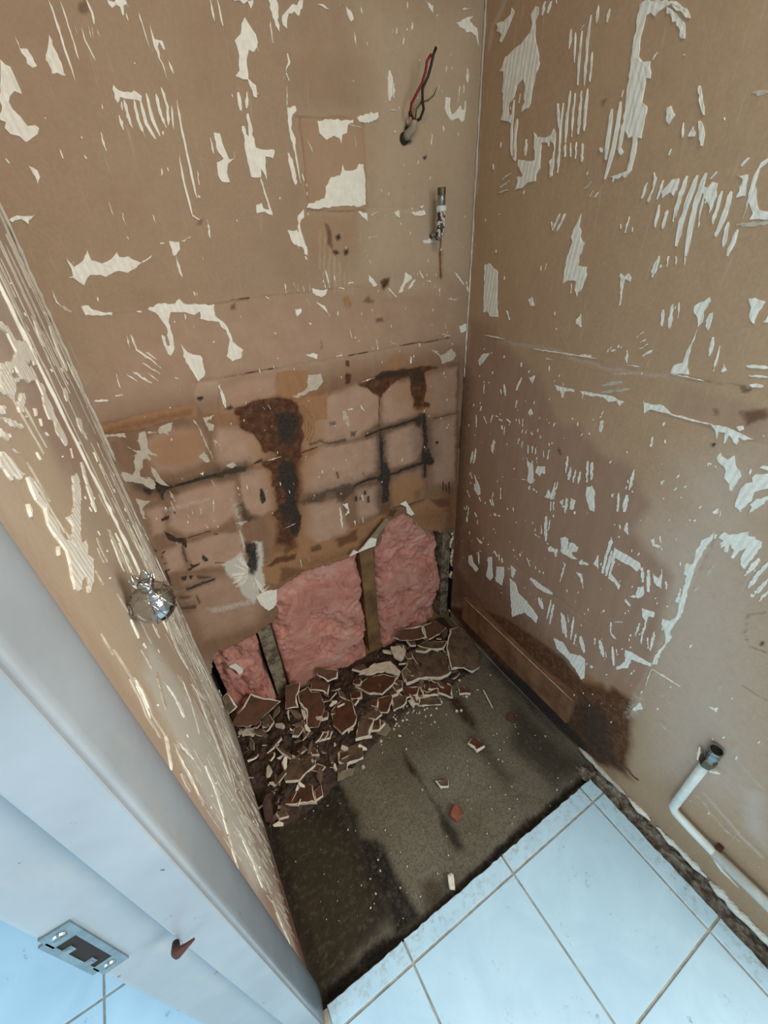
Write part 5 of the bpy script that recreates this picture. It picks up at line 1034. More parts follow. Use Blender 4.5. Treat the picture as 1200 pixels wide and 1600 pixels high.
 'right': '''
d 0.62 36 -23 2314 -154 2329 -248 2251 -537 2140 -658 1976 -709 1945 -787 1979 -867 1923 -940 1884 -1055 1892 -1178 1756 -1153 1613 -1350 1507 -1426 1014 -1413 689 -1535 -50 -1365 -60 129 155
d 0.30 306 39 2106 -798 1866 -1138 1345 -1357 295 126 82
d 0.50 46 -80 2258 -107 2324 -153 2338 -219 2292 -279 2195 -172 2112
b 0.55 117 27 583 -274 526 -502 534 -573 473 -228 285 -73 290
b 0.60 92 39 2106 -56 1982 -95 672 58 427
l 0.45 174 -1218 1974 -1444 2111 -1881 997 -1491 997 -1308 1475
g 0.22 148 -1494 801 -1695 1471 -2158 293 -1909 105 -1637 239
g 0.45 62 -1366 791 -1471 873 -1508 655 -1399 428 -1376 637
g 0.40 49 -1914 684 -1987 728 -2050 568 -1990 546
g 0.35 41 -1677 519 -1735 566 -1748 397 -1698 362
g 0.50 12 -1790 474 -1811 467 -1832 459 -1852 452 -1872 444 -1892 437 -1912 430 -1932 423 -1951 425 -1969 428 -1987 430 -2005 432 -2004 457 -1986 454 -1968 452 -1950 450 -1932 448 -1913 455 -1894 462 -1874 469 -1854 477 -1834 484 -1813 492 -1792 499
g 0.40 11 -1795 730 -1813 726 -1830 723 -1847 719 -1864 716 -1881 712 -1898 709 -1914 706 -1914 723 -1898 726 -1881 730 -1865 733 -1848 737 -1831 740 -1814 744 -1796 747
l 0.60 8 3 3442 4 3427 5 3410 6 3394 7 3378 8 3361 9 3344 10 3327 11 3310 12 3293 13 3275 12 3258 11 3241 10 3224 10 3206 9 3188 8 3171 7 3153 6 3134 6 3116 5 3097 4 3078 3 3059 2 3040 1 3021 0 3001 0 2981 -1 2961 -2 2940 -3 2920 -4 2899 -5 2878 -6 2857 -19 2855 -18 2877 -17 2898 -16 2918 -15 2939 -14 2959 -13 2979 -12 2999 -11 3019 -11 3038 -10 3057 -9 3076 -8 3095 -7 3114 -6 3132 -5 3150 -4 3168 -3 3186 -3 3203 -2 3221 -1 3238 0 3255 1 3272 0 3290 -1 3307 -2 3324 -3 3341 -4 3358 -5 3374 -5 3391 -6 3407 -7 3423 -8 3439
l 0.50 11 -156 2232 -199 2234 -241 2236 -281 2238 -320 2240 -359 2242 -396 2244 -432 2246 -467 2248 -502 2250 -535 2252 -567 2253 -599 2251 -631 2248 -662 2246 -692 2243 -722 2241 -751 2239 -779 2237 -807 2234 -834 2232 -860 2230 -887 2228 -911 2231 -935 2233 -958 2235 -980 2237 -1002 2240 -1024 2242 -1045 2244 -1065 2246 -1085 2248 -1105 2250 -1124 2252 -1123 2260 -1103 2258 -1084 2256 -1064 2254 -1043 2253 -1022 2251 -1001 2249 -979 2246 -956 2244 -933 2242 -910 2240 -886 2238 -861 2240 -835 2242 -808 2244 -780 2246 -752 2249 -723 2251 -694 2254 -663 2256 -632 2259 -601 2261 -568 2264 -535 2262 -502 2261 -467 2259 -432 2257 -396 2256 -359 2254 -321 2252 -282 2250 -241 2248 -200 2246 -157 2244
d 0.35 24 -1117 2243 -1400 2222 -1436 2130 -1254 2123 -1138 2146
b 0.60 5 -1306 2267 -1340 2269 -1335 2252 -1317 2251
b 0.60 6 -1263 2182 -1278 2182 -1281 2169 -1269 2166
b 0.60 11 -1342 2194 -1390 2228 -1408 2194 -1365 2159
k 1.00 3 -1296 2074 -1307 2076 -1310 2063 -1300 2061
b 0.80 5 -1679 1443 -1689 1457 -1696 1440 -1689 1429
b 0.50 4 -1652 1580 -1640 1563 -1627 1546 -1614 1527 -1619 1497 -1625 1469 -1630 1439 -1646 1419 -1663 1399 -1681 1406 -1698 1412 -1715 1419 -1714 1425 -1697 1418 -1680 1411 -1663 1405 -1648 1423 -1633 1442 -1628 1470 -1622 1499 -1617 1526 -1629 1542 -1642 1559 -1655 1575
b 0.40 5 -1711 1217 -1727 1219 -1743 1221 -1759 1223 -1775 1225 -1790 1227 -1789 1234 -1774 1232 -1759 1230 -1743 1228 -1727 1226 -1711 1224
z 0.70 5 -635 2110 -667 2110 -698 2111 -728 2111 -758 2112 -787 2112 -815 2112 -843 2113 -870 2113 -896 2113 -922 2114 -947 2114 -972 2114 -997 2115 -1021 2115 -1045 2116 -1068 2116 -1090 2117 -1112 2117 -1134 2118 -1155 2118 -1175 2119 -1196 2119 -1216 2120 -1235 2120 -1254 2120 -1273 2120 -1291 2120 -1309 2120 -1326 2120 -1343 2120 -1360 2119 -1377 2119 -1393 2119 -1409 2119 -1425 2119 -1440 2119 -1440 2123 -1424 2123 -1409 2123 -1393 2123 -1376 2123 -1360 2124 -1343 2124 -1326 2124 -1308 2124 -1290 2124 -1272 2125 -1254 2125 -1235 2124 -1215 2124 -1195 2124 -1175 2123 -1154 2123 -1133 2122 -1112 2122 -1090 2122 -1067 2121 -1044 2121 -1021 2120 -997 2120 -972 2119 -947 2119 -922 2119 -896 2118 -870 2118 -843 2118 -816 2118 -787 2117 -758 2117 -729 2117 -698 2116 -667 2116 -635 2116
z 0.70 5 -156 2235 -199 2237 -241 2239 -281 2241 -321 2243 -359 2245 -396 2247 -432 2249 -467 2251 -502 2253 -535 2254 -567 2256 -599 2253 -631 2251 -662 2248 -692 2246 -722 2244 -751 2241 -779 2239 -807 2237 -834 2235 -860 2233 -886 2231 -912 2233 -937 2235 -961 2238 -985 2240 -1008 2242 -1030 2244 -1052 2247 -1074 2249 -1095 2251 -1115 2253 -1135 2255 -1155 2256 -1173 2257 -1191 2258 -1209 2258 -1226 2259 -1243 2260 -1260 2260 -1276 2261 -1293 2261 -1308 2262 -1324 2262 -1339 2263 -1354 2263 -1369 2264 -1383 2264 -1383 2268 -1368 2267 -1353 2267 -1338 2267 -1323 2266 -1308 2266 -1292 2265 -1276 2265 -1259 2264 -1243 2263 -1226 2263 -1208 2262 -1191 2262 -1173 2261 -1154 2261 -1135 2259 -1114 2257 -1094 2255 -1073 2253 -1051 2251 -1029 2249 -1007 2247 -984 2245 -960 2242 -936 2240 -911 2238 -886 2235 -861 2237 -834 2240 -807 2242 -780 2244 -752 2246 -723 2249 -693 2251 -663 2254 -632 2256 -600 2259 -567 2261 -535 2260 -502 2258 -467 2256 -432 2255 -396 2253 -359 2251 -321 2249 -282 2247 -241 2245 -200 2243 -157 2241
z 1.00 6 -1419 1772 -1419 1748 -1420 1724 -1420 1700 -1420 1676 -1420 1651 -1420 1625 -1420 1599 -1420 1573 -1420 1546 -1420 1518 -1421 1490 -1421 1462 -1421 1433 -1421 1403 -1421 1373 -1421 1342 -1421 1311 -1421 1279 -1422 1246 -1422 1213 -1422 1179 -1422 1144 -1422 1109 -1422 1072 -1422 1035 -1423 998 -1422 958 -1421 917 -1421 875 -1420 832 -1420 788 -1419 743 -1418 696 -1417 649 -1417 600 -1416 550 -1422 553 -1422 603 -1423 651 -1424 699 -1424 745 -1425 790 -1425 834 -1426 876 -1426 918 -1427 959 -1428 999 -1427 1037 -1427 1074 -1427 1110 -1427 1145 -1427 1180 -1426 1214 -1426 1247 -1426 1280 -1426 1312 -1426 1343 -1425 1374 -1425 1404 -1425 1433 -1425 1462 -1425 1491 -1425 1519 -1424 1546 -1424 1573 -1424 1599 -1424 1625 -1424 1651 -1424 1676 -1424 1700 -1423 1724 -1423 1748 -1423 1771
d 0.60 4 -1254 2120 -1273 2120 -1291 2120 -1309 2120 -1326 2120 -1343 2120 -1360 2119 -1377 2119 -1393 2119 -1409 2119 -1425 2119 -1440 2119 -1440 2123 -1424 2123 -1409 2123 -1393 2123 -1376 2123 -1360 2124 -1343 2124 -1326 2124 -1308 2124 -1290 2124 -1272 2125 -1254 2125
b 0.60 3 -1154 2261 -1172 2262 -1190 2263 -1208 2264 -1225 2265 -1242 2266 -1258 2267 -1275 2268 -1291 2269 -1307 2270 -1322 2271 -1321 2274 -1306 2273 -1290 2272 -1274 2271 -1258 2270 -1241 2269 -1224 2268 -1207 2267 -1189 2266 -1171 2265 -1153 2264
z 0.60 7 -543 990 -584 989 -625 987 -665 986 -704 985 -742 984 -779 983 -816 982 -852 981 -887 980 -919 981 -951 982 -982 983 -1013 984 -1043 985 -1072 986 -1101 987 -1129 988 -1157 989 -1184 990 -1211 991 -1237 992 -1262 992 -1286 992 -1310 993 -1334 993 -1357 993 -1380 994 -1403 994 -1425 994 -1447 995 -1468 996 -1490 997 -1511 998 -1531 999 -1551 1000 -1571 1001 -1572 1009 -1552 1008 -1532 1007 -1511 1006 -1490 1005 -1469 1005 -1447 1004 -1425 1003 -1403 1002 -1381 1002 -1358 1002 -1335 1002 -1312 1002 -1288 1001 -1263 1001 -1238 1001 -1212 1000 -1186 999 -1159 999 -1131 998 -1103 997 -1074 996 -1045 995 -1015 994 -985 994 -954 993 -922 992 -889 991 -855 992 -819 993 -783 994 -746 995 -708 996 -669 998 -629 999 -589 1000 -547 1001
d 0.50 8 -840 991 -874 991 -908 991 -941 991 -973 991 -1005 991 -1036 991 -1066 991 -1096 991 -1125 991 -1154 992 -1182 992 -1210 992 -1237 992 -1238 1001 -1211 1001 -1184 1001 -1156 1001 -1127 1001 -1098 1001 -1068 1001 -1038 1001 -1007 1001 -976 1001 -943 1001 -911 1001 -877 1001 -843 1001
d 0.50 5 -1426 1753 -1425 1727 -1424 1701 -1422 1674 -1421 1646 -1419 1618 -1418 1589 -1416 1560 -1420 1560 -1422 1589 -1423 1618 -1425 1646 -1426 1673 -1427 1700 -1429 1727 -1430 1753
t 0.35 184 -6 1565 -460 1502 -614 1190 -335 844 -53 995
b 0.50 9 -604 3046 -621 3046 -625 3033 -613 3032
l 0.50 10 -101 3417 -86 3405 -71 3394 -56 3382 -39 3369 -37 3352 -34 3335 -32 3319 -30 3302 -49 3296 -51 3313 -53 3330 -55 3346 -57 3362 -72 3373 -88 3386 -103 3397 -117 3409
g 0.40 5 -1050 2973 -1060 2978 -1069 2983 -1078 2989 -1088 2994 -1097 2999 -1092 3004 -1083 2999 -1073 2993 -1064 2988 -1054 2983 -1044 2978
g 0.40 5 -992 3159 -994 3148 -996 3137 -998 3125 -1000 3114 -1005 3112 -1003 3123 -1001 3135 -999 3146 -997 3157
g 0.20 57 -1035 2789 -1194 2748 -1319 2428 -1169 2516
b 0.70 7 -704 1829 -723 1796 -733 1803 -714 1835
b 0.95 56 -75 474 -296 406 -595 547 -754 575 -1006 615 -1170 568 -1265 654 -1360 628 -1384 469 -1436 324 -1497 228 -1564 186 -1297 70 -1160 410 -725 380 -294 424 -168 414
k 0.50 58 -1153 382 -1262 494 -1361 471 -1428 271 -1505 201 -1391 102 -1225 146
k 0.60 19 -700 -1250 -758 -1175 -815 -1103 -869 -1034 -920 -969 -922 -918 -871 -982 -817 -1049 -762 -1119 -703 -1192
t 0.70 42 -288 476 -593 563 -692 567 -567 390 -361 367
t 0.90 29 -1151 646 -1262 666 -1360 628 -1373 507 -1283 504 -1177 542
b 0.90 6 -1480 232 -1508 227 -1535 222 -1562 217 -1591 229 -1591 247 -1564 235 -1538 241 -1511 246 -1483 251
b 0.50 179 9 1069 -328 895 -813 675 -1241 574 -1413 632 -1478 149 -1207 202 -107 354
b 0.35 172 25 1553 -121 1339 -328 895 -56 514
g 0.30 183 -1448 1039 -1677 1519 -2186 221 -1924 62 -1616 195
l 0.50 219 -1151 1711 -1489 1995 -2025 633 -1618 409
b 1.00 45 38 83 -224 317 -656 328 -1168 363 -1320 705 -1407 709 -1494 420 -1523 196 -1417 74 -1274 29 -1005 -9 -440 22
k 0.75 51 -334 -15 -696 91 -960 207 -1125 151 -1410 100 -1279 7 -1010 -33 -448 -45
t 0.60 57 -1303 765 -1402 784 -1450 568 -1323 564
b 0.60 101 31 644 -160 595 -506 506 -224 317 2 189
l 0.70 12 -1815 527 -1833 521 -1851 516 -1869 510 -1887 504 -1905 498 -1923 493 -1940 487 -1957 481 -1974 476 -1991 470 -2010 468 -2029 466 -2048 464 -2066 461 -2065 480 -2047 482 -2028 485 -2010 487 -1991 489 -1974 495 -1957 500 -1940 506 -1923 512 -1906 517 -1888 523 -1870 529 -1853 535 -1834 541 -1816 547
l 0.70 8 -1827 845 -1846 840 -1864 836 -1882 832 -1899 827 -1917 823 -1934 819 -1951 815 -1951 826 -1934 831 -1917 835 -1899 839 -1882 843 -1864 848 -1846 852 -1828 857
l 0.70 65 -1863 755 -1951 821 -2063 535 -1965 549
''',
 'left': '''
g 0.50 129 -221 1697 110 912 75 -283 -770 78 -1366 210 -1365 648 -968 867 -724 1220 -604 1674 -696 1921
g 0.40 78 -294 2179 -497 1827 -485 1565 -785 1840 -604 2096 -418 2268
g 0.35 50 -497 2685 -604 2522 -786 2555 -781 2601
d 0.40 122 -209 30 -507 -320 -1341 -249 -1426 359 -824 455 -526 583
b 0.50 87 -516 140 -925 -11 -1354 -326 -1388 89 -1027 324 -681 484
d 0.35 79 -527 2508 -516 2263 -686 2182 -865 2338 -847 2471
d 0.25 37 -1293 2451 -1301 2289 -1295 1903 -1376 394 -1281 416 -1211 1835 -1213 2234 -1237 2405 -1249 2463
l 0.60 145 -314 2316 -198 1539 -281 807 -770 78 -1354 -2 -1054 963 -1069 1782 -822 2217
d 0.80 167 -604 1044 -685 276 -1341 -249 -1376 394 -1163 1082 -1012 1542
g 0.75 135 -893 1891 -668 1091 -1121 478 -1281 1045 -1207 1652 -1130 1983
l 0.70 111 -878 2572 -865 2338 -971 2011 -1105 1412 -1251 1677 -1290 2251 -1283 2454
''',
 'floor': '''
k 0.85 32 431 -549 452 -687 453 -853 423 -965 503 -1014 518 -1079 520 -1205 532 -1343 522 -1391 401 -1395 425 -1279 400 -1150 414 -1035 425 -861 405 -671
k 0.70 25 856 -812 878 -950 877 -1046 911 -1194 885 -1302 844 -1278 837 -1160 871 -1073 872 -926 877 -781
b 0.80 29 878 -691 890 -832 853 -852 850 -764
b 0.90 40 1331 -504 1414 -615 1401 -797 1358 -846 1329 -752 1328 -617
b 0.50 46 1306 -813 1355 -941 1343 -1176 1287 -1182 1269 -979
k 0.90 21 27 -1362 122 -1377 232 -1375 306 -1362 368 -1375 458 -1416 322 -1412 194 -1405 89 -1408 15 -1426
k 0.80 21 36 -1391 427 -1410 1133 -1388 1784 -1386 1764 -1423 1097 -1425 408 -1440 50 -1427
b 0.70 17 41 -1386 430 -1404 1137 -1384 1803 -1385 1782 -1410 1117 -1405 419 -1422
t 0.25 66 60 -526 377 -903 372 -1266 231 -1334 32 -1352 7 -1099
t 0.25 76 891 -1147 1135 -1186 1021 -1363 785 -1283
k 0.50 33 -11 -442 50 -558 42 -1093 41 -1400 -17 -1323 -35 -936
b 0.60 33 599 -1291 682 -1312 707 -1385 651 -1407 571 -1386
k 0.60 58 1898 -410 1861 -1006 1770 -922 1738 -514
d 0.60 65 1712 -802 1732 -1267 1768 -1376 1525 -1348 1463 -1055
l 0.50 132 932 -770 1218 -855 1203 -1110 991 -1135 824 -995
l 0.30 154 589 -647 798 -901 795 -1158 722 -1365 557 -1266 511 -950
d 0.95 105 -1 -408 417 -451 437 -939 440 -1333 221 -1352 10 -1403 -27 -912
d 0.40 64 1823 -872 1794 -1167 1726 -1124 1717 -916
''',
}
HOLE = '-35 -60 -7 564 62 750 122 755 197 756 287 765 347 772 410 789 450 849 462 950 476 1021 500 1043 630 1067 745 1071 861 1055 1025 1051 1095 1060 1164 1055 1218 1165 1253 1196 1282 1209 1364 1226 1446 1123 1550 1012 1621 976 1678 947 1782 898 1792 608 1800 336 1804 0 1804 -60'
FRAG = [
('brown plasterboard shard propped against the pink insulation beside the middle stud',10,'paper','1229 -30 165 1329 -10 171 1487 -41 139 1461 -122 87 1346 -95 113 1264 -64 140'),
('brown shard with a scalloped white rim near the right end of the insulation',9,'paper','1496 -29 123 1607 -47 127 1657 -129 99 1584 -143 85 1464 -139 75 1471 -97 93'),
('thin grey curved sliver below the scalloped brown shard',7,'grey','1374 -140 89 1449 -140 86 1592 -234 88 1514 -277 94 1433 -225 93'),
('large dirty grey board fragment with a long white right edge in the back corner',9,'grey','1670 -154 97 1752 -172 91 1847 -196 83 1816 -270 81 1747 -388 80 1646 -539 79 1569 -541 84 1544 -483 89 1455 -448 97 1544 -276 100'),
('small white-edged lump of board at the foot of the middle stud',12,'white','1192 -38 86 1287 -71 76 1271 -141 86 1197 -191 101 1162 -135 100'),
('large mottled grey slab with a broad white front edge in mid heap',10,'grey','1146 -290 67 1307 -129 48 1438 -155 43 1525 -285 47 1455 -451 62 1367 -453 67 1247 -386 69 1129 -359 73'),
('almond shaped brown shard with a bold white lower rim in mid heap',10,'paper','812 -182 65 928 -159 58 1038 -200 60 1110 -283 69 1035 -318 76 945 -338 82 871 -288 78'),
('pale grey strip of board lying above the almond shaped brown shard',9,'white','878 -107 71 1013 -105 81 1123 -153 93 1134 -268 106 1104 -295 107 1042 -197 92 922 -149 79'),
('brown block with a thick white top edge against the pink insulation',14,'paper','615 -12 231 736 -83 187 715 -120 158 647 -110 161 594 -50 202'),
('brown shard with a white bent right rim under the thick topped block',9,'paper','600 -12 132 658 -92 93 616 -151 72 600 -112 90 525 -70 116 561 -18 134'),
('rounded brown shard with a white hooked lower end left of the plank piece',10,'paper','593 -255 65 701 -199 46 747 -259 49 718 -390 70 673 -433 81 587 -448 92 558 -362 83'),
('upright narrow grey-brown plank of board in the middle of the heap front',9,'grey','805 -312 34 901 -342 30 817 -449 47 730 -543 63 642 -513 66 741 -388 46'),
('dark brown piece right of the narrow plank of board',9,'paper','910 -329 43 1014 -372 51 909 -461 57 847 -418 50'),
('grey brown shard with a jagged white right rim near heap front',9,'grey','1043 -324 40 1076 -439 51 1042 -473 50 955 -467 42 987 -373 38'),
('thin pale splinter beside the jagged rimmed shard at heap front',8,'white','1080 -453 29 1162 -451 33 1157 -478 34 1081 -512 33'),
('flat grey flake with a straight white top rim lying on concrete',7,'grey','1162 -471 30 1281 -551 27 1262 -594 26 1116 -518 29'),
('small five sided brown piece outlined in white at right of heap',9,'paper','1353 -436 29 1393 -531 41 1349 -605 43 1312 -563 36 1292 -517 31'),
('small brown sliver with white lower edge at far right of heap',9,'paper','1437 -549 29 1487 -627 32 1474 -642 34 1409 -601 33'),
('square grey board piece with ragged white lower edge at the heap front',9,'grey','517 -511 36 679 -524 27 639 -623 41 523 -615 49 491 -579 46'),
('pale olive paper flake in front of the square grey piece',3,'flake','482 -578 16 570 -643 16 537 -666 16 448 -652 16'),
('pale olive paper flake right of the narrow plank',3,'flake','802 -471 16 873 -477 16 881 -546 16 828 -574 16 785 -523 16'),
('small curled brown piece with a white rim alone on concrete right of the heap',9,'paper','1241 -888 30 1311 -882 27 1319 -962 35 1257 -959 37'),
('tiny square grey chip with white edges alone in the middle of the concrete',8,'grey','940 -960 25 1007 -994 30 987 -1027 31 943 -1003 27'),
('dark brown fragment tucked under the large mottled slab',8,'paper','1100 -339 32 1206 -407 33 1160 -454 38 1080 -433 40'),
('dark reddish fragment between the mottled slab and the flat flake',8,'paper','1222 -382 28 1328 -450 29 1283 -530 36 1182 -481 36'),
('pointed brown shard with a stepped white top rim in left heap',9,'paper','439 -44 116 521 -38 123 526 -85 112 579 -125 106 564 -220 82 532 -260 70 476 -308 55 404 -282 56 443 -175 85 422 -104 100'),
('large brown board piece with white left and top rims beside the left wall',10,'paper','4 -128 257 78 -77 272 161 -13 294 232 -59 256 317 -110 212 256 -128 212 196 -147 213 133 -176 207 36 -152 237'),
('narrow brown piece standing below the leftmost stud',9,'paper','382 -12 203 475 -27 187 446 -68 156 420 -84 144 410 -138 103 329 -119 120'),
('large grey-brown tilted slab in front of the white splinters',9,'grey','263 -409 69 329 -345 46 432 -408 45 364 -526 79 306 -543 91 254 -569 104 181 -533 106 184 -476 94'),
('brown piece with a straight white lower edge at the very front left',9,'paper','120 -612 37 139 -573 33 199 -566 32 267 -540 30 303 -603 36 293 -702 47'),
('thin white upright splinter left of the front brown piece',9,'white','91 -613 34 143 -486 29 151 -506 30 113 -620 34'),
('grey board corner leaning at the foot of the left wall corner',8,'grey','-7 -27 404 40 -13 407 69 -90 337 0 -107 334 -13 -59 378'),
('small grey stone-like chip right of the tilted slab',9,'grey','424 -422 32 488 -444 32 463 -480 32 435 -471 32'),
('dark wedge of board between pointed and rounded brown shards',8,'grey','424 -395 59 571 -260 35 542 -383 50 513 -413 55'),
('upper white plaster lump of two beside the left wall',16,'white','16 -67 98 111 -112 96 106 -161 101 3 -126 105'),
('lower white plaster lump of two beside the left wall',14,'white','3 -115 59 81 -162 57 66 -190 60 -7 -155 63'),
('long white splinter slanting through the left heap',7,'white','109 -204 67 201 -109 70 218 -121 73 131 -210 70'),
('crumpled white plaster lump in the middle of the left heap',14,'white','256 -161 68 317 -167 62 316 -263 69 275 -248 72 230 -268 78'),
('white upright splinter below the pointed brown shard',8,'white','398 -204 56 416 -210 55 385 -312 64 364 -310 65'),
('short white splinter touching the pointed brown shard',8,'white','432 -120 66 444 -133 66 437 -211 72 415 -220 74 412 -166 71'),
]

def ints(s): return [int(v) / 2000.0 for v in s.split()]
def pairs(s):
    v = ints(s); return np.array(v).reshape(-1, 2)

# ------------------------------------------------------------ materials
def srgb(r, g, b):
    f = lambda c: (c / 255 / 12.92) if c / 255 <= 0.04045 else ((c / 255 + 0.055) / 1.055) ** 2.4
    return (f(r), f(g), f(b), 1)
class NT:
    def __init__(s, name, rough=0.8, metal=0.0):
        s.m = bpy.data.materials.new(name); s.m.use_nodes = True; s.t = s.m.node_tree; s.n = s.t.nodes; s.l = s.t.links
        s.b = s.n['Principled BSDF']; s.b.inputs['Roughness'].default_value = rough; s.b.inputs['Metallic'].default_value = metal
        s.co = s.n.new('ShaderNodeTexCoord')
    def mp(s, scale=(1, 1, 1)):
        m = s.n.new('ShaderNodeMapping'); m.inputs['Scale'].default_value = scale; s.l.new(s.co.outputs['Object'], m.inputs[0]); return m.outputs[0]
    def noise(s, scale, detail=4, rough=0.6, vec=None, dist=0):
        n = s.n.new('ShaderNodeTexNoise'); n.inputs['Scale'].default_value = scale; n.inputs['Detail'].default_value = detail
        n.inputs['Roughness'].default_value = rough; n.inputs['Distortion'].default_value = dist
        s.l.new(vec if vec is not None else s.co.outputs['Object'], n.inputs['Vector']); return n.outputs['Fac']
    def ramp(s, fac, stops):
        r = s.n.new('ShaderNodeValToRGB'); e = r.color_ramp.elements
        while len(e) < len(stops): e.new(0.5)
        for i, (p, c) in enumerate(stops): e[i].position = p; e[i].color = c
        s.l.new(fac, r.inputs[0]); return r.outputs[0]
    def rng(s, fac, a, b, c=0, d=1):
        r = s.n.new('ShaderNodeMapRange'); s.l.new(fac, r.inputs[0])
        for i, v in enumerate((a, b, c, d)): r.inputs[i + 1].default_value = v
        return r.outputs[0]
    def math(s, op, a, b):
        m = s.n.new('ShaderNodeMath'); m.operation = op
        for i, v in enumerate((a, b)):
            if isinstance(v, (int, float)): m.inputs[i].default_value = v
            else: s.l.new(v, m.inputs[i])
        return m.outputs[0]
    def mix(s, fac, a, b, mode='MIX'):
        m = s.n.new('ShaderNodeMix'); m.data_type = 'RGBA'; m.blend_type = mode; m.clamp_factor = True
        for inp, v in ((m.inputs[0], fac), (m.inputs[6], a), (m.inputs[7], b)):
            if isinstance(v, (int, float)): inp.default_value = v
            elif isinstance(v, tuple): inp.default_value = v
            else: s.l.new(v, inp)
        return m.outputs[2]
    def bump(s, h, strength=0.3, dist=0.002):
        b = s.n.new('ShaderNodeBump'); b.inputs['Strength'].default_value = strength; b.inputs['Distance'].default_value = dist
        s.l.new(h, b.inputs['Height']); s.l.new(b.outputs[0], s.b.inputs['Normal'])
    def color(s, c):
        if isinstance(c, tuple): s.b.inputs['Base Color'].default_value = c
        else: s.l.new(c, s.b.inputs['Base Color'])
    def attr(s, name):
        a = s.n.new('ShaderNodeAttribute'); a.attribute_name = name
        sp = s.n.new('ShaderNodeSeparateColor'); s.l.new(a.outputs['Color'], sp.inputs[0])
        return sp.outputs[0], sp.outputs[1], sp.outputs[2], a.outputs['Alpha']

def wall_material(name, base, base2, cols):
    t = NT(name, 0.75)
    big = t.noise(3.0, 5, 0.6); mid = t.noise(22, 6, 0.65); fine = t.noise(160, 4, 0.7)
    streak = t.noise(14, 5, 0.6, t.mp((3, 3, 0.5)))
    c = t.mix(t.rng(big, .3, .7), base, base2)
    c = t.mix(t.rng(mid, .38, .68, 0, .38), c, tuple(v * 0.80 for v in base[:3]) + (1,))
    c = t.mix(t.rng(fine, .42, .68, 0, .30), c, tuple(min(1, v * 1.25) for v in base[:3]) + (1,))
    b, ta, k, g = t.attr('m1'); p, d, l, _ = t.attr('m2')
    def fac(ch, amt, n):   # ragged edges from noise
        e = t.math('MULTIPLY', ch, t.math('SUBTRACT', 1.0, ch))
        f = t.math('ADD', ch, t.math('MULTIPLY', e, t.math('MULTIPLY', t.math('SUBTRACT', n, .5), 5.0 * amt)))
        return t.math('MULTIPLY', t.rng(f, .05, .75), t.rng(n, .48, .74, 1.0, 1.0 - .30 * min(1, amt)))
    def hard(ch, amt, n):
        return t.rng(t.math('SUBTRACT', t.math('MULTIPLY', ch, 1 + amt), t.math('MULTIPLY', n, amt)), 0.25, 0.75)
    n1 = t.noise(60, 6, 0.75); n2 = t.noise(130, 5, 0.75); n3 = t.noise(45, 6, 0.7, t.mp((2.0, 2.0, 0.6)))
    scr = t.noise(30, 4, 0.7, t.mp((4, 4, .35)))
    c = t.mix(t.rng(scr, .60, .74, 0, .5), c, cols['pale'])
    c = t.mix(t.rng(t.noise(5, 6, .7), .5, .75, 0, .35), c, cols['damp2'])
    c = t.mix(fac(l, .5, n1), c, cols['pale'])
    c = t.mix(fac(d, .2, n1), c, t.mix(t.rng(streak, .3, .7), cols['damp'], cols['damp2']))
    c = t.mix(fac(p, .3, n1), c, t.mix(t.rng(mid, .3, .7), cols['pink'], cols['pink2']))
    c = t.mix(fac(ta, .6, n3), c, t.mix(t.rng(n3, .3, .7), cols['tan'], cols['tan2']))
    c = t.mix(fac(b, .9, n1), c, t.mix(t.rng(n1, .35, .65), cols['brown'], cols['brown2']))
    sk = t.math('MULTIPLY', t.rng(t.noise(260, 3, .6), .62, .68), t.rng(t.noise(26, 4, .6), .50, .60)); c = t.mix(t.math('MULTIPLY', sk, t.math('MULTIPLY', t.math('MAXIMUM', d, p), .55)), c, cols['black2'])
    c = t.mix(hard(g, 1.1, n2), c, cols['grey'])
    c = t.mix(fac(k, 1.1, t.math('ADD', t.math('MULTIPLY', n2, .6), t.math('MULTIPLY', n1, .4))), c, t.mix(t.rng(n2, .35, .7), cols['black'], cols['black2']))
    t.color(c); h = t.math('ADD', t.math('MULTIPLY', mid, 0.6), t.math('ADD', t.math('MULTIPLY', fine, 0.35), t.math('MULTIPLY', n1, 0.3)))
    t.bump(h, 0.35, 0.003); t.b.inputs['Specular IOR Level'].default_value = 0.25
    return t.m
WC = dict(pink=srgb(178, 148, 128), pink2=srgb(160, 130, 108), pale=srgb(182, 164, 140), damp=srgb(146, 114, 94), damp2=srgb(158, 127, 107),
          tan=srgb(146, 106, 72), tan2=srgb(160, 122, 88), brown=srgb(72, 45, 28), brown2=srgb(104, 66, 42), grey=srgb(192, 187, 174), black=srgb(30, 27, 25), black2=srgb(64, 56, 48))
M = {}
M['wall_back'] = wall_material('stripped_board_back', srgb(158, 136, 111), srgb(152, 128, 106), dict(WC, damp=srgb(110, 78, 56), damp2=srgb(130, 97, 74), brown=srgb(60, 36, 22), brown2=srgb(96, 60, 38)))
M['wall_right'] = wall_material('stripped_board_right', srgb(176, 147, 116), srgb(168, 138, 110), dict(WC, pale=srgb(190, 172, 158)))
M['wall_left'] = wall_material('stripped_board_left', srgb(176, 161, 147), srgb(168, 150, 134), WC)
FC = dict(WC, pink=srgb(100, 95, 80), pink2=srgb(90, 84, 70), pale=srgb(128, 124, 108), damp=srgb(34, 29, 22), damp2=srgb(44, 38, 29), tan=srgb(92, 80, 52), tan2=srgb(80, 68, 46), brown=srgb(52, 36, 24), brown2=srgb(70, 50, 34), black=srgb(20, 17, 14), black2=srgb(34, 28, 22))  # here the damp colours carry shade painted onto the floor's left side
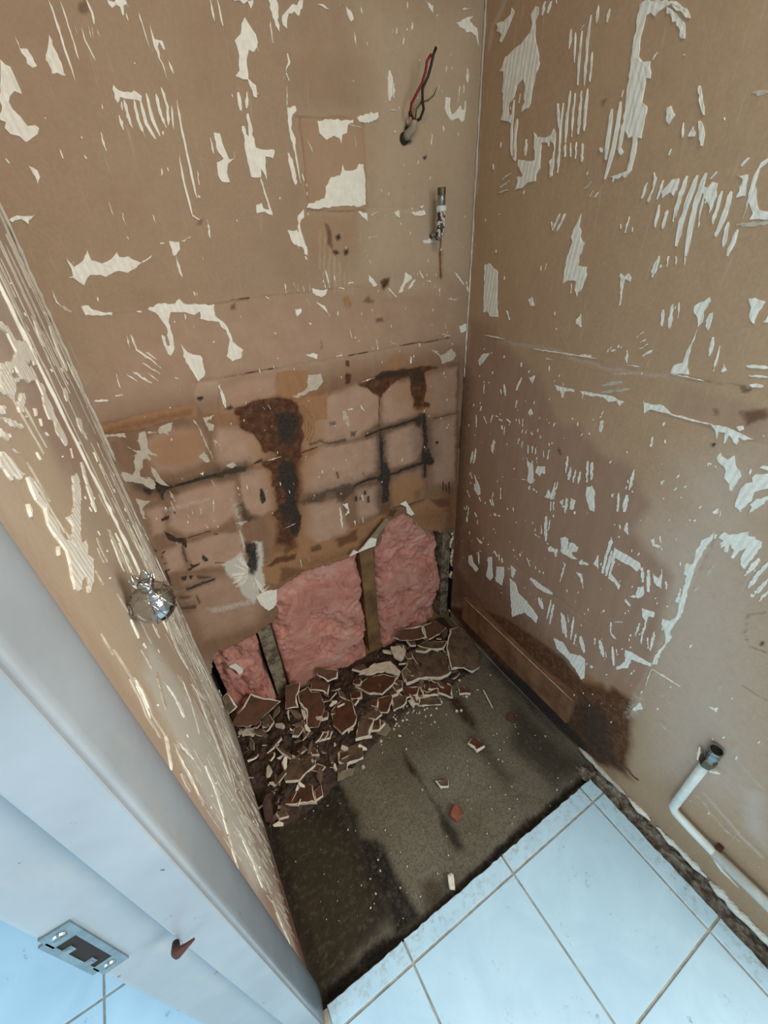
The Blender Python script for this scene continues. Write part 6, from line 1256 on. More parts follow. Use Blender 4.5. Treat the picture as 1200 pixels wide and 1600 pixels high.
def concrete():
    m = wall_material('dirty_concrete', srgb(118, 110, 93), srgb(98, 91, 76), FC)
    nt = m.node_tree; b = nt.nodes['Principled BSDF']; b.inputs['Roughness'].default_value = 0.85
    src = b.inputs['Base Color'].links[0].from_socket
    t = NT.__new__(NT); t.m = m; t.t = nt; t.n = nt.nodes; t.l = nt.links; t.b = b; t.co = [n for n in nt.nodes if n.type == 'TEX_COORD'][0]
    src = t.mix(t.rng(t.noise(220, 3, .8), .42, .62, 0, .55), src, srgb(48, 42, 33)); src = t.mix(t.rng(t.noise(60, 5, .75), .52, .66, 0, .2), src, srgb(128, 121, 104))
    v = t.n.new('ShaderNodeTexVoronoi'); v.inputs['Scale'].default_value = 90; t.l.new(t.co.outputs['Object'], v.inputs['Vector'])
    sp = t.math('MULTIPLY', t.rng(v.outputs['Distance'], .16, .06), t.rng(t.noise(30, 2), .58, .68))
    t.color(t.mix(sp, src, srgb(140, 134, 118))); return m
M['concrete'] = concrete()
def simple(name, c1, c2, scale=40, rough=0.75, metal=0, bump=0.2, bd=0.001, detail=5, spec=0.4, lo=.35, hi=.65):
    t = NT(name, rough, metal); n = t.noise(scale, detail, 0.65); t.color(t.mix(t.rng(n, lo, hi), c1, c2))
    if bump: t.bump(n, bump, bd)
    t.b.inputs['Specular IOR Level'].default_value = spec
    return t.m
def adhesive(name, c1, c2, wave):
    t = NT(name, 0.7); n = t.noise(70, 5, .7); n2 = t.noise(8, 3)
    t.color(t.mix(t.rng(n, .35, .75), c1, c2))
    w = t.n.new('ShaderNodeTexWave'); w.wave_type = 'BANDS'; w.bands_direction = 'DIAGONAL'; w.inputs['Scale'].default_value = wave; w.inputs['Distortion'].default_value = 3; w.inputs['Detail'].default_value = 2
    t.l.new(t.mp((1, 1, .12)), w.inputs['Vector'])
    t.bump(t.math('ADD', w.outputs['Fac'], t.math('MULTIPLY', n, .8)), .55, .0009); return t.m
M['adhesive'] = adhesive('white_tile_adhesive', srgb(232, 230, 218), srgb(212, 207, 192), 60)
M['film'] = adhesive('thin_adhesive_film', srgb(190, 183, 166), srgb(172, 158, 140), 40)
M['gypsum'] = simple('gypsum_core', srgb(226, 218, 200), srgb(196, 184, 162), 60)
M['paper'] = simple('brown_paper_face', srgb(98, 60, 38), srgb(70, 44, 30), 30, bump=.15)
M['greyface'] = simple('dusty_paper_face', srgb(112, 92, 74), srgb(70, 54, 42), 26, bump=.3)
M['flake'] = simple('olive_paper_flake', srgb(140, 130, 106), srgb(120, 110, 88), 50)
M['timber'] = simple('old_stud_timber', srgb(132, 104, 68), srgb(90, 66, 42), 12, bump=.4)
M['timber_grey'] = simple('weathered_stud_timber', srgb(136, 126, 106), srgb(84, 70, 52), 45, bump=.5, lo=.42, hi=.58)
M['plate'] = simple('stained_batten_timber', srgb(130, 92, 62), srgb(96, 64, 42), 14, bump=.3)
M['dark'] = simple('dark_cavity', srgb(36, 28, 22), srgb(24, 18, 14), 10)
M['dirt'] = simple('rubble_dirt', srgb(78, 58, 46), srgb(40, 30, 24), 70, bump=.8, bd=.004)
M['mortar'] = simple('grey_floor_mortar', srgb(134, 126, 112), srgb(74, 64, 54), 38, bump=.9, bd=.004, lo=.42, hi=.6)
M['grout'] = simple('dirty_grout', srgb(176, 172, 158), srgb(140, 134, 120), 30)
M['bed'] = simple('tile_bed', srgb(96, 80, 62), srgb(60, 48, 38), 40, bump=.6, bd=.003)
M['chrome'] = simple('polished_chrome', (0.60, 0.62, 0.63, 1), (0.52, 0.54, 0.55, 1), 5, rough=0.07, metal=1, bump=0)
M['steel'] = simple('brushed_steel', srgb(168, 176, 176), srgb(140, 148, 148), 60, rough=0.35, metal=1, bump=.1)
M['brass'] = simple('tarnished_brass', srgb(120, 112, 92), srgb(70, 62, 48), 60, rough=0.4, metal=.8, bump=.3)
M['rust'] = simple('rusty_metal', srgb(92, 42, 28), srgb(52, 26, 20), 90, rough=.7, bump=.4)
M['whitepaint'] = simple('white_painted_pipe', srgb(222, 226, 220), srgb(200, 206, 198), 40, rough=.45)
M['gloss'] = simple('white_gloss_paint', srgb(204, 208, 204), srgb(196, 198, 192), 9, rough=.35, bump=.05, bd=.002)
M['wire_red'] = simple('red_wire', srgb(130, 22, 28), srgb(110, 18, 22), 40, rough=.4, bump=0)
M['wire_black'] = simple('black_wire', srgb(34, 22, 24), srgb(24, 18, 18), 40, rough=.4, bump=0)
M['wire_green'] = simple('green_wire', srgb(84, 90, 46), srgb(66, 74, 38), 40, rough=.4, bump=0)
M['sheath'] = simple('grey_cable_sheath', srgb(170, 160, 140), srgb(140, 130, 110), 40, rough=.5)
M['brick'] = simple('red_brick_chip', srgb(140, 80, 60), srgb(112, 62, 46), 50)
M['hessian'] = simple('torn_brown_membrane', srgb(120, 88, 76), srgb(84, 60, 50), 40)
def tile_mat():
    t = NT('glazed_white_floor_tile', 0.22); n = t.noise(6, 5, .6, dist=1.0); s = t.noise(26, 6, .75); f = t.noise(110, 3, .6)
    c = t.mix(t.rng(n, .35, .7), srgb(184, 213, 227), srgb(171, 201, 217))
    sm = t.math('MULTIPLY', t.rng(s, .60, .70), t.rng(f, .48, .60)); c = t.mix(t.math('MULTIPLY', sm, .7), c, srgb(120, 122, 118))
    sx = t.n.new('ShaderNodeSeparateXYZ'); t.l.new(t.co.outputs['Object'], sx.inputs[0])
    ed = t.math('MAXIMUM', t.math('MULTIPLY', t.rng(sx.outputs[1], -.775, -.715), t.rng(sx.outputs[0], 0, .01)), t.rng(sx.outputs[0], .79, .85))
    gr = t.math('MULTIPLY', ed, t.rng(t.noise(60, 6, .8), .50, .62)); c = t.mix(t.math('MULTIPLY', gr, .55), c, srgb(150, 136, 116))
    t.color(c); t.b.inputs['Specular IOR Level'].default_value = 0.45; t.bump(t.noise(14, 2), .06, .002); return t.m
M['tile'] = tile_mat()
def insul():
    t = NT('pink_fibreglass', 1.0); n = t.noise(11, 8, .72, dist=1.2); f = t.noise(150, 6, .8, t.mp((1, 1, 1.6)), dist=3); g = t.noise(7, 3)
    c = t.ramp(n, [(0.30, srgb(168, 96, 84)), (0.40, srgb(216, 142, 128)), (0.54, srgb(236, 172, 156)), (0.70, srgb(242, 200, 182))])
    c = t.mix(t.rng(f, .45, .75, 0, .45), c, srgb(238, 190, 178)); c = t.mix(t.rng(g, .5, .72, 0, .45), c, srgb(188, 146, 128))
    t.color(c); t.bump(t.math('ADD', n, f), .9, .006); t.b.inputs['Specular IOR Level'].default_value = 0.05; return t.m
M['pink'] = insul()
def gloss_paint():
    t = NT('scuffed_white_gloss_paint', .35); n = t.noise(9, 4); c = t.mix(t.rng(n, .35, .65), srgb(152, 162, 168), srgb(141, 149, 154))
    v = t.noise(85, 3, .6); w = t.noise(9, 3, .6); c = t.mix(t.math('MULTIPLY', t.rng(v, .70, .73), t.rng(w, .52, .6)), c, srgb(52, 46, 42))
    c = t.mix(t.rng(t.noise(16, 5, .7, t.mp((1, 1, .3))), .56, .75, 0, .4), c, srgb(176, 168, 150)); t.color(c); t.bump(n, .08, .002); return t.m
M['gloss'] = gloss_paint()
def pipe_paint():
    t = NT('flaking_painted_brass', 0.4); n = t.noise(130, 3, .6)
    t.color(t.mix(t.rng(n, .5, .54), srgb(52, 44, 36), srgb(208, 204, 194))); t.bump(n, .4, .001); return t.m
M['flaking'] = pipe_paint()

# ------------------------------------------------------------ helpers
def link(name, me, mats, parent=None):
    o = bpy.data.objects.new(name, me); COL.objects.link(o)
    for m in (mats if isinstance(mats, (list, tuple)) else [mats]): 
        if me.users <= 1 or len(me.materials) == 0: me.materials.append(M[m])
    if parent is not None: o.parent = parent
    return o
def bmobj(name, bm, mats, parent=None, smooth=False):
    me = bpy.data.meshes.new(name); bmesh.ops.recalc_face_normals(bm, faces=bm.faces[:]); bm.to_mesh(me); bm.free()
    if smooth:
        for p in me.polygons: p.use_smooth = True
    return link(name, me, mats, parent)
def tag(o, label, cat, group=None):
    o['label'] = label; o['category'] = cat
    if group: o['group'] = group
    return o
def struct(o, label=None, cat=None):
    o['kind'] = 'structure'
    if label: o['label'] = label
    if cat: o['category'] = cat
    return o
def empty(name, loc=(0, 0, 0)):
    o = bpy.data.objects.new(name, None); COL.objects.link(o); o.location = loc; o.empty_display_size = .02; return o
def box(bm, x0, x1, y0, y1, z0, z1, bev=0):
    r = bmesh.ops.create_cube(bm, size=1); v = r['verts']
    for q in v: q.co = Vector(((x0 + x1) / 2 + q.co.x * (x1 - x0), (y0 + y1) / 2 + q.co.y * (y1 - y0), (z0 + z1) / 2 + q.co.z * (z1 - z0)))
    if bev: bmesh.ops.bevel(bm, geom=list({e for q in v for e in q.link_edges}), offset=bev, segments=2, affect='EDGES', profile=.6)
    return v
def tube(bm, pts, radii, seg=10, caps=True, hollow=None):
    pts = [Vector(p) for p in pts]; rings = []; up = None
    for i, p in enumerate(pts):
        d = (pts[min(i + 1, len(pts) - 1)] - pts[max(i - 1, 0)]).normalized()
        if up is None: up = d.orthogonal().normalized()
        up = (up - d * up.dot(d)).normalized(); b = d.cross(up)
        r = radii[i] if isinstance(radii, (list, tuple)) else radii
        rings.append([bm.verts.new(p + (up * math.cos(a) + b * math.sin(a)) * r) for a in [2 * math.pi * k / seg for k in range(seg)]])
    for a, b in zip(rings, rings[1:]):
        for k in range(seg): bm.faces.new((a[k], a[(k + 1) % seg], b[(k + 1) % seg], b[k]))
    if caps: bm.faces.new(rings[0][::-1]); bm.faces.new(rings[-1])
    return rings
def fnoise(shape, cells, seed):
    """fractal value noise on a (rows, cols) array, zero mean"""
    r = np.random.default_rng(seed); out = np.zeros(shape)
    for amp, c in cells:
        g = r.random((c[0] + 2, c[1] + 2)); yy = np.linspace(0, c[0], shape[0]); xx = np.linspace(0, c[1], shape[1])
        yi = np.minimum(yy.astype(int), c[0]); xi = np.minimum(xx.astype(int), c[1]); fy = (yy - yi)[:, None]; fx = (xx - xi)[None, :]
        fy = fy * fy * (3 - 2 * fy); fx = fx * fx * (3 - 2 * fx)
        a = g[np.ix_(yi, xi)]; b = g[np.ix_(yi, xi + 1)]; cc = g[np.ix_(yi + 1, xi)]; d = g[np.ix_(yi + 1, xi + 1)]
        out += amp * ((a * (1 - fx) + b * fx) * (1 - fy) + (cc * (1 - fx) + d * fx) * fy - .5)
    return out
def sdf(U, V, poly):
    """signed distance, negative inside"""
    d2 = np.full(U.shape, 1e9); ins = np.zeros(U.shape, bool); n = len(poly)
    for i in range(n):
        ax, ay = poly[i]; bx, by = poly[(i + 1) % n]; ex, ey = bx - ax, by - ay; L = ex * ex + ey * ey + 1e-12
        t = np.clip(((U - ax) * ex + (V - ay) * ey) / L, 0, 1); d2 = np.minimum(d2, (U - ax - t * ex) ** 2 + (V - ay - t * ey) ** 2)
        if ay != by:
            c = ((ay > V) != (by > V)) & (U < (bx - ax) * (V - ay) / (by - ay) + ax); ins ^= c
    return np.where(ins, -1, 1) * np.sqrt(d2)
CHI = {'b': 0, 't': 1, 'k': 2, 'g': 3, 'p': 4, 'd': 5, 'l': 6, 'z': 7}
def paint(us, vs, data, seed, warp=0.004):
    U, V = np.meshgrid(us, vs); sh = U.shape
    s1, s2 = max(4, int((us.max() - us.min()) / .03)), max(4, int((vs.max() - vs.min()) / .03))
    cells = [(1, (s2, s1)), (.6, (s2 * 3, s1 * 3)), (.35, (s2 * 7, s1 * 7))]
    wu = fnoise(sh, cells, seed) * warp * 1.6; wv = fnoise(sh, cells, seed + 1) * warp * 1.6
    ch = np.zeros((8,) + sh)
    for ln in data.strip().split('\n'):
        t = ln.split(None, 3); c = CHI[t[0]]; s = float(t[1]); soft = int(t[2]) / 2000.; poly = pairs(t[3])
        lo = poly.min(0) - soft - .01; hi = poly.max(0) + soft + .01
        i0, i1 = np.searchsorted(us, [lo[0], hi[0]]); j0, j1 = np.searchsorted(vs, [lo[1], hi[1]])
        if i1 <= i0 or j1 <= j0: continue
        sl = (slice(j0, j1), slice(i0, i1)); k = min(1.0, soft / .004)
        d = sdf(U[sl] + wu[sl] * k, V[sl] + wv[sl] * k, poly)
        f = np.clip(.5 - d / (2 * soft), 0, 1); f = f * f * (3 - 2 * f) * s
        ch[c][sl] = np.maximum(ch[c][sl], f)
    return U, V, ch
def sheet(name, P, ch, keep, mats, parent=None, rim=None, flip=False):
    """grid mesh from points P (rows, cols, 3); keep = cell mask; rim = vector for the broken edge's depth"""
    nr, nc = P.shape[:2]; idx = np.arange(nr * nc).reshape(nr, nc)
    q = np.stack([idx[:-1, :-1], idx[:-1, 1:], idx[1:, 1:], idx[1:, :-1]], -1)
    if flip: q = q[..., ::-1]
    faces = q[keep]; verts = P.reshape(-1, 3); mi = np.zeros(len(faces), int); A = ch.reshape(8, -1)
    if rim is not None:
        e = np.concatenate([faces[:, [0, 1]], faces[:, [1, 2]], faces[:, [2, 3]], faces[:, [3, 0]]]); key = {}
        for a, b in e.tolist():
            k2 = (a, b) if a < b else (b, a); key[k2] = None if k2 in key else (a, b)
        be = [v for v in key.values() if v]
        inner = [(a, b) for a, b in be if not (a % nc == b % nc and a % nc in (0, nc - 1)) and not (a // nc == b // nc and a // nc in (0, nr - 1))]
        vs = sorted({v for ab in inner for v in ab}); m = {v: i + len(verts) for i, v in enumerate(vs)}
        verts = np.vstack([verts, verts[vs] + np.array(rim)]); A = np.hstack([A, A[:, vs]])
        rf = np.array([(b, a, m[a], m[b]) for a, b in inner]); faces = np.vstack([faces, rf]); mi = np.concatenate([mi, np.ones(len(rf), int)])
    me = bpy.data.meshes.new(name); me.vertices.add(len(verts)); me.vertices.foreach_set('co', verts.astype(np.float32).ravel())
    me.loops.add(len(faces) * 4); me.loops.foreach_set('vertex_index', faces.astype(np.int32).ravel())
    me.polygons.add(len(faces)); me.polygons.foreach_set('loop_start', np.arange(0, len(faces) * 4, 4, dtype=np.int32)); me.polygons.foreach_set('material_index', mi.astype(np.int32))
    me.update(calc_edges=True); me.validate()
    for nm, cs in (('m1', (0, 1, 2, 3)), ('m2', (4, 5, 6, 7))):
        at = me.color_attributes.new(nm, 'FLOAT_COLOR', 'POINT'); at.data.foreach_set('color', A[list(cs)].T.astype(np.float32).ravel())
    return link(name, me, mats, parent)

# ------------------------------------------------------------ room shell
def rows(z0, z1, step, ztop): return np.concatenate([np.arange(z0, z1, step), np.linspace(z1, ztop, 8)])
hole = pairs(HOLE)
us = np.arange(0, W + .0015, .003); vs = rows(-.006, 1.80, .003, 2.4)
U, V, ch = paint(us, vs, STAIN_SHADE['back'], 11)
relief = fnoise(U.shape, [(1, (9, 5)), (.5, (40, 20)), (.25, (160, 80))], 5) * .0016
P = np.stack([U, relief + ch[7] * .0022, V], -1)
wob = fnoise(U.shape, [(1, (60, 30)), (.6, (180, 90))], 3) * .016
hd = sdf(U, V, hole) + wob
cell = hd[:-1, :-1]
wall_back = struct(sheet('wall_back', P, ch, cell > 0, ['wall_back', 'gypsum'], rim=(0, .011, 0)),
    'stripped brown plasterboard back wall with mould stains and a broken hole', 'wall')
us = -np.arange(0, 1.34, .004)[::-1]; vs = rows(0.0, 1.80, .004, 2.4)
U, V, ch = paint(us, vs, STAIN_SHADE['right'], 21)  # grey haze at the lower right also paints in cool reflected light
P = np.stack([W + fnoise(U.shape, [(1, (9, 7)), (.5, (40, 30)), (.25, (160, 120))], 6) * .0016 + ch[7] * .002, U, V], -1)
wall_right = struct(sheet('wall_right', P, ch, np.ones((U.shape[0] - 1, U.shape[1] - 1), bool), ['wall_right'], flip=True),
    'stripped brown plasterboard right wall with white adhesive combing and a damp patch', 'wall')
us = -np.arange(0, .724, .004)[::-1]; vs = rows(0.0, 1.52, .004, 2.4)
U, V, ch = paint(us, vs, STAIN_SHADE['left'], 31)  # the d tone makes the wall darker towards the floor
P = np.stack([fnoise(U.shape, [(1, (6, 4)), (.5, (40, 16)), (.25, (160, 60))], 8) * .0016, U, V], -1)
wall_left = struct(sheet('wall_left', P, ch, np.ones((U.shape[0] - 1, U.shape[1] - 1), bool), ['wall_left']),
    'narrow stripped left wall between back corner and doorway', 'wall')
bm = bmesh.new(); box(bm, -.100, -.004, -.715, .0, .018, 2.4); bmobj('wall_core', bm, 'gloss', wall_left)
us = np.arange(-.004, W + .004, .003); vs = np.arange(-.74, .102, .003)
U, V, ch = paint(us, vs, STAIN_SHADE['floor'], 41, .006)  # black along the tile edge: a gap with its shadow painted in
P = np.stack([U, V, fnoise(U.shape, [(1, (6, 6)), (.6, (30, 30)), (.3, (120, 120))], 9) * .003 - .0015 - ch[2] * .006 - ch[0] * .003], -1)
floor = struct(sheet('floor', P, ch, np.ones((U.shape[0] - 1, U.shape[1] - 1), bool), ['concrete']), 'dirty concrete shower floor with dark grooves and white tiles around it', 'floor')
bm = bmesh.new(); box(bm, -1.4, W + .12, -2.2, .12, -.06, -.02); bmobj('slab', bm, 'bed', floor)
bm = bmesh.new(); box(bm, -.2, W + .1, -2.2, .1, 2.4, 2.44); struct(bmobj('ceiling', bm, 'gloss'), 'plain white ceiling above the shower alcove', 'ceiling')
# cavity behind the back wall
bm = bmesh.new(); box(bm, -.01, W + .01, .095, .11, -.01, 1.0); box(bm, W + .001, W + .012, .0, .11, -.01, 1.0); box(bm, -.012, -.001, .0, .11, -.01, 1.0); bmobj('cavity_backing', bm, 'dark', wall_back)
def stud(x0, x1, z1, mat, rows_=14):
    bm = bmesh.new(); box(bm, x0, x1, .012, .085, -.004, z1)
    bmesh.ops.subdivide_edges(bm, edges=[e for e in bm.edges if abs(e.verts[0].co.z - e.verts[1].co.z) > .1], cuts=rows_, use_grid_fill=True)
    for v in bm.verts: v.co.x += random.uniform(-.0016, .0016); v.co.y += random.uniform(-.0015, .0015)
    return bmobj('wall_stud', bm, mat, wall_back)
stud(.160, .200, .60, 'timber_grey'); stud(.522, .570, .75, 'timber'); stud(.853, .890, .75, 'timber_grey')
bm = bmesh.new(); box(bm, .0, W, .012, .085, -.004, .030); bmobj('bottom_plate', bm, 'timber', wall_back)

# ------------------------------------------------------------ adhesive left on the walls: each patch a raised piece
def jag(poly, step, amp, r):
    out = []; n = len(poly)
    for i in range(n):
        a, b = poly[i], poly[(i + 1) % n]; L = math.hypot(*(b - a)); k = max(1, int(L / step)); nn = np.array([-(b - a)[1], (b - a)[0]]) / (L + 1e-9)
        for j in range(k): out.append(a + (b - a) * j / k + nn * (r.normal() * amp if j else r.normal() * amp * .4))
    return np.array(out)
PLACE = {'back': lambda u, v, h: (u, -h, v), 'right': lambda u, v, h: (W - h, u, v), 'left': lambda u, v, h: (h, u, v)}
def add_patch(bm, poly, place, h, inset):
    n = len(poly); area_ = 0.5 * sum(poly[i][0] * poly[(i + 1) % n][1] - poly[(i + 1) % n][0] * poly[i][1] for i in range(n))
    sg = 1 if area_ > 0 else -1; top = []
    for i in range(n):
        d = poly[(i + 1) % n] - poly[i - 1]; L = math.hypot(*d) + 1e-9; top.append(poly[i] + sg * np.array([-d[1], d[0]]) / L * inset)
    vb = [bm.verts.new(place(p[0], p[1], -.0015)) for p in poly]; vt = [bm.verts.new(place(p[0], p[1], h * (1 + .25 * math.sin(i * 1.7)))) for i, p in enumerate(top)]
    bm.faces.new(vt)
    for i in range(n): bm.faces.new((vb[i], vb[(i + 1) % n], vt[(i + 1) % n], vt[i]))
def patches(wall, obj):
    specks = bmesh.new(); r = np.random.default_rng(77); ns = 0
    for ln in PATCH[wall].strip().split('\n'):
        k, rest = ln.split(None, 1); poly = pairs(rest); ext = np.hypot(*(poly.max(0) - poly.min(0)))
        film = k[0] == 'g'; h = (.0006 if film else .0011) + (.0003 * r.random()); wd = min(poly.max(0) - poly.min(0))
        q = jag(poly, .0055 if ext > .06 else .004, .0011 if film else .0008, r)
        if hasattr(q, 'shape') and wall == 'right': q[:, 0] = np.minimum(q[:, 0], -.001)
        if k[1] == '0': add_patch(specks, q, PLACE[wall], h, .0004); ns += 1; continue
        bm = bmesh.new(); add_patch(bm, q, PLACE[wall], h, .0006); bmobj('adhesive_patch', bm, 'film' if film else 'adhesive', obj)
    return specks
def finish_specks(specks, wall, obj, zones, seed):
    r = np.random.default_rng(seed)
    for (u0, u1, v0, v1, n, smax) in zones:
        for _ in range(n):
            u, v = r.uniform(u0, u1), r.uniform(v0, v1); s = r.uniform(.0008, smax); el = r.uniform(1, 3.5); a0 = r.uniform(-.35, .35)
            pl = np.array([(math.cos(a) * s, math.sin(a) * s * el) for a in np.linspace(0, 2 * math.pi, 7)[:-1]]) * r.uniform(.7, 1.2, (6, 1))
            pl = pl @ np.array([[math.cos(a0), math.sin(a0)], [-math.sin(a0), math.cos(a0)]]) + np.array([u, v]); add_patch(specks, pl, PLACE[wall], .001, .0003)
    o = bmobj('adhesive_specks', specks, 'adhesive', obj); o['kind'] = 'stuff'
finish_specks(patches('back', wall_back), 'back', wall_back, [(.02, .88, 1.25, 1.7, 60, .0020), (.02, .88, .75, 1.25, 90, .0020), (.60, .89, 1.0, 1.7, 40, .0018)], 1)
finish_specks(patches('right', wall_right), 'right', wall_right, [(-.9, -.02, .9, 1.7, 60, .0020), (-.75, -.03, .35, 1.1, 150, .0022), (-1.2, -.5, .2, .9, 80, .0022)], 2)
def streaks(wall, obj, zones, seed, mat, name):
    r = np.random.default_rng(seed); bm = bmesh.new()
    for (u0, u1, v0, v1, n, wmax, lmin, lmax) in zones:
        for _ in range(n):
            u, v = r.uniform(u0, u1), r.uniform(v0, v1); L = r.uniform(lmin, lmax); w = r.uniform(.0006, wmax); k = 6; d = r.uniform(-.06, .06)
            a = [np.array([u + d * L * i / k + r.normal() * .0006 - w * math.sin(math.pi * (i + .4) / (k + .8)), v + L * i / k]) for i in range(k + 1)]
            b = [np.array([u + d * L * i / k + r.normal() * .0006 + w * math.sin(math.pi * (i + .4) / (k + .8)), v + L * i / k]) for i in range(k, -1, -1)]
            add_patch(bm, np.array(a + b), PLACE[wall], .0009, .0003)
    o = bmobj(name, bm, mat, obj); o['kind'] = 'stuff'
streaks('left', wall_left, [(-.24, -.02, .20, .95, 120, .0022, .03, .14), (-.30, -.12, .15, .8, 60, .0035, .02, .10), (-.60, -.15, .03, .45, 130, .0025, .03, .12), (-.62, -.28, .30, .80, 60, .0022, .02, .09), (-.60, -.30, .9, 1.3, 25, .002, .02, .06), (-.24, -.01, .9, 1.4, 40, .0016, .04, .16)], 71, 'film', 'adhesive_streaks')
streaks('left', wall_left, [(-.22, -.02, .2, .9, 45, .0011, .03, .10), (-.45, -.2, .03, .4, 20, .0012, .02, .08)], 72, 'adhesive', 'white_streaks')
finish_specks(patches('left', wall_left), 'left', wall_left, [(-.60, -.02, .3, 1.35, 90, .0018)], 3)
# silicone beads and corner lines
def bead(name, pts, r0, mat, parent, seed=0, flat=1.0):
    rr = random.Random(seed); bm = bmesh.new(); P = []
    for a, b in zip(pts, pts[1:]):
        a, b = Vector(a), Vector(b); n = max(2, int((b - a).length / .012))
        P += [a.lerp(b, k / n) for k in range(n)]
    P.append(Vector(pts[-1])); n = len(P)
    rad = [r0 * rr.uniform(.65, 1.3) * min(1, .3 + min(i, n - 1 - i) * .4) for i in range(n)]
    P = [p + Vector((rr.uniform(-1, 1), rr.uniform(-1, 1), rr.uniform(-1, 1))) * r0 * .25 for p in P]
    tube(bm, P, rad, 7); return bmobj(name, bm, mat, parent, True)
bead('sealant_bead', [(.0005, -.270, 1.5), (.0005, -.288, 1.30), (.0005, -.293, 1.05), (.0005, -.305, .93), (.0005, -.315, .80)], .0030, 'adhesive', wall_left, 1)
bead('sealant_bead', [(.0, -.250, 1.42), (.0, -.255, 1.25), (.0, -.262, 1.02)], .0016, 'film', wall_left, 2)
bead('sealant_bead', [(.003, -.003, 1.45), (.002, -.002, 1.0)], .0032, 'film', wall_left, 3)
bead('sealant_bead', [(W - .002, -.002, 1.76), (W - .002, -.002, 1.03)], .0026, 'film', wall_right, 4)
bead('sealant_bead', [(W - .002, -.003, 1.35), (W - .002, -.003, 1.06)], .0016, 'adhesive', wall_right, 5)
# batten along the right wall's foot
bm = bmesh.new(); box(bm, W - .016, W + .002, -.585, -.085, .085, .200, .002)
bmesh.ops.subdivide_edges(bm, edges=[e for e in bm.edges if abs(e.verts[0].co.y - e.verts[1].co.y) > .2], cuts=24, use_grid_fill=True)
for v in bm.verts: v.co.z += random.uniform(-.002, .002); v.co.x += random.uniform(-.001, .001)
bmobj('batten', bm, 'plate', wall_right)
bead('paper_edge', [(W - .016, -.10, .2005), (W - .016, -.35, .2005), (W - .016, -.58, .2005)], .0012, 'film', wall_right, 9)

# ------------------------------------------------------------ floor tiles, each its own piece
XL, YL = .2078, -.7553; TZ = .0200; YE = -.7126; GAP = .0048
bm = bmesh.new(); box(bm, -.06, W - .05, -2.2, YE - .003, -.03, TZ - .0028); box(bm, -1.4, -.06, -2.2, .1, -.03, TZ - .0028)
bmobj('tile_grout', bm, 'grout', floor)
def tile(x0, x1, y0, y1, rough=()):
    x0 += GAP / 2 if 'l' not in rough else 0; x1 -= GAP / 2 if 'r' not in rough else 0; y0 += GAP / 2; y1 -= GAP / 2 if 't' not in rough else 0
    bm = bmesh.new(); n = 14; loop = []
    if x1 - x0 < .004 or y1 - y0 < .004: bm.free(); return
    for (ax, ay), (bx, by), s in (((x0, y0), (x1, y0), 'b'), ((x1, y0), (x1, y1), 'r'), ((x1, y1), (x0, y1), 't'), ((x0, y1), (x0, y0), 'l')):
        k = max(6, int(max(abs(bx - ax), abs(by - ay)) / .012)) if s in rough else 1
        for j in range(k):
            t = j / k; q = [ax + (bx - ax) * t, ay + (by - ay) * t]
            if s in rough and j: q[0 if s in 'lr' else 1] += random.uniform(-.0022, .0008) * (1 if s in 'rt' else -1)
            loop.append(q)
    vb = [bm.verts.new((a, b, TZ - .008)) for a, b in loop]; vm = [bm.verts.new((a, b, TZ - .001)) for a, b in loop]
    cx, cy = (x0 + x1) / 2, (y0 + y1) / 2
    vt = [bm.verts.new((a - math.copysign(min(.001, abs(a - cx) * .4), a - cx), b - math.copysign(min(.001, abs(b - cy) * .4), b - cy), TZ)) for a, b in loop]
    bm.faces.new(vt); m = len(loop)
    for i in range(m):
        j = (i + 1) % m; bm.faces.new((vb[i], vb[j], vm[j], vm[i])); bm.faces.new((vm[i], vm[j], vt[j], vt[i]))
    bmobj('floor_tile', bm, 'tile', floor)
XR = .852
cols = [(XL + .3 * k, XL + .3 * (k + 1)) for k in range(-5, 3)]
for (x0, x1) in cols:
    rt = ('r',) if x1 > XR else ()
    xr = min(x1, XR)
    if x1 > 0: tile(max(x0, .016), xr, YL, YE, ('t',) + rt)
    for r_ in range(4):
        tile(x0, xr, YL - .3 * (r_ + 1), YL - .3 * r_, rt)
    if x0 < -.105:
        for r_ in range(3): tile(x0, min(x1, -.105), YL + .3 * r_, YL + .3 * (r_ + 1))
# crumbly mortar between tiles and right wall
nu, nv = 24, 260; us = np.linspace(XR - .012, W + .001, nu); vs = np.linspace(-1.5, -.66, nv); U, V = np.meshgrid(us, vs)
hz = .010 + fnoise(U.shape, [(1, (30, 3)), (.8, (90, 8)), (.6, (200, 16))], 17) * .014 - .012 * np.clip((V + .72) / .06, 0, 1)
hz = np.clip(hz, -.004, .0185)
z8 = np.zeros((8,) + U.shape); sheet('mortar_strip', np.stack([U, V, hz], -1), z8, np.ones((nv - 1, nu - 1), bool), ['mortar'], floor)
for k, (a, b, r0) in enumerate([(-.64, -.79, .007), (-.80, -.865, .009), (-.88, -1.0, .008), (-1.01, -1.33, .0105)]):
    bead('plaster_bead', [(W - .004, a, .022), (W - .004, (a + b) / 2, .021), (W - .004, b, .024)], r0, 'adhesive' if k != 0 else 'film', wall_right, 20 + k)

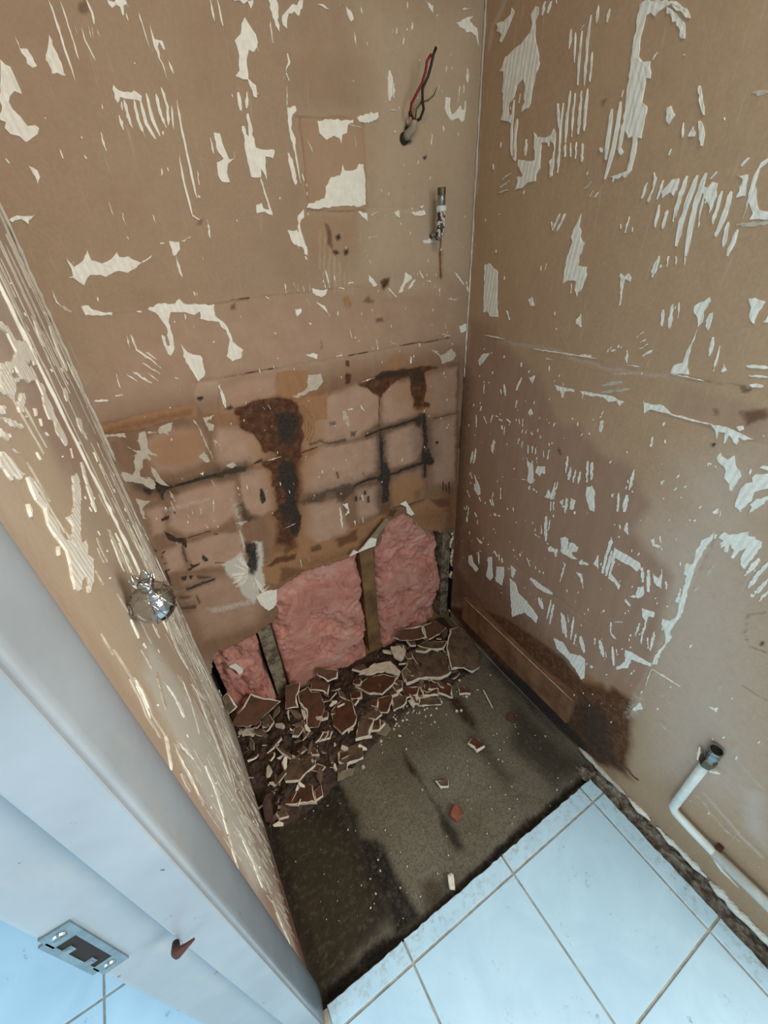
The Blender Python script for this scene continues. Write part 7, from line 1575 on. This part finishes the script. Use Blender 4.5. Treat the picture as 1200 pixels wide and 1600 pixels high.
# ------------------------------------------------------------ door frame
door = empty('door_1', (-.05, -.73, 0)); struct(door, 'white painted door frame with steel strike plate at the left', 'door frame')
def dpart(name, bm, mat, smooth=False):
    o = bmobj(name, bm, mat, door, smooth); o.matrix_parent_inverse = Matrix.Translation((.05, .73, 0)); return o
def extrude_profile(bm, pts, z0, z1):
    a = [bm.verts.new((x, y, z0)) for x, y in pts]; b = [bm.verts.new((x, y, z1)) for x, y in pts]; n = len(pts)
    bm.faces.new(a[::-1]); bm.faces.new(b)
    for i in range(n): bm.faces.new((a[i], a[(i + 1) % n], b[(i + 1) % n], b[i]))
bm = bmesh.new(); extrude_profile(bm, [(-.002, -.668), (.006, -.6685), (.0105, -.671), (.013, -.676), (.014, -.684), (.0135, -.694), (.0115, -.706), (.0085, -.718), (.0065, -.728), (.005, -.733), (.003, -.7345), (-.002, -.7345)], .019, 2.1)
dpart('architrave', bm, 'gloss', True)
bm = bmesh.new(); extrude_profile(bm, [(.0015, -.700), (.0015, -.7385), (.0005, -.7395), (-.034, -.7395), (-.0355, -.7388), (-.036, -.737), (-.036, -.700)], .019, 2.06); dpart('door_stop', bm, 'gloss')
bm = bmesh.new(); extrude_profile(bm, [(-.0355, -.700), (-.0355, -.7235), (-.098, -.7235), (-.1015, -.7225), (-.1035, -.7205), (-.104, -.717), (-.104, -.700)], .019, 2.06); jamb = dpart('jamb', bm, 'gloss')
# strike plate with a square opening, lip, two screws and the dark mortise
sy = -.7237
def plate_box(bm, x0, x1, z0, z1, t=.0016): box(bm, x0, x1, sy - t, sy + .0005, z0, z1, .0003)
bm = bmesh.new(); X0, X1, Z0, Z1 = -.1045, -.0795, .814, .932
plate_box(bm, X0 + .004, X1, .908, Z1); plate_box(bm, X0 + .004, X1, Z0, .838); plate_box(bm, X1 - .0055, X1, .838, .908); plate_box(bm, X0, X0 + .006, .826, .922)
sp = dpart('strike_plate', bm, 'steel')
def sub(name, bm, mat, parent, smooth=False):
    return bmobj(name, bm, mat, parent, smooth)
bm = bmesh.new(); box(bm, X0 + .006, X1 - .0055, sy - .0008, sy + .0002, .838, .908); sub('mortise', bm, 'dark', sp)
for zz in (.920, .826):
    bm = bmesh.new(); tube(bm, [(-.091, sy - .0030, zz), (-.091, sy - .001, zz)], [.0042, .0055], 14); box(bm, -.0945, -.0875, sy - .0034, sy - .0026, zz - .0006, zz + .0006); sub('screw', bm, 'steel', sp)
for zz in (.852, .892):
    bm = bmesh.new(); box(bm, X0 + .005, X0 + .012, sy - .0018, sy, zz - .005, zz + .005, .0005); box(bm, X0 + .007, X0 + .010, sy - .0021, sy - .0017, zz - .003, zz + .003); sub('tab', bm, 'steel', sp)
# bent rusty nail in the stop
t = empty('bent_nail', (-.040, -.739, .814))
bm = bmesh.new(); tube(bm, [(0, .002, 0), (.0, -.006, .004), (.003, -.010, .010), (.007, -.012, .016), (.014, -.013, .021), (.021, -.013, .0235)], [.0032, .0042, .0044, .0036, .0022, .0010], 9)
bmobj('shank', bm, 'rust', t, True)
bm = bmesh.new(); bmesh.ops.create_uvsphere(bm, u_segments=10, v_segments=8, radius=.0034, matrix=Matrix.Translation((.0045, -.0065, .002))); bmobj('paint_blob', bm, 'whitepaint', t, True)
tag(t, 'small bent rusty nail sticking out of the white door frame', 'nail')

# ------------------------------------------------------------ chrome knob on the left wall
kc = Vector((.027, -.472, .999)); t = empty('wall_knob', (0, kc.y, kc.z))
bm = bmesh.new(); bmesh.ops.create_uvsphere(bm, u_segments=32, v_segments=20, radius=.0262)
for v in bm.verts: v.co.x *= .96; v.co += Vector((kc.x, 0, 0))
ball = bmobj('ball', bm, 'chrome', t, True)
vd = Vector((.125, -.785, .61)).normalized(); b1 = vd.cross(Vector((0, 0, 1))).normalized(); b2 = vd.cross(b1)
for k, (an_, off) in enumerate([(0.5, .30), (1.55, .25), (2.6, .30), (3.6, .45), (4.6, .35)]):
    n = (b1 * math.cos(an_) + b2 * math.sin(an_) + vd * .15).normalized(); e1 = n.orthogonal().normalized(); e2 = n.cross(e1); d = off * .0262; rr = math.sqrt(.0262 ** 2 - d * d)
    bm = bmesh.new(); ring = []
    pts = [Vector((kc.x, 0, 0)) + n * d + (e1 * math.cos(a) + e2 * math.sin(a)) * rr for a in [2 * math.pi * j / 40 for j in range(41)]]
    tube(bm, pts, .0011, 6, False); sub('band', bm, 'chrome', ball, True)
bm = bmesh.new(); tube(bm, [(0, 0, 0), (.006, 0, 0)], [.009, .007], 16); bmobj('stem', bm, 'chrome', t, True)
for k in range(6):
    a = 2 * math.pi * k / 6 + .35; bm = bmesh.new(); bmesh.ops.create_uvsphere(bm, u_segments=14, v_segments=10, radius=1)
    for v in bm.verts:
        c = v.co.copy(); taper = 1 - .35 * c.z; v.co = Vector((c.x * .0022 - .0030 * c.z * c.z, c.y * .0062 * taper, c.z * .0098))
    Mx = Matrix.Translation((kc.x, 0, .0325)) @ Matrix.Rotation(a, 4, 'Z') @ Matrix.Translation((.0095, 0, 0)) @ Matrix.Rotation(math.radians(38), 4, 'Y')
    for v in bm.verts: v.co = Mx @ v.co
    bmobj('petal', bm, 'chrome', t, True)
bm = bmesh.new(); tube(bm, [(kc.x, 0, .022), (kc.x, 0, .027), (kc.x, 0, .034)], [.010, .0075, .006], 16); bmobj('crown_neck', bm, 'chrome', t, True)
tag(t, 'shiny chrome ball knob with a leaf crown on the left wall', 'knob')

# ------------------------------------------------------------ electric cable, shower pipe, supply pipe
t = empty('electric_cable', (.715, 0, 1.527))
def rel(pts, o=t): return [tuple(Vector(p) - o.location) for p in pts]
bm = bmesh.new(); tube(bm, rel([(.712, .01, 1.518), (.716, -.006, 1.522), (.722, -.014, 1.530), (.722, -.02, 1.542)]), [.0085, .0085, .0075, .006], 12); bmobj('sheath', bm, 'sheath', t, True)
def px_wire(name, pts, r, mat): bm = bmesh.new(); tube(bm, rel(pts), r, 8); bmobj(name, bm, mat, t, True)
px_wire('red_wire', [(.722, -.02, 1.538), (.7095, -.022, 1.551), (.7100, -.026, 1.562), (.7190, -.032, 1.577), (.7265, -.036, 1.588), (.7325, -.04, 1.604), (.7345, -.042, 1.618), (.7420, -.044, 1.626)], .0024, 'wire_red')
px_wire('black_wire', [(.722, -.02, 1.538), (.730, -.026, 1.542), (.7355, -.03, 1.555), (.7300, -.034, 1.566), (.7285, -.036, 1.582), (.7390, -.038, 1.598), (.7445, -.04, 1.612), (.7480, -.042, 1.626), (.7535, -.043, 1.636)], .0026, 'wire_black')
px_wire('green_wire', [(.722, -.02, 1.540), (.724, -.022, 1.556), (.733, -.026, 1.566), (.745, -.03, 1.568), (.756, -.034, 1.575), (.761, -.037, 1.586)], [.0014, .0016, .0018, .0018, .0015, .0006], 'wire_green')
bm = bmesh.new(); tube(bm, rel([(.7095, -.022, 1.552), (.7098, -.021, 1.545)]), [.0035, .0030], 8); bmobj('blue_tape', bm, 'wire_black', t, True)
tag(t, 'cut red, black and green wires poking from the back wall', 'cable')
bm = bmesh.new(); tube(bm, [(.709, -.0018, 1.516), (.709, .004, 1.516)], .0105, 14); o = bmobj('cable_hole', bm, 'dark', wall_back)
t = empty('shower_pipe', (.783, 0, 1.345))
px, py = 0.0, -.030
bm = bmesh.new(); tube(bm, [(px, .01, .004), (px, py + .012, .004), (px, py + .003, .007), (px, py, .016), (px, py, .048)], [.0088, .0088, .0092, .0090, .0088], 14); bmobj('elbow', bm, 'flaking', t, True)
bm = bmesh.new(); tube(bm, [(px, py, .046), (px, py, .049), (px, py, .056), (px, py, .059)], [.0085, .0112, .0112, .0085], 8); bmobj('collar', bm, 'whitepaint', t)
bm = bmesh.new(); tube(bm, [(px, py, .058), (px, py, .079)], [.0085, .0085], 16); bmobj('nipple', bm, 'steel', t, True)
bm = bmesh.new(); P = [(px, py, .078 + .0008 * i) for i in range(16)]; tube(bm, P, [.0085 + (.0007 if i % 2 else 0) for i in range(16)], 16, caps=False); tube(bm, [(px, py, .0900), (px, py, .0898), (px, py, .080)], [.0088, .0072, .0070], 16, caps=False); bmobj('threaded_end', bm, 'brass', t, True)
tag(t, 'threaded metal shower pipe elbow rising from the back wall', 'pipe')
t = empty('water_supply_pipe', (W - .02, -.882, .165))
bm = bmesh.new(); r0 = .0098
P = [(0, 0, .215), (0, 0, .06), (0, 0, .012), (0, -.002, .004), (0, -.008, -.003), (0, -.016, -.006), (0, -.05, -.010), (0, -.098, -.014), (0, -.25, -.012), (0, -.55, -.008)]
tube(bm, P, r0, 14); bmobj('painted_pipe', bm, 'whitepaint', t, True)
bm = bmesh.new(); tube(bm, [(0, -.099, -.014), (0, -.55, -.008)], .0118, 14); bmobj('paint_coat', bm, 'whitepaint', t, True)
bm = bmesh.new(); tube(bm, [(0, 0, .212), (0, 0, .219), (0, 0, .238), (0, 0, .243)], [.0115, .0150, .0150, .0115], 6); bmobj('nut', bm, 'brass', t)
bm = bmesh.new(); tube(bm, [(0, 0, .242), (0, 0, .250), (0, 0, .253), (0, 0, .262), (0, 0, .271), (0, 0, .274)], [.0115, .0115, .0140, .0128, .0142, .0138], 20, caps=False); tube(bm, [(0, 0, .274), (0, 0, .2738), (0, 0, .258)], [.0138, .0114, .0112], 20, caps=False); bmobj('open_end', bm, 'steel', t, False)
bm = bmesh.new(); tube(bm, [(0, 0, .266), (0, 0, .258)], .0113, 20); bmobj('bore', bm, 'dark', t)
for a, b in (((-.004, .014, .214), (.006, .024, .240)), ((.0, -.012, .205), (.004, -.026, .216))):
    bm = bmesh.new(); tube(bm, [a, ((a[0] + b[0]) / 2, (a[1] + b[1]) / 2, (a[2] + b[2]) / 2 + .003), b], [.002, .0035, .001], 6); bmobj('plaster_dab', bm, 'adhesive', t)
bm = bmesh.new(); box(bm, .004, .020, -.106, -.094, -.026, .002, .001); bmobj('clip', bm, 'rust', t)
tag(t, 'white painted supply pipe with open brass end low on the right wall', 'pipe')
bead('plaster_flake', [(W - .001, -.972, .112), (W - .001, -1.01, .092), (W - .001, -1.045, .088)], .004, 'adhesive', wall_right, 31)

# ------------------------------------------------------------ insulation batts seen through the hole
def batt(x0, x1, z1, seed, label, bulge):
    n1, n2 = int((x1 - x0) / .004), int(z1 / .004); us = np.linspace(x0, x1, n1); vs = np.linspace(.012, z1, n2); U, V = np.meshgrid(us, vs); cs = (max(3, n2 // 18), max(3, n1 // 18))
    d = fnoise(U.shape, [(1, cs), (.7, (cs[0] * 2, cs[1] * 2)), (.45, (cs[0] * 5, cs[1] * 5)), (.3, (cs[0] * 9, cs[1] * 9))], seed)
    edge = np.minimum(np.minimum(U - x0, x1 - U) / .03, 1); edge = np.sqrt(np.clip(edge, 0, 1))
    Y = .045 - edge * bulge + d * .040
    Y = np.clip(Y, .0045 + .004 * np.abs(d), .084); P = np.stack([U, Y, V], -1); P[:, 0, 1] = P[:, -1, 1] = .09; P[0, :, 1] = P[-1, :, 1] = .09
    o = sheet('insulation_batt', P, np.zeros((8,) + U.shape), np.ones((n2 - 1, n1 - 1), bool), ['pink'])
    for p in o.data.polygons: p.use_smooth = True
    tag(o, label, 'insulation', 'pink wall insulation')
batt(.012, .158, .42, 51, 'small pink fibreglass batt in the bay beside the left wall corner', .026)
batt(.203, .520, .66, 52, 'wide pink fibreglass batt between the leftmost and middle studs', .036)
batt(.573, .850, .74, 53, 'pink fibreglass batt right of the middle stud under the mould', .036)

# ------------------------------------------------------------ torn strip over the middle stud
def plate_from(name, pts, place, th, mat, parent=None):
    bm = bmesh.new(); a = [bm.verts.new(place(u, v, 0)) for u, v in pts]; b = [bm.verts.new(place(u, v, th)) for u, v in pts]; n = len(pts)
    bm.faces.new(a); bm.faces.new(b[::-1])
    for i in range(n): bm.faces.new((a[i], b[i], b[(i + 1) % n], a[(i + 1) % n]))
    return bmobj(name, bm, mat, parent)
t = empty('torn_paper_strip', (.55, -.008, .55))
pl = lambda u, v, h: (u - .55, -.006 - h, v - .55)
plate_from('paper_back', [(.609, .635), (.623, .618), (.591, .594), (.570, .570), (.549, .583)], pl, .003, 'flake', t)
plate_from('white_torn_face', [(.552, .585), (.572, .572), (.565, .547), (.531, .549), (.475, .547), (.491, .563), (.505, .550), (.525, .562), (.540, .576)], pl, .0045, 'adhesive', t)
tag(t, 'torn white and grey paper strip hanging across the middle stud top', 'paper strip')
plate_from('torn_paper', [(.668, .658), (.690, .662), (.722, .600), (.710, .598), (.693, .615), (.690, .640)], lambda u, v, h: (u, -.003 - h, v), .002, 'adhesive', wall_back)
plate_from('torn_paper', [(.052, .300), (.072, .300), (.086, .262), (.080, .245), (.070, .246), (.066, .270)], lambda u, v, h: (u, .004 - h, v), .002, 'adhesive', wall_back)

# ------------------------------------------------------------ rubble: dirt mound, board fragments, splinters
MP = np.array([(.0, .0), (.86, .0), (.87, -.10), (.80, -.26), (.66, -.27), (.52, -.26), (.40, -.29), (.26, -.33), (.14, -.36), (.03, -.36), (.0, -.30)])
def mound(x, y):
    X = np.atleast_1d(np.asarray(x, float)); Y = np.atleast_1d(np.asarray(y, float)); d = -sdf(X, Y, MP)
    d = np.minimum(-sdf(X, Y, np.array([(-.3, .3), (1.2, .3)] + [tuple(p) for p in MP[2:]] + [(-.3, -.30)])), .4)
    return np.clip(d, 0, .13) * .20 + .022 * np.clip(1 - (X / .25), 0, 1) * np.clip(d / .1, 0, 1)
us = np.linspace(.002, W - .03, 220); vs = np.linspace(-.40, .012, 110); U, V = np.meshgrid(us, vs)
H = mound(U.ravel(), V.ravel()).reshape(U.shape); H = H - .003 + np.clip(H / .02, 0, 1) * fnoise(U.shape, [(1, (14, 28)), (.8, (40, 80)), (.7, (100, 200))], 61) * .013
o = sheet('rubble_dirt', np.stack([U, V, H], -1), np.zeros((8,) + U.shape), (H[:-1, :-1] > -.001), ['dirt'], floor); o['kind'] = 'stuff'; o['label'] = 'dark loose dirt and dust heaped along the back wall'
FM = {'paper': ['paper', 'gypsum'], 'grey': ['greyface', 'gypsum'], 'white': ['gypsum', 'gypsum'], 'flake': ['flake', 'flake']}
rj = np.random.default_rng(5)
for key, th, mat, s in FRAG:
    pts = np.array(ints(s)).reshape(-1, 3); pts[:, 0] = np.clip(pts[:, 0], .004, W - .019); c = pts.mean(0); n = np.zeros(3)
    for i in range(len(pts)): n += np.cross(pts[i] - c, pts[(i + 1) % len(pts)] - c)
    n /= np.linalg.norm(n) + 1e-9; n = n if n[2] > 0 else -n
    out = []
    for i in range(len(pts)):
        a, b = pts[i], pts[(i + 1) % len(pts)]; L = np.linalg.norm(b - a); k = max(1, int(L / .012)); sd = np.cross(n, (b - a) / (L + 1e-9))
        for j in range(k): out.append(a + (b - a) * j / k + sd * (rj.normal() * .0011))
    T = np.array(out) - c; m = len(T); B = T - n * th / 1000 + rj.normal(0, .0009, T.shape)
    w0 = rj.random() * 6.28; rim = .0003 + np.clip(.0018 + .0032 * np.sin(np.arange(m) * 6.283 / m * 1.0 + w0) + rj.normal(0, .0012, m), 0, .006)
    if mat in ('flake', 'white'): rim[:] = .0008
    I = []
    for i in range(m):
        d = T[(i + 1) % m] - T[i - 1]; sd = np.cross(n, d / (np.linalg.norm(d) + 1e-9)); cen = -T[i]; sd = sd if sd @ cen > 0 else -sd
        I.append(T[i] + sd * min(rim[i], .3 * np.linalg.norm(cen)))
    bm = bmesh.new(); vi = [bm.verts.new(p) for p in I]; vt = [bm.verts.new(p - n * .0011) for p in T]; vb = [bm.verts.new(p) for p in B]
    f = bm.faces.new(vi); f.material_index = 0; f = bm.faces.new(vb[::-1]); f.material_index = 0
    for i in range(m):
        j = (i + 1) % m
        for q in ((vi[i], vt[i], vt[j], vi[j]), (vt[i], vb[i], vb[j], vt[j])): f = bm.faces.new(q); f.material_index = 1
    nm = 'paper_flake' if mat == 'flake' else 'plaster_lump' if mat == 'white' else 'plasterboard_fragment'
    o = bmobj(nm, bm, FM[mat]); o.location = c; tag(o, key, 'paper' if mat == 'flake' else 'plaster' if mat == 'white' else 'board fragment', 'broken board rubble')
# small chips in the heap
protos = []
for k in range(9):
    bm = bmesh.new(); r_ = random.Random(100 + k); n = r_.randint(3, 5); lx, ly, th = r_.uniform(.012, .028), r_.uniform(.0035, .010), r_.uniform(.003, .008)
    an = sorted(r_.uniform(0, 6.28) for _ in range(n)); an = [6.283 * i / n + r_.uniform(-.5, .5) for i in range(n)]
    a = [bm.verts.new((math.cos(q) * lx, math.sin(q) * ly, th / 2 + r_.uniform(-.001, .001))) for q in an]; b = [bm.verts.new((math.cos(q) * lx * .95, math.sin(q) * ly * .95, -th / 2)) for q in an]
    f = bm.faces.new(a); f.material_index = 0; bm.faces.new(b[::-1])
    for i in range(n): f = bm.faces.new((a[i], b[i], b[(i + 1) % n], a[(i + 1) % n])); f.material_index = 1
    me = bpy.data.meshes.new('chip'); bmesh.ops.recalc_face_normals(bm, faces=bm.faces[:]); bm.to_mesh(me); bm.free()
    for q in FM[('paper', 'grey', 'white', 'grey', 'paper', 'white', 'grey', 'paper', 'paper')[k]]: me.materials.append(M[q])
    protos.append(me)
r_ = random.Random(31); cnt = 0
while cnt < 115:
    x, y = (r_.uniform(.02, .84), r_.uniform(-.36, -.02)) if cnt < 75 else (r_.uniform(.01, .26), r_.uniform(-.30, -.04))
    hgt = float(mound(x, y)[0])
    if hgt < .004: continue
    o = bpy.data.objects.new('plaster_chip', protos[r_.randrange(9)]); COL.objects.link(o); o.location = (x, y, hgt + r_.uniform(.004, .012))
    o.rotation_euler = (r_.uniform(-.6, .6), r_.uniform(-.6, .6), r_.uniform(0, 6.3)); s = r_.uniform(.55, 1.25); o.scale = (s, s, s)
    tag(o, 'small broken white-edged chip lying loose in the rubble heap', 'chip', 'small chips in the rubble heap'); cnt += 1
# larger brown scraps filling the heap between the named pieces
scraps = []
for k in range(7):
    r2 = random.Random(300 + k); n = r2.randint(4, 6); bm = bmesh.new(); R0 = r2.uniform(.020, .034)
    pg = [(R0 * r2.uniform(.7, 1.15) * math.cos(6.283 * i / n + r2.uniform(-.3, .3)), R0 * r2.uniform(.45, .8) * math.sin(6.283 * i / n + r2.uniform(-.3, .3))) for i in range(n)]
    vi = [bm.verts.new((x * r2.uniform(.80, .97), y * r2.uniform(.80, .97), .0045)) for x, y in pg]; vt = [bm.verts.new((x, y, .0035)) for x, y in pg]; vb = [bm.verts.new((x * 1.02, y * 1.02, -.0045)) for x, y in pg]
    f = bm.faces.new(vi); f.material_index = 0; bm.faces.new(vb[::-1])
    for i in range(n):
        j = (i + 1) % n
        for q in ((vi[i], vt[i], vt[j], vi[j]), (vt[i], vb[i], vb[j], vt[j])): f = bm.faces.new(q); f.material_index = 1
    me = bpy.data.meshes.new('scrap'); bmesh.ops.recalc_face_normals(bm, faces=bm.faces[:]); bm.to_mesh(me); bm.free()
    for q in FM[('paper', 'grey', 'paper', 'paper', 'grey', 'paper', 'grey')[k]]: me.materials.append(M[q])
    scraps.append(me)
cnt = 0; r_ = random.Random(77)
while cnt < 46:
    x, y = r_.uniform(.03, .80), r_.uniform(-.33, -.03); hgt = float(mound(x, y)[0])
    if hgt < .005: continue
    o = bpy.data.objects.new('board_scrap', scraps[cnt % 7]); COL.objects.link(o); o.location = (x, y, hgt + r_.uniform(.003, .010))
    o.rotation_euler = (r_.uniform(-.35, .45), r_.uniform(-.4, .4), r_.uniform(0, 6.3)); s = r_.uniform(.6, 1.1); o.scale = (s, s, s)
    tag(o, 'broken brown board scrap half buried in the rubble heap', 'board scrap', 'half buried board scraps'); cnt += 1
# twisted membrane strip at the front left of the heap
bm = bmesh.new(); L = []
for i in range(26):
    s = i / 25; c = Vector((.015 + .11 * s, -.33 + .13 * s + .02 * math.sin(s * 9), .025 + .02 * math.sin(s * 7) + .02 * s)); a = s * 5; w = .011 + .008 * math.sin(s * 11)
    L.append((bm.verts.new(c + Vector((-math.sin(.8) * math.cos(a), math.cos(.8) * math.cos(a), math.sin(a))) * w), bm.verts.new(c), bm.verts.new(c - Vector((-math.sin(.8) * math.cos(a + .5), math.cos(.8) * math.cos(a + .5), math.sin(a + .5))) * w)))
for p, q in zip(L, L[1:]):
    bm.faces.new((p[0], p[1], q[1], q[0])); bm.faces.new((p[1], p[2], q[2], q[1]))
bmesh.ops.solidify(bm, geom=bm.faces[:], thickness=.002); o = bmobj('torn_membrane', bm, 'hessian', None, True); tag(o, 'twisted pinkish brown torn strip at the left front of the heap', 'torn strip')
# lone pieces on the concrete
def chunk(name, loc, sx, sy_, sz, rz, mat, label, cat, seed):
    r2 = random.Random(seed); bm = bmesh.new(); bmesh.ops.create_icosphere(bm, subdivisions=2, radius=1)
    for v in bm.verts: v.co = Vector((max(-.75, min(.75, v.co.x)) * sx, max(-.7, min(.7, v.co.y)) * sy_, max(-.6, min(.6, v.co.z)) * sz)) * r2.uniform(.86, 1.12)
    o = bmobj(name, bm, mat); o.location = loc; o.rotation_euler[2] = rz; tag(o, label, cat)
chunk('brick_chip', (.471, -.575, .006), .022, .024, .012, .4, 'brick', 'reddish brick chip lying beside a dark groove in the concrete', 'brick chip', 1)
chunk('plaster_lump', (.368, -.686, .009), .010, .022, .010, -.5, 'gypsum', 'white plaster lump by the cut tile edge at mid floor', 'plaster', 2)
chunk('plaster_lump', (.640, -.452, .006), .012, .016, .008, .6, 'gypsum', 'pale plaster lump right of the small curled brown piece', 'plaster', 3)
def stick(name, a, b, r0, mat, label, cat):
    a, b = Vector(a), Vector(b); c = (a + b) / 2; bm = bmesh.new(); tube(bm, [a - c, (a - c) * .3 + Vector((0, .001, .001)), b - c], [r0 * .8, r0, r0 * .6], 5); o = bmobj(name, bm, mat); o.location = c; tag(o, label, cat)
def fl(x, y): return None
stick('plaster_splinter', (.790, -.330, .004), (.772, -.395, .004), .0028, 'gypsum', 'thin white splinter lying on concrete near the right batten', 'splinter')
bm = bmesh.new(); box(bm, -.012, .012, -.014, .014, -.004, .004, .001); o = bmobj('board_chip', bm, 'paper'); o.location = (.80, -.455, .005); o.rotation_euler[2] = .5; tag(o, 'small dark square board chip on concrete near the right wall', 'chip')
# tiny crumbs, uncountable
bm = bmesh.new(); r_ = random.Random(3)
for _ in range(170):
    z = r_.random()
    if z < .45: x, y = r_.gauss(.58, .12), r_.gauss(-.27, .035)
    else: x, y = r_.uniform(.03, .86), r_.uniform(-.70, -.28)
    if not (.01 < x < .86 and -.705 < y < -.2): continue
    s = r_.uniform(.0006, .0018) if z > .45 else r_.uniform(.001, .004)
    v = box(bm, -s, s, -s * r_.uniform(.6, 1.6), s, -s * .6, s * .6); Mx = Matrix.Translation((x, y, s * .4 + .001)) @ Euler((r_.uniform(-1, 1), r_.uniform(-1, 1), r_.uniform(0, 6))).to_matrix().to_4x4()
    for q in v: q.co = Mx @ q.co
o = bmobj('plaster_crumbs', bm, 'gypsum'); o['kind'] = 'stuff'; tag(o, 'tiny white plaster crumbs scattered over the concrete shower floor', 'crumbs')
